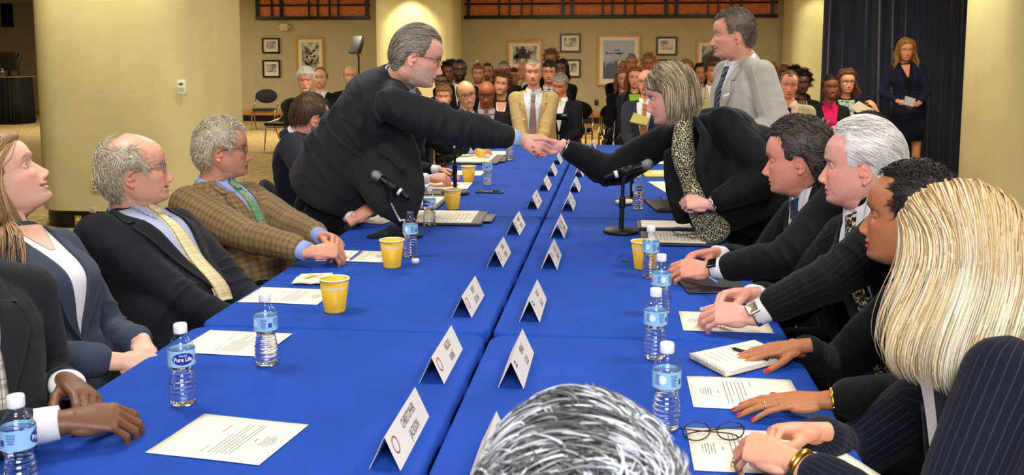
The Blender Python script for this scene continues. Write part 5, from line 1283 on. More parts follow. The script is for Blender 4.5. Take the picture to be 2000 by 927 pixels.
part('tissue', (V, np.array(F)), pmat('napkin_paper', (232, 222, 196), .9), t)
m1 = G[3, 5] + A(0, 0, .004); a = np.linspace(0, 2 * pi, 20, endpoint=False)
part('pink_mark', rings(np.array([[m1 + A(r * cos(b), r * sin(b) * 1.6, .0012) for b in a] for r in (.013, .009)]), cap=False), pmat('napkin_pink', (226, 130, 110), .8), t, smooth=False)
part('yellow_mark', boxm(m1 + A(-.025, -.02, .001), (.02, .05, .0005), rotz(-.3)), pmat('napkin_yellow', (236, 196, 90), .8), t, smooth=False)
def pen(label, p0, p1, mat, z=.006, r=.0045):
    a, b = onz(*p0), onz(*p1); a = A(a[0], a[1], TZ + z); b = A(b[0], b[1], TZ + z); d = nrm(b - a); L = np.linalg.norm(b - a)
    t = thing('pen', label, 'pen', (a + b) / 2 - A(0, 0, r)); part('barrel', tube([a + d * .012, a + d * L * .5, b - d * .004], [r * .9, r, r * .9], n=12), mat, t)
    part('tip', tube([a, a + d * .013], [.0008, r * .8], n=10), CHROME, t); part('clip', tube([b - d * .035 + A(0, 0, r), b + A(0, 0, r)], .0011, n=6), CHROME, t)
CHROME = pmat('chrome', (200, 200, 205), .18, 1.)
pen('blue pen on the sheet before the tweed-jacketed man', (683, 509), (706, 491), pmat('pen_blue', (40, 90, 190), .3))
def spiralpad(label, P, th=.012, rotfix=None, edge=(0, 3), writing=True, mat=None, group=None):
    P = [A(*p, TZ) if len(p) == 2 else p for p in P]; c = sum(P) / 4; t = thing('spiral_notebook', label, 'notebook', c)
    up = A(0, 0, 1); V, F = rings(np.array([[p + up * .0008 for p in P], [p + up * th * .2 for p in P], [p + up * th for p in P]])); part('page_block', (V, F), mat or PAP, t, smooth=False)
    part('back_cover', rings(np.array([[c + (p - c) * 1.015 + up * .0004 for p in P], [c + (p - c) * 1.015 + up * .0016 for p in P]])), pmat('cardboard', (170, 150, 110), .8), t, smooth=False)
    a, b = P[edge[0]], P[edge[1]]; q = []; n = max(12, int(np.linalg.norm(b - a) / .0065)); d = nrm(b - a); out = nrm(np.cross(d, up)); out = out if np.dot(out, a - c) > 0 else -out
    for i in range(n):
        o = a + (b - a) * (i + .5) / n - out * .001 + up * th * .5; q.append(tube([o + (-out * cos(s) * -.0055) * 1 + up * sin(s) * (th * .5 + .0028) for s in np.linspace(-pi * .85, pi * .85, 9)], .0007, n=5, rnd=False))
    part('wire_spiral', join(*q), CHROME, t)
    if writing:
        e1 = P[1] - P[0]; e2 = P[3] - P[0]; rr = random.Random(8); q = []
        for i in range(8):
            u = .15 + i * .085; v = .12
            while v < .55 + rr.random() * .2:
                l = rr.uniform(.03, .07); o = P[0] + e1 * u + e2 * (v + l / 2) + up * (th + .0004); q.append(xf(boxm((0, 0, 0), (np.linalg.norm(e2) * l, .0012, .0002)), rotz(atan2(e2[1], e2[0]) + rr.uniform(-.15, .15)), o)); v += l + .02
        part('handwriting', join(*q), pmat('pencil_grey', (110, 108, 120), .8), t, smooth=False)
    return t
spiralpad('open spiral notebook with handwriting and a black pen, under red-nailed fingers', [onz(1347, 699), onz(1473, 672), onz(1543, 703), onz(1418, 736)])
pen('black and silver pen lying on the handwritten notebook', (1427, 691), (1500, 714), pmat('pen_black', (18, 18, 20), .25), z=.019, r=.005)
sheet('white memo sheet under the red-nailed left hand', (.285, 2.076), rot=pi, h=.235, w=.2); sheet('white memo sheet under the hands with the steel watch', (.305, 2.655), rot=pi, h=.24, w=.2)
spiralpad('small white spiral pad under the white-haired man\'s hands', [onz(1368, 607), onz(1410, 600), onz(1475, 622), onz(1440, 632)], th=.010, edge=(0, 3), writing=False)
sheet('white memo sheet under the reading glasses, lower right', (.262, 1.76), rot=pi, h=.235, w=.2)
spiralpad('white spiral notebook under the blonde woman\'s clasped hands', [A(.30, 1.735, TZ + .002), A(.37, 1.75, TZ + .002), A(.42, 1.60, TZ + .002), A(.31, 1.56, TZ + .002)], th=.011, edge=(0, 3), writing=False)
sheet('corner of a white sheet at the table edge beside the blonde woman', onz(1652, 905) + A(-.03, -.03, 0), h=.14, w=.12, rot=.4, kind=None)
folder('slim black tablet case under the hands with the smartwatch', [(1318, 537), (1430, 537), (1462, 572), (1340, 573)], th=.008, name='tablet_case', cat='case'); 
folder('navy folder holding pages, behind the one with the reading glasses', [(1243, 434), (1372, 436), (1382, 452), (1246, 449)], th=.012, mat=NAVL, paper=(.88, .8), kind=None)
folder('navy folder with a typed page and reading glasses on it', [(1250, 455), (1386, 457), (1396, 483), (1252, 478)], th=.012, mat=NAVL, paper=(.78, .85))
folder('black leather folder beneath folded glasses, beyond the leaning woman\'s jacket', [(1267, 394), (1340, 394), (1345, 413), (1274, 414)], th=.014)
folder('white notepad with a brown square, right table', [(1280, 355), (1330, 355), (1335, 375), (1285, 376)], th=.006, mat=PAP, name='notepad', cat='notepad', bev=.001)
yp = folder('yellow legal pad with a small brown pen, far right table', [(1252, 334), (1330, 334), (1335, 345), (1256, 346)], th=.010, mat=pmat('legal_yellow', (236, 206, 96), .8), name='legal_pad', cat='notepad', bev=.001)
part('top_sheet', boxm((0.03, 0, .0115), (.2, .12, .001)), pmat('pale_yellow_page', (240, 228, 170), .8), yp, base=(0, 0, 0), smooth=False); part('curled_page', tube([[-.13, -.05, .014], [-.13, .05, .014]], .012, n=14, rnd=False), MATS['legal_yellow'], yp, base=(0, 0, 0))
sheet('white sheet far down the right table behind the sleeve', onz(1275, 306), h=.3, w=.25, kind='few', rot=pi); sheet('second white sheet far down the right table', onz(1300, 316), h=.2, w=.25, kind='few', rot=pi - .2)
P0 = onz(1219, 398); V, F = ell(P0 + A(0, 0, .012), (.045, .05, .012), nu=26, nv=14); V = V + vnorm(V, F) * (snoise(V, 90, 3)[:, None] * .006); V[:, 2] = np.maximum(V[:, 2], TZ + .001)
solo('tissue', (V, F), pmat('tissue_white', (232, 224, 206), .9), 'crumpled white tissue beside the second stand on the right table', 'tissue')
t = thing('mobile_phone', 'dark phone lying flat on the left table before the capped bottle', 'phone', (*onz(957, 375)[:2], TZ)); part('case', boxm((0, 0, .005), (.15, .075, .009), rotz(-.04), .003), pmat('phone_case', (36, 40, 56), .35), t, base=(0, 0, 0)); part('screen', boxm((0, 0, .0098), (.138, .066, .0008), rotz(-.04)), pmat('phone_glass', (10, 12, 18), .08), t, base=(0, 0, 0))
def specs(label, c, rot, col=(14, 14, 18), open_=True, sc=1., zup=.0):
    t = thing('reading_glasses', label, 'glasses', (c[0], c[1], TZ + zup)); t.rotation_euler = (0, 0, rot); K = pmat('specs_%d' % col[0], col, .3); kw = dict(base=(0, 0, 0)); q, l = [], []
    for s in (1, -1):
        a = np.linspace(0, 2 * pi, 25); P = np.stack([s * .033 + .026 * np.cos(a), 0 * a, .020 + .018 * np.sin(a)], -1) * sc; q.append(tube(P, .0013, n=6, rnd=False)); l.append(rings(np.stack([P[:-1] * k_ + P[:-1].mean(0) * (1 - k_) for k_ in (1, .5, .02)]), cap=False))
        part('temple', tube(spline([A(s * .061, .002, .026) * sc, A(s * .060, .012 + .003 * s, .022) * sc, A(s * .02, .016 + .004 * s, .016) * sc, A(-s * .035, .016 + .004 * s, .010) * sc, A(-s * .052, .014 + .004 * s, .003) * sc], 4), .0014, n=6), K, t, **kw)
    q.append(tube(spline(A([-.008, 0, .024], [0, .001, .027], [.008, 0, .024]) * sc, 4), .0012, n=6)); part('frame', join(*q), K, t, **kw); part('lens', join(*l), glassmat(), t, **kw)
specs('black reading glasses on the typed page in the navy folder', onz(1338, 470), .9 + pi / 2, zup=.017); specs('black-rimmed reading glasses on the sheet at lower right', onz(1393, 862), .15, zup=.004); specs('dark folded glasses on the black leather folder', onz(1306, 402), 2.2, zup=.016); specs('thin wire glasses beside the yellow cup on the right', onz(1240, 512) + A(-.01, 0, 0), 2.6, (60, 64, 90), sc=.8)

# ------------------------------------------------------------------ microphones
KM = pmat('mic_black', (14, 14, 15), .35, .3); GR = pmat('mic_grille', (150, 152, 152), .3, .9, bump=1., bscale=700)
def mic(lab, Hp, Tp):
    Hp, Tp = A(*Hp), A(*Tp); d = nrm(Tp - Hp); L = np.linalg.norm(Tp - Hp); t = thing('microphone', lab, 'microphone', (Hp + Tp) / 2); f = lambda s: Hp + d * s * L
    part('grille', join(ell(Hp + d * .004, (.0235, .0235, .0235), nu=26, nv=18), tube([Hp + d * .004, Hp + d * .026], [.0235, .019], n=24, rnd=False)), GR, t)
    part('handle', tube([f(.13), f(.16), f(.3), f(.8), f(.82), f(.98)], [.0175, .0185, .0165, .0145, .0125, .0115], n=24), KM, t)
    part('collar', tube([f(.125), f(.15)], .0205, n=24, rnd=False), GR, t); part('tape_band', tube([f(.70), f(.775)], .0158, n=24, rnd=False), pmat('white_tape', (232, 232, 228), .6), t)
def stand(lab, base, top, Hp, Tp, neck='pole', lab2=''):
    Hp, Tp = A(*Hp), A(*Tp); base = A(base[0], base[1], TZ); t = thing('microphone_stand', lab, 'microphone stand', base); K = pmat('stand_black', (17, 17, 18), .5, .2, bump=.2, bscale=300)
    part('base', lathe([(.001, .001), (.072, .001), (.076, .004), (.076, .012), (.070, .017), (.012, .020), (.001, .020)], 44, base), K, t)
    top = A(*top); d = nrm(Tp - Hp)
    if neck == 'pole':
        m_ = base + (top - base) * .62; part('pole', join(tube([base + A(0, 0, .015), m_], .0105, n=16), tube([m_ - A(0, 0, .002), top], .0075, n=14)), K, t); part('clutch', tube([m_ - A(0, 0, .02), m_ + A(0, 0, .012)], .0135, n=16), K, t)
    else: part('gooseneck', join(tube(spline([base + A(0, 0, .015), base + A(-.002, 0, .07), base * .45 + top * .55 + A(.012, 0, -.01), top], 8), .0052, n=12), *[ell(p_, (.0066, .0066, .0024), nu=10, nv=6) for p_ in spline([base + A(0, 0, .03), base + A(-.002, 0, .07), base * .45 + top * .55 + A(.012, 0, -.01), top], 10)]), CHROME, t)
    cen = Hp + (Tp - Hp) * .52; dn = nrm(top - cen); part('clip', join(tube([cen - d * .028, cen + d * .028], A(.0195, .0195), A(.0185, .0185), n=20, rnd=False), tube([cen + dn * .012, top], [.014, .009], n=14)), K, t)
def micset(l1, l2, bpx, hpx, tpx, toppx, neck='pole', dY=0):
    b = onz(*bpx); Y = b[1]; h, tl, tp_ = aty(*hpx, Y - dY), aty(*tpx, Y + dY), aty(*toppx, Y); stand(l1, b, tp_, h, tl, neck); mic(l2, h, tl)
micset('bent chrome gooseneck microphone stand behind the capless bottle', 'microphone before the leaning man, silver head upper left', (790, 461), (733, 341), (797, 386), (762, 393), 'goose')
micset('round-based black microphone stand behind the yellow cup, left table', 'microphone farther down the left table, under the outstretched arm', (889, 378), (852, 266), (902, 291), (888, 297))
micset('round-based black microphone stand nearest on the right table', 'microphone in front of the leaning woman, silver head to the right', (1213, 453), (1268, 320), (1181, 347), (1217, 356))
micset('black microphone stand beside the tissue, farther on the right table', 'microphone hidden behind the black sleeve, right table', (1234, 391), (1255, 292), (1205, 300), (1234, 302))

# ------------------------------------------------------------------ chairs
CF = pmat('chair_steel', (168, 150, 110), .3, .85); CB = pmat('chair_black_fabric', (20, 20, 24), .85, bump=.3, bscale=300)
def make_chair(label, loc, rz, group=None):
    t = thing('stacking_chair', label, 'chair', loc, group, rz); kw = dict(base=(0, 0, 0))
    part('seat', boxm((0, .01, .43), (.44, .43, .05), bev=.022), CB, t, **kw)
    M = rx(radians(12), (1, 0, 0)); V, F = lathe([(.001, -.016), (.9, -.016), (1, -.006), (1, .006), (.9, .016), (.001, .016)], 40); V = V * A(.225, .15, 1.); V = V @ rx(pi / 2, (1, 0, 0)).T; V[:, 1] -= .10 * (V[:, 0] / .225) ** 2 * -.35
    part('backrest', (V @ M.T + A(0, -.235, .70), F), CB, t, **kw)
    for s in (-1, 1):
        part('side_frame', join(tube(spline([[s * .235, .20, .01], [s * .235, .13, .40], [s * .235, .0, .46], [s * .235, -.2, .52], [s * .225, -.255, .72]], 6), .011, n=10), tube([[s * .235, -.235, .01], [s * .235, -.02, .44]], .011, n=10)), CF, t, **kw)
    part('cross_bar', tube([[-.235, .14, .38], [.235, .14, .38]], .010, n=8), CF, t, **kw)
    return t
c0 = aty(528, 246, 19.5); CH0 = make_chair('empty black oval-backed chair by the far left wall', (c0[0], 19.2, 0), pi + .15)
c1 = aty(560, 246, 15.5); dup(CH0, (c1[0] + .12, 15.0, 0), pi - .4, 'empty dark chair just left of the white-bearded man')
for i, (px, Y) in enumerate(((1126, 14.2), (1203, 13.5))): p = aty(px, 240, Y); dup(CH0, (p[0], Y, 0), pi, ['empty black chair behind the man looking at his phone', 'black chair left of the man with the yellow pad'][i])
def chair_for(pr, label, back=.02):
    f = pr['f']; p = pr['pelvis']; dup(CH0, (p[0] - f[0] * back, p[1] - f[1] * back, 0), atan2(-f[0], f[1]), label)
def band(pr, sd, off, mat, name, ra=.0315, rb=.0255, w=.005, th=.002, face=None, fmat=None, label=None):
    sh, e, wv, spec = pr['arms'][sd]; d = nrm(spec[1]); dv = nrm(wv - e) if off > 0 else d; c = wv - dv * off; n_ = nrm(A(*spec[2]) - dv * np.dot(spec[2], dv)); u = np.cross(n_, dv)
    a = np.linspace(0, 2 * pi, 33); P = np.array([c + u * ra * cos(b) + n_ * rb * sin(b) for b in a]); o = part(name, tube(P, th, w, n=8, rnd=False, ref=u), mat, pr['root'], label=label)
    if face is not None:
        M = np.stack([u, dv, n_], 1); f_ = part('watch_face', boxm(c + n_ * (rb + .003), (face[0], face[1], .009), M, .004), fmat or pmat('watch_black', (10, 10, 12), .1), o, base=pr['root'].location)
def ring_on(pr, sd, mat, finger=2, pose=None, along=.6):
    sh, e, wv, spec = pr['arms'][sd]; cur, spr, th = POSE[spec[3]]; d = nrm(spec[1]); n = nrm(np.asarray(spec[2], float) - d * np.dot(spec[2], d)); u = np.cross(n, d) if sd == 'R' else np.cross(d, n)
    base = [(.0295, .086), (.0095, .092), (-.0105, .089), (-.029, .081)][finger]; a = radians(cur[finger][0]); s_ = radians(spr * (1.5 - finger)); dv = A(sin(s_) * cos(a), cos(s_) * cos(a), -sin(a)); p = A(base[0], base[1], -.001) + dv * .04 * along
    B = np.stack([u, d, n], 1); P = wv + B @ p; ax = B @ dv; x = nrm(np.cross(ax, n)); y = np.cross(ax, x); t = np.linspace(0, 2 * pi, 21); part('finger_ring', tube([P + (x * cos(b) + y * sin(b)) * .0102 for b in t], .0013, n=6, rnd=False), mat, pr['root'])
GOLD = pmat('gold', (226, 180, 80), .25, 1.); STEEL = pmat('steel_watch', (200, 190, 160), .3, 1.); SILV = pmat('silver', (220, 220, 225), .2, 1.)

# ------------------------------------------------------------------ cloth
J_CHAR = fabric('charcoal_wool', (30, 30, 34), rough=.8); J_NAVY = fabric('navy_wool', (14, 16, 26), rough=.8); J_BLACK = fabric('black_wool', (10, 11, 16), rough=.8)
J_GREY = fabric('slate_blue_wool', (58, 66, 82), 'stripe', (46, 53, 68), sc=.5, mix=.6); J_TWEED = fabric('tan_glen_plaid', (146, 120, 80), 'glen', (66, 54, 38), sc=.55, mix=.8)
J_LIGHT = fabric('light_grey_plaid', (184, 180, 168), 'glen', (150, 148, 140), sc=1.4, mix=.4); J_PIN = fabric('navy_pinstripe', (15, 19, 33), 'pin', (60, 66, 88), sc=.7, mix=.6); J_BPIN = fabric('black_pinstripe', (11, 11, 14), 'pin', (48, 48, 52), sc=.8, mix=.5)
J_TAN = fabric('tan_cotton', (176, 150, 104)); J_STONE = fabric('stone_linen', (172, 160, 124)); TR_D = fabric('dark_trousers', (12, 13, 18), rough=.8)
S_WHITE = fabric('white_shirt', (226, 226, 228), rough=.7, weave=.1); S_BLUE = fabric('blue_shirt', (140, 158, 210), rough=.7, weave=.1); S_GING = fabric('blue_gingham', (216, 222, 236), 'gingham', (66, 92, 160), sc=.9, weave=.1); S_PALE = fabric('pale_blue_shirt', (176, 190, 214), rough=.7)
T_CREAM = fabric('cream_plaid_tie', (226, 208, 160), 'check', (202, 178, 128), (150, 148, 150), rough=.5); T_GREEN = fabric('green_floral_tie', (72, 150, 112), 'floral', (60, 138, 100), (196, 120, 110), sc=.6, rough=.5)
T_NAVY = fabric('navy_rib_tie', (24, 30, 64), 'diag', (40, 48, 84), sc=.35, rough=.5); T_BW = fabric('black_cream_tie', (24, 22, 22), 'spots', (20, 20, 22), (206, 190, 140), sc=.6, rough=.5); T_STRIPE = fabric('grey_blue_stripe_tie', (38, 46, 66), 'diag', (90, 98, 108), (30, 32, 40), sc=1.4, rough=.5)
T_SILV = fabric('silver_panel_tie', (206, 200, 184), 'check', (120, 120, 116), (30, 32, 38), sc=1.3, rough=.5); T_PINK = fabric('pink_tie', (216, 150, 196), rough=.5); T_BROWN = fabric('brown_stripe_tie', (92, 58, 52), 'diag', (180, 160, 150), sc=.9, rough=.5)
B_LEO = fabric('speckled_blouse', (30, 28, 26), 'spots', (24, 24, 30), (214, 206, 160), sc=.26, rough=.6); B_GRN = fabric('green_print_blouse', (70, 78, 44), 'spots', (64, 74, 40), (176, 170, 120), sc=.5, rough=.6)

# ------------------------------------------------------------------ hair styles
def HS(cols, **k): d = dict(cols=cols, comb=comb_short, len=.03, n=3500, tight=.5, mess=.25, r=.001, th=.008); d.update(k); return d
GREYS = [(150, 136, 112), (210, 198, 172), (236, 228, 208), (182, 168, 142)]

def W_(px, py, z): return onz(px, py, z)
LOWX = A(0, 0, -1)
# --- left row, nearest first
p = dict()
FR1 = aty(-38, 705, 1.62)
p1 = person('person in a black suit, silver patterned tie and white cuffs, lower left corner', aty(-120, 395, 1.74), (.9, .42, .05), (FR1[0] - .13, 1.66, .54), (112, 72, 48), dict(neck=1.1), HS([(18, 16, 15)], n=1200, comb=comb_out, len=.008), face=(1, -.38), wide=1.02, deep=1.0, belly=.02,
            jac=('jacket', J_CHAR), shirt=S_WHITE, tie=T_SILV, trou=TR_D, neck=(FR1[0] - .16, 1.74, 1.06),
            R=(W_(128, 822, .80), (.86, .50, -.06), (-.05, -.42, .9), 'claw', (-.4, -.5, -.7)), L=(W_(120, 757, .80) + A(0, .03, 0), (.80, -.62, -.08), (.35, .3, .88), 'relax', (-.4, .6, -.7)), gv=.0068)
chair_for(p1, 'black stacking chair under the man in the lower left corner')
p2 = person('person in a slate blue jacket with long light brown hair, smiling upward', aty(0, 344, 2.36), (.82, .40, .42), (-1.46, 2.26, .55), (222, 170, 146), dict(smile=.9, lipc=(196, 110, 100), red=.8, browc=(110, 80, 56), open=.95),
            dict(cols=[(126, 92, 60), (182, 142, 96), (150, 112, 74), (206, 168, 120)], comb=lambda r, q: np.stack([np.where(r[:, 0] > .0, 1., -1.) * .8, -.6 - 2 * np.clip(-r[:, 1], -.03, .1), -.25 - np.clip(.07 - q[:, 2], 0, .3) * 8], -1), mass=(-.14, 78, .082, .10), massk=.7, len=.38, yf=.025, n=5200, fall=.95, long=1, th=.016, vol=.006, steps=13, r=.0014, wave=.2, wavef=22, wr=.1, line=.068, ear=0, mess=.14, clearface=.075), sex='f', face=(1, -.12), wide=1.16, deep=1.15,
            jac=('jacket', J_GREY), shirt=S_WHITE, V=(.36, .06), collar=False, neckskin=[(.84, -.01, .01), (.92, -.035, .035), (1.0, -.055, .055)], trou=TR_D, neck=aty(18, 452, 2.34), cuff=False, lapw=1.1,
            R=(W_(248, 690, .76) + A(-.02, .0, -.02), (.86, .30, -.22), (-.1, -.75, .6), 'clasp', (-.3, -.7, -.6)), L=(W_(300, 668, .74) + A(-.06, .06, -.02), (.5, -.8, -.1), (.2, .2, .95), 'clasp', (-.3, .6, -.6)), nails=(196, 30, 40))
chair_for(p2, 'black stacking chair under the woman in slate blue')
p3 = person('person with balding grey hair and glasses, navy suit, gingham shirt, cream plaid tie', aty(264, 331, 3.0), (.88, .45, .10), (-1.40, 2.92, .54), (218, 158, 132), dict(smile=1., old=1., fat=.4, spots=3, red=.9, browc=(170, 150, 130), jaw=.4, iris=(90, 90, 80)),
            HS(GREYS, bald=1, n=5200, len=.048, line=.1, th=.012, mess=.5, tight=.35, lump=.002, low=-.07, r=.0009, cvar=.35), face=(1, -.22), wide=1.1, deep=1.1, belly=.05, glasses=(130, 130, 130), hs=1.04,
            jac=('jacket', J_NAVY), shirt=S_GING, tie=T_CREAM, trou=TR_D, neck=aty(258, 420, 3.02), V=(.16, .10), lapw=.9)
chair_for(p3, 'black stacking chair under the man with the cream plaid tie')
p4 = person('person with wavy grey hair and glasses, tan plaid jacket, green floral tie, clasped hands', aty(436, 290, 3.70), (.93, .36, .02), (-1.46, 3.62, .54), (206, 146, 118), dict(old=1., fat=.5, spots=8, red=.7, browc=(150, 140, 124), chin=.2, smile=.15, iris=(80, 70, 60)),
            HS(GREYS, n=5200, len=.045, line=.082, recede=.9, th=.014, vol=.0, mess=.55, tight=.35, lump=.003, r=.0010, cvar=.3, low=-.062), face=(1, -.28), wide=1.14, deep=1.12, belly=.05, glasses=(60, 56, 52),
            jac=('jacket', J_TWEED), shirt=S_BLUE, tie=T_GREEN, trou=TR_D, neck=aty(420, 366, 3.70), V=(.22, .06),
            R=(W_(607, 492, .80), (.93, .34, .02), (-.2, -.55, .8), 'lace', (-.2, -.75, -.6)), L=(W_(628, 470, .815) + A(-.01, .06, 0), (.80, -.58, .02), (.2, .62, .75), 'lace', (-.2, .8, -.5)), gv=.0068)
band(p4, 'R', -.0, GOLD, 'ring_band', .001, .001) if False else None
chair_for(p4, 'black stacking chair under the man in tan plaid')
# --- the leaning man
jf = tube(spline([aty(700, 215, 4.05), aty(742, 300, 3.98), aty(775, 380, 3.93), aty(796, 432, 3.92)], 5), np.interp(np.linspace(0, 1, 16), [0, .4, .75, 1], [.15, .165, .12, .045]), np.interp(np.linspace(0, 1, 16), [0, .5, 1], [.09, .05, .028]), n=26, ref=(1, .1, 0))
jb = tube(spline([aty(710, 240, 4.10), aty(672, 280, 4.10), aty(655, 300, 4.1)], 5), A(*np.interp(np.linspace(0, 1, 11), [0, 1], [.13, .15])), .13, n=26, ref=(1, .2, 0))
NKL = aty(778, 158, 4.08)
p5 = person('person in a charcoal suit with slicked grey hair, glasses and beard, leaning to shake hands', aty(816, 109, 4.02), (.94, .20, -.27), aty(655, 342, 4.12), (228, 166, 146), dict(smile=.35, teeth=0, old=.7, beard=('full', (204, 186, 168), .4), red=.7, browc=(70, 60, 52), nose=1.15, neck=1.1),
            HS([(108, 96, 82), (156, 146, 132), (196, 190, 178), (84, 72, 58)], comb=comb_back, len=.075, n=5000, line=.072, recede=1.2, th=.009, tight=.85, mess=.10, steps=9, clumpf=60, low=-.085, side=(176, 168, 156)), face=(.80, .60), twist=-22, wide=1.14, deep=1.24, belly=.03, bend=.045, hs=1.06, glasses=(74, 64, 48), sw=.20,
            jac=('jacket', J_CHAR), shirt=S_PALE, collar=True, trou=TR_D, neck=NKL, stand=True, lapel=True, jx=[jf, jb], slv=1.22, wr=3.4, jit=12, V=(.5, .05),
            R=(aty(1020, 271, 4.02), (.84, .02, -.46), (.08, -.97, .16), 'shake', (-.2, .1, -1), A(.03, -.04, -.02)), L=(aty(735, 330, 4.45), (.5, .2, -.8), (-.3, .8, .2), 'relax', (.1, .3, -1)),
            knees=((A(-1.42, 4.05, .50), A(-1.46, 3.98, .1)), (A(-1.52, 4.35, .50), A(-1.58, 4.30, .1))), hem=-.18, arml=1.04, gv=.0075)
part('pocket_flap', rings(np.array([[aty(*c, 3.84 - k) for c in ((740, 281), (752, 279), (772, 295), (792, 318), (794, 333), (780, 330), (760, 308), (738, 297))] for k in (0, .012)])), J_CHAR, p5['root'], fab=None, smooth=False)
part('sleeve_button', join(*[ell(aty(946 + 7.5 * i, 267 + 1.2 * i, 3.99), (.006, .003, .006), nu=10, nv=6) for i in range(4)]), pmat('button_black', (10, 10, 10), .3), p5['root'])
# --- the leaning woman
jw = tube(spline([aty(1312, 300, 4.0), aty(1322, 360, 3.95), aty(1338, 425, 3.9)], 5), A(*np.interp(np.linspace(0, 1, 11), [0, .6, 1], [.04, .055, .05])), .03, n=22, ref=(1, 0, 0))
jw2 = ell(aty(1445, 350, 3.88), (.15, .14, .24), rx(.5, (0, 1, 0)))
p9 = person('person in a black jacket and speckled blouse with bobbed grey-blonde hair, leaning to shake hands', aty(1309, 184, 4.0), (-.97, .02, -.24), aty(1462, 405, 4.02), (226, 164, 146), dict(smile=.15, teeth=0, old=.6, fat=.6, red=.9, browc=(150, 120, 90), lipc=(190, 110, 104), open=.7),
            dict(cols=[(124, 104, 76), (182, 162, 126), (222, 208, 176), (150, 128, 94), (100, 86, 68)], comb=lambda r, q: np.stack([np.where(r[:, 0] > .0, 1., -1.) * .8, -.35 - 2 * np.clip(-r[:, 1], -.03, .1) + .45 * (r[:, 1] > .05), -.25 - np.clip(.07 - q[:, 2], 0, .3) * 8], -1), mass=(-.085, 66, .086, .104), massk=.75, len=.135, yf=.03, n=6500, fall=.9, long=1, th=.018, vol=.002, steps=13, r=.0012, wave=.1, wavef=20, wr=.08, line=.068, ear=0, mess=.10, curlin=.7, clearface=.055, clumpf=110, cvar=.28), sex='f', face=(-.80, -.60), twist=0, wide=1.34, deep=1.45, belly=.06, bend=.07,
            jac=('jacket', J_BLACK), shirt=None, lapel=False, trou=TR_D, neck=aty(1352, 246, 4.02), cuff=False, stand=True, jx=[jw, jw2], slv=1.25, sw=.185, wr=1.3, jit=14,
            R=(aty(1094, 284, 4.062), (-.97, .0, -.16), (.06, .98, .12), 'shake', (.2, .1, -1), A(-.05, .0, .02)), L=(aty(1384, 399, 3.70), (-.95, -.1, .12), (.05, -.8, .55), 'fist', (.7, -.3, -.55)), nails=(210, 70, 80), knees=((A(.70, 4.2, .48), A(.74, 4.2, .1)), (A(.80, 3.95, .48), A(.84, 3.95, .1))), hem=-.15, arml=1.0, gv=.0075)
bl = tube(spline([aty(1334, 248, 3.88), aty(1335, 300, 3.835), aty(1350, 355, 3.81), aty(1370, 410, 3.80), aty(1396, 452, 3.79)], 6), np.interp(np.linspace(0, 1, 25), [0, .25, .5, .7, 1], [.036, .048, .04, .05, .066]), np.interp(np.linspace(0, 1, 25), [0, .5, 1], [.03, .035, .05]), n=26, ref=(1, 0, 0))
part('blouse', bl, B_LEO, p9['root'], fab=bl[0] * A(1, .3, 1))
lp = tube(spline([aty(1358, 232, 3.85), aty(1378, 272, 3.76), aty(1366, 325, 3.715), aty(1382, 385, 3.70)], 6), np.interp(np.linspace(0, 1, 19), [0, .4, .8, 1], [.012, .026, .016, .008]), .010, n=16, ref=(1, 0, 0))
part('lapels', lp, J_BLACK, p9['root'], fab=lp[0]); part('necklace', tube(spline([aty(1320, 245, 3.90), aty(1338, 268, 3.825), aty(1358, 240, 3.84)], 8), .0013, n=6), SILV, p9['root'])
band(p9, 'R', .022, SILV, 'bracelet', .030, .027, .004, .0025); band(p9, 'L', .01, SILV, 'bracelet', .031, .027, .004, .002)
# --- the grinning man in grey
p10 = person('person standing in a light grey plaid suit with striped tie, grinning', aty(1431, 67, 4.9), (-.98, .0, -.04), aty(1468, 318, 4.95), (222, 158, 130), dict(smile=1., old=.7, red=.6, browc=(80, 64, 50), nose=1.1, open=.5),
             HS([(110, 94, 76), (150, 138, 120), (92, 80, 66)], len=.024, n=4200, line=.078, th=.010, vol=.005, tight=.6, mess=.3, comb=comb_short, side=(140, 134, 124), recede=.3), face=(-.93, -.36), wide=1.05, deep=1.1, jac=('jacket', J_LIGHT), shirt=S_WHITE, tie=T_STRIPE, trou=fabric('light_grey_trousers', (176, 176, 170)), neck=aty(1449, 122, 4.93), stand=True, V=(.42, .06), slv=1.15, wr=1.3,
             R=(aty(1405, 262, 5.1), (-.6, -.3, -.7), (-.3, .9, .2), 'relax', (.6, .5, -.6)), L=(aty(1412, 262, 4.72), (-.9, .1, -.3), (-.2, -.9, .3), 'relax', (.8, -.3, -.5)), hem=-.3)
part('pocket_square', rings(np.array([[aty(*c, 4.66 - k) for c in ((1412, 186), (1424, 181), (1426, 184), (1414, 189))] for k in (0, .006)])), S_WHITE, p10['root'], smooth=False)
# --- right row
p11 = person('person with dark hair greying at the temple, black suit and smartwatch, hands folded', aty(1556, 308, 3.18), (-.95, .27, -.10), (.93, 3.05, .54), (222, 148, 122), dict(old=.8, fat=.4, red=.9, browc=(60, 50, 44), smile=.2, teeth=0, nose=1.12),
             HS([(44, 38, 34), (78, 70, 64), (110, 102, 94), (56, 50, 46)], len=.042, n=4800, line=.08, th=.015, vol=.005, tight=.5, mess=.45, side=(120, 112, 104), comb=comb_back, low=-.07, wave=.5, wavef=90), face=(-.90, -.42), wide=1.12, deep=1.12, belly=.03,
             jac=('jacket', J_BLACK), shirt=S_WHITE, tie=T_NAVY, trou=TR_D, neck=aty(1590, 364, 3.2), V=(.22, .07),
             L=(W_(1386, 527, .80), (-.99, .14, .0), (.1, -.6, .78), 'claw', (.4, -.7, -.5)), R=(W_(1398, 494, .80) + A(-.01, .0, 0), (-.90, -.42, -.04), (-.1, .35, .92), 'claw', (.4, .7, -.5)))
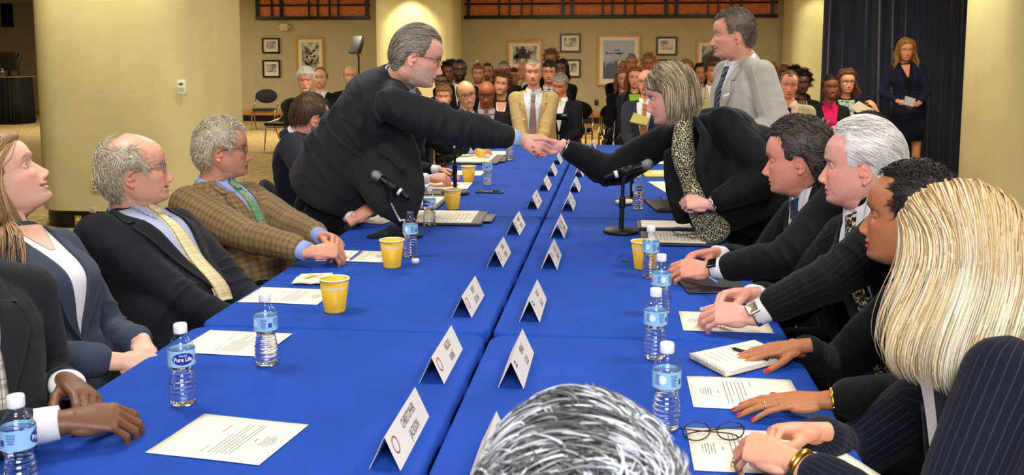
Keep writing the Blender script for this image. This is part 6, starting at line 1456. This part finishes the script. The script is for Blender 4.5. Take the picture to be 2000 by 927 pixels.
band(p11, 'L', .018, pmat('watch_strap_black', (16, 16, 18), .5), 'smartwatch', .0325, .0265, .012, .002, (.036, .032)); ring_on(p11, 'L', GOLD, 2)
p12 = person('person with thick white hair, black suit, black and cream tie, steel watch', aty(1680, 321, 2.73), (-.96, .28, -.03), (.96, 2.58, .54), (224, 160, 142), dict(old=1., fat=.6, red=.9, browc=(206, 196, 186), smile=.3, teeth=0, nose=1.05, iris=(90, 110, 120)),
             HS([(232, 228, 222), (246, 244, 240), (214, 208, 200)], len=.055, n=5500, line=.085, th=.012, vol=.004, tight=.75, mess=.16, comb=lambda r, q: np.stack([r[:, 0] * 3 + .2, -.8 - 3 * np.clip(-r[:, 1], 0, .1), -.25 - np.clip(.06 - q[:, 2], 0, .3) * 9], -1), low=-.075, lift=.05, steps=9, cvar=.4), face=(-.88, -.46), wide=1.14, deep=1.15, belly=.04,
             jac=('jacket', J_BPIN), shirt=S_WHITE, tie=T_BW, trou=TR_D, neck=aty(1708, 392, 2.74), V=(.2, .075),
             L=(W_(1466, 618, .80), (-.97, .22, .02), (.1, -.55, .8), 'claw', (.4, -.7, -.5)), R=(W_(1462, 573, .80), (-.93, -.32, -.02), (.0, .5, .86), 'pinch', (.4, .7, -.5)))
band(p12, 'L', .014, STEEL, 'wristwatch', .033, .027, .009, .0025, (.034, .034), STEEL); ring_on(p12, 'L', GOLD, 2)
pen('blue pen held between the white-haired man\'s fingers', (1383, 569), (1402, 583), MATS['pen_blue'], z=.05)
p13 = person('person with short black curls and red nails, seated behind the blonde woman', aty(1779, 420, 2.24), (-.93, .36, .02), (1.04, 2.08, .54), (176, 112, 72), dict(smile=.3, teeth=0, lipc=(176, 24, 30), browc=(40, 28, 22), lips=1.3),
             HS([(22, 18, 16), (40, 32, 28)], len=.028, n=4200, line=.088, th=.009, vol=.0, comb=comb_out, mess=.9, tight=.4, wave=1.2, wavef=200, r=.0012), sex='f', face=(-.95, -.3), wide=1.14, deep=1.1, jac=('jacket', J_BLACK), shirt=B_GRN, V=(.3, .05), collar=False, neckskin=[(.8, -.01, .01), (.9, -.04, .04), (1.0, -.055, .055)], trou=TR_D, neck=aty(1785, 520, 2.26), cuff=False,
             R=(W_(1562, 676, .79), (-.93, .0, -.14), (-.12, -.1, .99), 'flat', (.5, .7, -.4)), L=(W_(1606, 782, .79), (-.99, .10, -.10), (-.1, -.1, .99), 'flat', (.5, -.7, -.4)), nails=(200, 16, 28), nl=.009)
ring_on(p13, 'L', SILV, 2); ring_on(p13, 'R', GOLD, 2); band(p13, 'L', .02, GOLD, 'bracelet', .029, .0245, .003, .0015)
p14 = person('person with long blonde hair seen from behind, navy pinstripe jacket, clasped hands', aty(1870, 500, 1.66), (-.80, .60, -.02), (.98, 1.48, .54), (222, 156, 122), dict(browc=(150, 110, 70), lipc=(200, 90, 90)),
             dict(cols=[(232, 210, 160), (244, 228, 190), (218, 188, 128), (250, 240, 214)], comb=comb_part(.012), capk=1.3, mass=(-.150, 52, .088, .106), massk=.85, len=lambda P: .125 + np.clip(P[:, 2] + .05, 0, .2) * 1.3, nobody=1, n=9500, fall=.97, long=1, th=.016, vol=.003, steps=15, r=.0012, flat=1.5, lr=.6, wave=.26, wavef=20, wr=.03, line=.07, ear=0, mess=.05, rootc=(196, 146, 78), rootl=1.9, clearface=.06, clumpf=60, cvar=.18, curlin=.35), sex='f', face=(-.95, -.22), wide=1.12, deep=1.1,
             jac=('jacket', J_PIN), shirt=S_WHITE, V=(.3, .05), collar=False, trou=TR_D, neck=aty(1852, 684, 1.68), cuff=False, gv=.0068,
             R=(W_(1592, 842, .80), (-.94, -.30, .10), (.05, .45, .88), 'lace', (.5, .7, -.4)), L=(W_(1552, 900, .80), (-.88, .44, .10), (.1, -.6, .8), 'lace', (.5, -.7, -.4)), nails=(236, 210, 206), nl=.004)
band(p14, 'L', .012, GOLD, 'bracelet', .029, .0245, .007, .003); ring_on(p14, 'R', GOLD, 2); ring_on(p14, 'R', GOLD, 1, along=.8); ring_on(p14, 'L', GOLD, 3)
for q, l in ((p11, 'black stacking chair under the dark-haired man with the smartwatch'), (p12, 'black stacking chair under the white-haired man'), (p13, 'black stacking chair under the woman with red nails'), (p14, 'black stacking chair under the blonde woman')): chair_for(q, l)
# --- the grey head in front
p15 = person('person with thick tousled grey hair seen from behind at the near table end', aty(1135, 1128, .77), (.06, 1, -.03), (-.03, .50, .54), (200, 150, 124), dict(fat=.3),
             HS([(70, 68, 66), (128, 128, 130), (196, 200, 208), (232, 236, 244), (100, 98, 94)], len=.055, n=8500, line=.085, th=.020, vol=.014, tight=.45, mess=.35, comb=lambda r, q: np.stack([-.7 + 0 * r[:, 0] + .9 * np.sin(r[:, 1] * 50), .7 - 8 * np.clip(-r[:, 1], 0, .1), -.2 - np.clip(.07 - q[:, 2], 0, .3) * 10], -1), wave=.5, wavef=70, wr=.25, r=.0011, steps=9, clumpf=70, cvar=.22, lump=.004), face=(0, 1), wide=1.05,
             jac=('jacket', J_CHAR), shirt=S_WHITE, trou=TR_D)
chair_for(p15, 'black stacking chair under the grey-haired person in front')
# --- partly hidden people at the table
p6 = person('person in a navy suit with short brown hair, hunched behind the leaning man', aty(607, 228, 4.95), (.66, .70, -.18), (-1.56, 4.85, .54), (214, 150, 124), dict(ear=1.1), HS([(78, 56, 36), (110, 82, 54), (92, 68, 44)], len=.024, n=2600, line=.08, th=.012, tight=.7, mess=.15), face=(.92, .2), wide=1.12, deep=1.15, bend=.05,
            jac=('jacket', fabric('deep_navy_wool', (14, 18, 36))), shirt=S_WHITE, trou=TR_D, neck=aty(583, 268, 4.93), R=(W_(690, 428, .79), (.7, .5, .5), (-.3, -.8, .3), 'relax', (-.3, -.7, -.5)), L=(W_(715, 415, .80), (.7, -.4, .5), (.2, .7, .4), 'relax', (-.3, .7, -.5)))
p7 = person('person with a pink tie, head hidden behind the leaning man, hand on the magazine', aty(735, 205, 5.5), (.9, .4, 0), (-1.52, 5.42, .54), (214, 150, 120), {}, HS([(60, 44, 30)], n=900, r=.002), face=(1, -.2), jac=('jacket', J_BLACK), shirt=S_WHITE, tie=T_PINK, trou=TR_D, neck=aty(752, 255, 5.45), hv=.004, 
            R=(W_(838, 348, .80), (.97, .1, .05), (-.2, -.5, .85), 'pinch', (-.3, -.7, -.5)), L=(W_(862, 333, .79), (.8, -.3, -.1), (.2, .5, .8), 'relax', (-.3, .7, -.5)), gv=.008, belly=.02)
p8 = person('person in a navy suit with pale blue cuffs, hands folded far down the left side', aty(800, 200, 6.9), (.8, .6, 0), (-1.5, 6.8, .54), (214, 150, 120), {}, HS([(60, 44, 30)], n=900, r=.002), face=(1, -.15), jac=('jacket', J_NAVY), shirt=S_PALE, tie=T_NAVY, trou=TR_D, neck=aty(805, 232, 6.85), hv=.004,
            R=(W_(925, 294, .80), (.97, .1, -.05), (-.1, -.6, .8), 'claw', (-.3, -.7, -.5)), L=(W_(928, 289, .80), (.9, -.3, -.1), (.2, .5, .8), 'claw', (-.3, .7, -.5)), gv=.008)
for q, l in ((p6, 'black stacking chair under the hunched man in navy'), (p7, 'black stacking chair under the man with the pink tie'), (p8, 'black stacking chair under the man with pale blue cuffs')): chair_for(q, l)
p16 = person('person with black hair, only the crown seen above the white-haired man', aty(1696, 274, 4.9), (-.6, -.7, -.3), (1.55, 5.0, .54), (120, 78, 52), {}, HS([(16, 14, 14)], n=2500, len=.03, th=.014, vol=.012, line=.075, mess=.3), face=(-.8, -.5), jac=('jacket', J_BLACK), shirt=S_WHITE, trou=TR_D, hv=.003, gv=.008, R=(aty(1616, 300, 4.8), (-.3, -.2, .9), (-.6, -.7, 0), 'relax', (.5, .5, -.6)))
chair_for(p16, 'black stacking chair under the person whose crown alone shows')

# ------------------------------------------------------------------ the seated audience: (photo x, eye line y, pixels per metre there) gives where each one sits
WARM = (204, 146, 108); PALE = (222, 164, 130); BRN = (124, 80, 54); DRK = (86, 56, 42)
def short(c, **k): return HS(c, n=int(k.pop('n', 1100) * .42), r=k.pop('r', .0019) * 1.6, steps=6, **k)
def longh(c, L=.22, **k):
    d = dict(cols=c, comb=comb_part(k.pop('part', .01)), len=L, n=700, fall=.93, long=1, th=.014, vol=.008, steps=9, r=.0033, wave=.3, wavef=30, wr=.2, line=.078, yf=.04, ear=0, mess=.14, clearface=.055); d.update(k); return d
def curly(c, L=.08, **k): return HS(c, len=L, n=750, steps=8, r=.0032, comb=comb_out, mess=1.0, tight=0, hug=0, wave=1.4, wavef=110, th=.02, vol=.012, ear=0, line=.078, yf=.045, clearface=.05, fall=.3, **k)
BR = [(58, 40, 28), (92, 66, 44)]; BK_ = [(20, 17, 16), (36, 30, 28)]; GY = [(120, 114, 104), (176, 168, 156)]; BL = [(150, 106, 58), (206, 162, 100)]; RD = [(110, 58, 30), (150, 86, 48)]; BN = short([(110, 84, 60)], bald=1, n=500, line=.1)
SEATS = []
def aud(label, px, py, s, skin, hair_=None, hq=None, look=None, jac=J_BLACK, shirt=S_WHITE, tie=None, sex='m', body=None, dz=0, lean=0., near=False, **k):
    Y = 1870. / s * .985; h = aty(px, py, Y); to = A(.25 if look is None else 0, 2.5, 1.25) - h; lk = nrm(to) if look is None else nrm(A(*look)); fc = nrm(A(lk[0], lk[1], 0)) if body is None else nrm(A(body[0], body[1], 0))
    pz = .54; pv = A(h[0], Y, 0) - fc * (.10 + lean) + A(0, 0, pz); hs = k.pop('hs', 1.0)
    q = dict(browc=(60, 46, 36) if skin[0] > 130 else (24, 18, 16)); q.update(hq or {})
    kw = dict(hv=.0044 if s > 165 else .0054, vox=.0046, gv=.014); kw.update(k)
    if h[2] > 1.36: pv[2] += h[2] - 1.36
    upz = A(0, 0, 1.); k.setdefault('neck', h - lk * .03 - A(0, 0, .188 if sex == 'm' else .18) + fc * .0); kw['neck'] = k['neck']; kw.setdefault('sw', .168 if sex == 'm' else .148)
    r = person(label, h, lk, pv, skin, q, hair_, face=(fc[0], fc[1]), jac=('jacket', jac) if jac else None, shirt=shirt, tie=tie, sex=sex, trou=TR_D if 'trou' not in k else k.pop('trou'), hs=hs, **{a: b for a, b in kw.items() if a != 'trou'})
    b = dup(CH0, (pv[0] - fc[0] * .02, pv[1] - fc[1] * .02, 0), atan2(-fc[0], fc[1]), 'dark chair under the ' + ' '.join(label.replace(',', '').split()[:12]))
    return r
SK = dict(neckskin=[(.78, -.01, .01), (.9, -.04, .04), (1.0, -.055, .055)], collar=False, cuff=False)
# left group
lapw_ = dict()
a1 = aud('person with white hair and goatee, dark suit and teal tie, far left of the audience', 597, 157, 196, (214, 150, 118), HS([(214, 210, 200), (236, 232, 224)], n=1300, r=.0018, steps=7, len=.035, th=.016, vol=.01), dict(beard=('goatee', (222, 216, 204), .8), fat=.6, browc=(190, 180, 168)), tie=fabric('teal_tie', (50, 120, 130)), wide=1.15, look=(.22, -1, 0))
aud('person with a receding hairline, smiling beside the white-bearded man', 626, 152, 168, PALE, short([(130, 100, 74)], line=.1, recede=1.2, n=700), dict(smile=.6, fat=.5), look=(.1, -1, 0), wide=1.1)
aud('person with thin white hair, only the crown seen behind the leaning back', 684, 148, 165, PALE, short(GY, line=.1, bald=1, n=600, r=.002), {}, look=(.3, -1, 0))
# behind and below the outstretched arm
aud('person with brown hair, half hidden by the leaning man\'s shoulder', 867, 189, 186, (222, 158, 130), short([(112, 78, 44), (150, 110, 68)], len=.035, vol=.012), dict(smile=.3), look=(.1, -1, 0))
aud('person with dark skin and round black glasses above the leaning man\'s beard', 862, 160, 168, BRN, short(BK_, len=.008, comb=comb_out), {}, glasses=(14, 12, 12), look=(.1, -1, 0), jac=J_CHAR)
aud('person with curly dark hair behind the man with round glasses', 876, 141, 150, (140, 92, 64), curly(BK_, .07), {}, sex='f', look=(.2, -1, 0), **SK)
aud('person mostly hidden behind the black-bearded man', 884, 133, 146, WARM, short(BR, len=.012), {}, look=(.1, -1, 0))
aud('person with a full black beard and glasses in the back row', 898, 137, 168, DRK, short(BK_, len=.012, comb=comb_out, line=.08), dict(beard=('full', (18, 14, 13), .9), fat=.4), glasses=(120, 110, 90), jac=J_NAVY, look=(.15, -1, 0), wide=1.1, tie=T_NAVY)
aud('balding person with dark-rimmed glasses, head tilted and smiling', 911, 184, 226, (218, 158, 118), short([(96, 80, 58), (130, 112, 84)], bald=1, n=1200, len=.02, line=.1, r=.0014), dict(smile=.8, old=.6, neck=1.0), glasses=(40, 30, 26), look=(.35, -1, -.12), tilt=-12, jac=J_CHAR, tie=T_BROWN, shirt=S_PALE)
aud('person with a short ginger beard against the far wall', 934, 144, 152, (216, 152, 116), short([(128, 78, 46), (160, 104, 62)], len=.02, vol=.01), dict(beard=('full', (140, 84, 52), .6)), look=(.1, -1, 0))
aud('person with a dark goatee beside the ginger-bearded man', 952, 140, 140, (206, 138, 104), short(BR, len=.012, line=.08), dict(beard=('goatee', (60, 42, 34), .8)), look=(.05, -1, 0), jac=J_CHAR)
aud('person with a shaved brown head and glasses, checked shirt, looking down', 950, 183, 205, (150, 86, 50), None, dict(fat=.4, neck=1.15), glasses=(30, 22, 20), look=(.1, -1, -.2), shirt=fabric('violet_check_shirt', (196, 186, 200), 'gingham', (130, 110, 150)), V=(.2, .07), wide=1.12)
aud('person with greying crew cut in the back row, forehead and eyes seen', 984, 138, 152, (214, 154, 122), short(GY + [(90, 84, 76)], len=.012), dict(fat=.3), look=(0, -1, 0), jac=J_CHAR, wide=1.15)
aud('laughing person with curly auburn hair and pale necklace', 979, 164, 182, (206, 144, 108), curly([(84, 46, 30), (124, 72, 46)], .10), dict(smile=1., lipc=(190, 90, 84)), sex='f', look=(.05, -1, .02), tilt=8, shirt=S_WHITE, **SK)
aud('person with brown hair between the crew-cut man and a bald head', 1004, 149, 140, (210, 144, 112), short(BR, len=.015), {}, look=(0, -1, 0))
aud('bald person turned sideways behind the man in the tan suit', 1024, 138, 142, (222, 150, 110), None, dict(ear=1.1), look=(-.9, -.5, 0))
a2 = aud('person in a tan suit with striped brown tie and visitor badge, hands in lap', 1042, 141, 204, (212, 150, 118), short(GY + [(130, 110, 84)], len=.025, recede=.8, n=1500, r=.0015), dict(old=.8, fat=.4, jaw=.3), look=(.02, -1, 0), jac=J_TAN, tie=T_BROWN, shirt=fabric('ice_blue_shirt', (206, 214, 222)), V=(.12, .085), wide=1.15, belly=.04, trou=fabric('tan_trousers', (186, 152, 98)), gv=.008)
aud('person with curly light brown hair standing highest in the back row', 1076, 117, 142, (196, 134, 96), curly([(120, 84, 52), (160, 120, 80)], .07), {}, sex='f', look=(-.1, -1, 0), **SK)
aud('person with black hair and glasses behind the man with the phone', 1073, 141, 176, (206, 144, 112), short(BK_, len=.03, vol=.012), dict(fat=.4), glasses=(130, 120, 100), look=(0, -1, 0), shirt=S_PALE, tie=T_NAVY)
aud('dark-haired person half hidden behind the man with black hair and glasses', 1096, 135, 152, (120, 84, 62), longh(BK_, .16), {}, sex='f', look=(-.1, -1, 0), **SK)
a3 = aud('person with short grey hair in a dark suit, looking down at a phone', 1094, 165, 182, (206, 140, 108), short(GY + [(90, 80, 70)], len=.016), dict(open=.3, fat=.3), look=(-.35, -1, -.35), tilt=8, tie=None, jac=J_NAVY, body=(-.1, -1))
for pr, l, nm in ((a2, 'yellow and white visitor badge clipped on the tan jacket', 'badge'), (a3, 'yellow and white visitor badge clipped on the dark suit of the man with a phone', 'badge')):
    (v, f), _ = patch(pr['bvh'], pr['sp'], [(.52, .075, .115), (.64, .07, .11)] if nm and pr is a2 else [(.40, .07, .11), (.52, .07, .11)], .02, .004, 4, ny=4); t = thing('visitor_badge', l, 'badge', v.mean(0)); part('card', (v, f), pmat('badge_yellow', (236, 204, 40), .5), t, smooth=False); c = v.mean(0) + pr['f'] * .014
    part('emblem', ell(c, (.011, .004, .014), nu=12, nv=8), pmat('badge_red', (190, 60, 40), .5), t); part('white_header', boxm(c + A(0, 0, .028), (.036, .008, .014)), S_WHITE, t, smooth=False)
p = aty(1096, 228, a3['arms']['R'][2][1] - .06); t = thing('mobile_phone', 'black phone held by the man looking down', 'phone', p); part('case', boxm(p, (.13, .012, .07), rotz(.0), .003), pmat('phone_black', (8, 8, 10), .2), t)
# right-centre group
aud('person with thin white hair, tallest beside the airplane picture', 1233, 123, 144, (206, 130, 92), short(GY, len=.02, n=700), {}, look=(-.05, -1, 0))
aud('balding person half seen at the left edge of the right-hand group', 1216, 134, 142, (200, 128, 90), short(RD, bald=1, n=400, line=.1), {}, look=(0, -1, 0))
aud('smiling person with light brown hair at the front left of the right-hand group', 1217, 154, 152, (226, 158, 122), longh([(122, 84, 52), (160, 116, 76)], .2), dict(smile=1.), sex='f', look=(.1, -1, 0), tilt=-6, **SK)
aud('person with long auburn hair and a lime scarf', 1240, 152, 166, (224, 158, 124), longh(RD, .3), dict(smile=.1), sex='f', look=(0, -1, 0), jac=J_CHAR, shirt=fabric('lime_scarf', (150, 196, 50)), V=(.5, .06), collar=False, cuff=False)
a4 = aud('balding person in a grey suit and tan tie holding a yellow pad', 1262, 160, 200, (214, 150, 122), short(GY, bald=1, n=700, len=.02, line=.1), dict(old=.5), look=(-.3, -1, 0), glasses=(120, 110, 100), jac=fabric('steel_wool', (44, 46, 58)), tie=fabric('copper_tie', (172, 116, 66)), V=(.15, .08), wide=1.1, body=(-.25, -1))
P4_ = [aty(*c, 9.1) for c in ((1238, 222), (1268, 232), (1262, 246), (1230, 239))]; t = thing('writing_pad', 'yellow-edged writing pad held by the balding man in grey', 'notepad', sum(P4_) / 4); part('pages', rings(np.array([P4_, [q + A(.0, -.012, .012) for q in P4_]])), pmat('pad_yellow', (232, 220, 130), .8), t, smooth=False)
aud('person with fluffy blond hair behind the leaning woman\'s head', 1267, 125, 142, (206, 130, 92), curly(BL, .05), {}, sex='f', look=(0, -1, 0), **SK)
aud('person whose forehead shows just above the leaning woman\'s crown', 1282, 134, 142, (210, 128, 88), short(RD, bald=1, n=300, line=.1), {}, look=(0, -1, 0))
aud('person with blond hair peeking above the leaning woman\'s crown', 1341, 134, 142, (220, 150, 110), longh(BL, .12), {}, sex='f', look=(0, -1, 0), **SK)
aud('person with straight black hair left of the curly-haired young man', 1369, 143, 152, (200, 134, 100), longh(BK_, .22), {}, sex='f', look=(0, -1, 0), **SK)
aud('young person with thick brown hair and khaki jacket under the grinning man\'s chin', 1393, 139, 172, (196, 130, 96), short([(50, 36, 26), (84, 60, 40)], len=.045, vol=.022, mess=.6, th=.02, n=1600), {}, look=(.1, -1, 0), jac=J_STONE)
aud('person with red-brown hair at the edge of the grey suit\'s lapel', 1411, 147, 150, (190, 120, 86), short(RD), {}, look=(0, -1, 0))
# right group
aud('person with gold-blond hair and sunglasses on the crown', 1507, 140, 142, (180, 120, 80), short([(170, 120, 50), (210, 160, 80)], len=.03, vol=.014, n=900), {}, sex='f', look=(0, -1, 0), shirt=S_WHITE, jac=J_STONE, **SK)
aud('person with a shaved dark head and glasses in the back right', 1531, 141, 146, (120, 76, 48), None, {}, look=(.1, -1, 0), glasses=(40, 30, 26), jac=J_STONE)
aud('person in a stone grey suit with navy tie and pinkish shirt', 1541, 165, 212, (212, 144, 116), short([(112, 72, 44), (140, 96, 62)], recede=1.1, line=.082, len=.02, n=1300, r=.0014), dict(jaw=.3, browa=.4), look=(-.1, -1, -.1), tilt=4, jac=J_STONE, tie=fabric('midnight_tie', (14, 18, 34)), shirt=fabric('rose_shirt', (216, 180, 170)), V=(.2, .08), wide=1.1)
aud('person with a large black afro at the far right of the back row', 1552, 152, 152, DRK, curly(BK_, .07, vol_=0), {}, sex='f', look=(0, -1, 0), **SK)
aud('person with black natural hair between the stone suit and magenta shirt', 1567, 162, 172, (84, 50, 38), curly(BK_, .075), dict(fat=.3), sex='f', look=(-.1, -1, 0), **SK)
aud('person with black braids and a magenta shirt', 1622, 170, 186, (128, 76, 46), HS(BK_, n=900, r=.0025, len=.05, comb=comb_back, tight=.8, line=.07), dict(smile=.5), sex='f', look=(.0, -1, 0), shirt=fabric('magenta_shirt', (196, 20, 84)), V=(.15, .075), tilt=-3)
a5 = aud('person with wavy brown hair and glasses holding white papers', 1654, 160, 178, (220, 154, 116), longh([(84, 56, 36), (124, 86, 56)], .2, vol=.02, wave=.5), {}, sex='f', look=(.05, -1, 0), glasses=(30, 22, 22), shirt=fabric('aqua_print_top', (120, 170, 160), 'spots', (60, 110, 120), (220, 210, 180), sc=1.2), V=(.15, .08), collar=False, cuff=False, L=(aty(1712, 216, 10.0), (-.5, 0, .8), (.5, -.7, .2), 'claw', (.7, -.2, -.7)))
P5_ = [aty(*c, 9.93) for c in ((1661, 209), (1677, 197), (1706, 214), (1703, 223), (1672, 219))]; t = thing('folded_papers', 'white folded papers held up before the aqua print top', 'paper', sum(P5_) / 5); part('sheet', rings(np.array([P5_, [q + A(0, -.01, 0) for q in P5_]])), pmat('papers_white', (228, 216, 190), .8), t, smooth=False)
# the woman by the curtain
a6 = person('person standing before the navy curtain in a navy skirt suit, long golden hair', aty(1770, 98, 11.2), (-.12, -1, -.08), aty(1775, 212, 11.25), (214, 148, 108), dict(smile=0, open=.02, lipc=(190, 110, 90)), longh([(146, 98, 40), (206, 152, 78), (176, 122, 56)], .25, n=1500, r=.0023, vol=.016, part=-.01), sex='f', face=(-.12, -1), wide=1.02,
            jac=('jacket', fabric('navy_suit_cloth', (24, 30, 52))), shirt=fabric('black_top', (14, 16, 24)), V=(.25, .07), collar=False, neckskin=[(.72, -.006, .006), (.9, -.035, .035), (1.0, -.05, .05)], trou=MATS['navy_suit_cloth'], stand=True, skirt=.56, hem=-.12, hv=.003, vox=.0028, gv=.007, cuff=False,
            R=(aty(1754, 198, 10.95), (.8, -.3, -.15), (-.3, -.7, .5), 'claw', (-.8, .2, -.7)), L=(aty(1795, 202, 10.97), (-.8, -.3, -.1), (.3, -.6, .6), 'clasp', (.8, .2, -.7)))
Pp = [aty(*c, 10.86) for c in ((1768, 187), (1788, 193), (1783, 208), (1765, 204))]; t = thing('note_paper', 'small folded paper held by the woman before the curtain', 'paper', sum(Pp) / 4); part('sheet', rings(np.array([Pp, [q + A(0, -.008, 0) for q in Pp]])), pmat('note_grey', (196, 196, 198), .8), t, smooth=False)
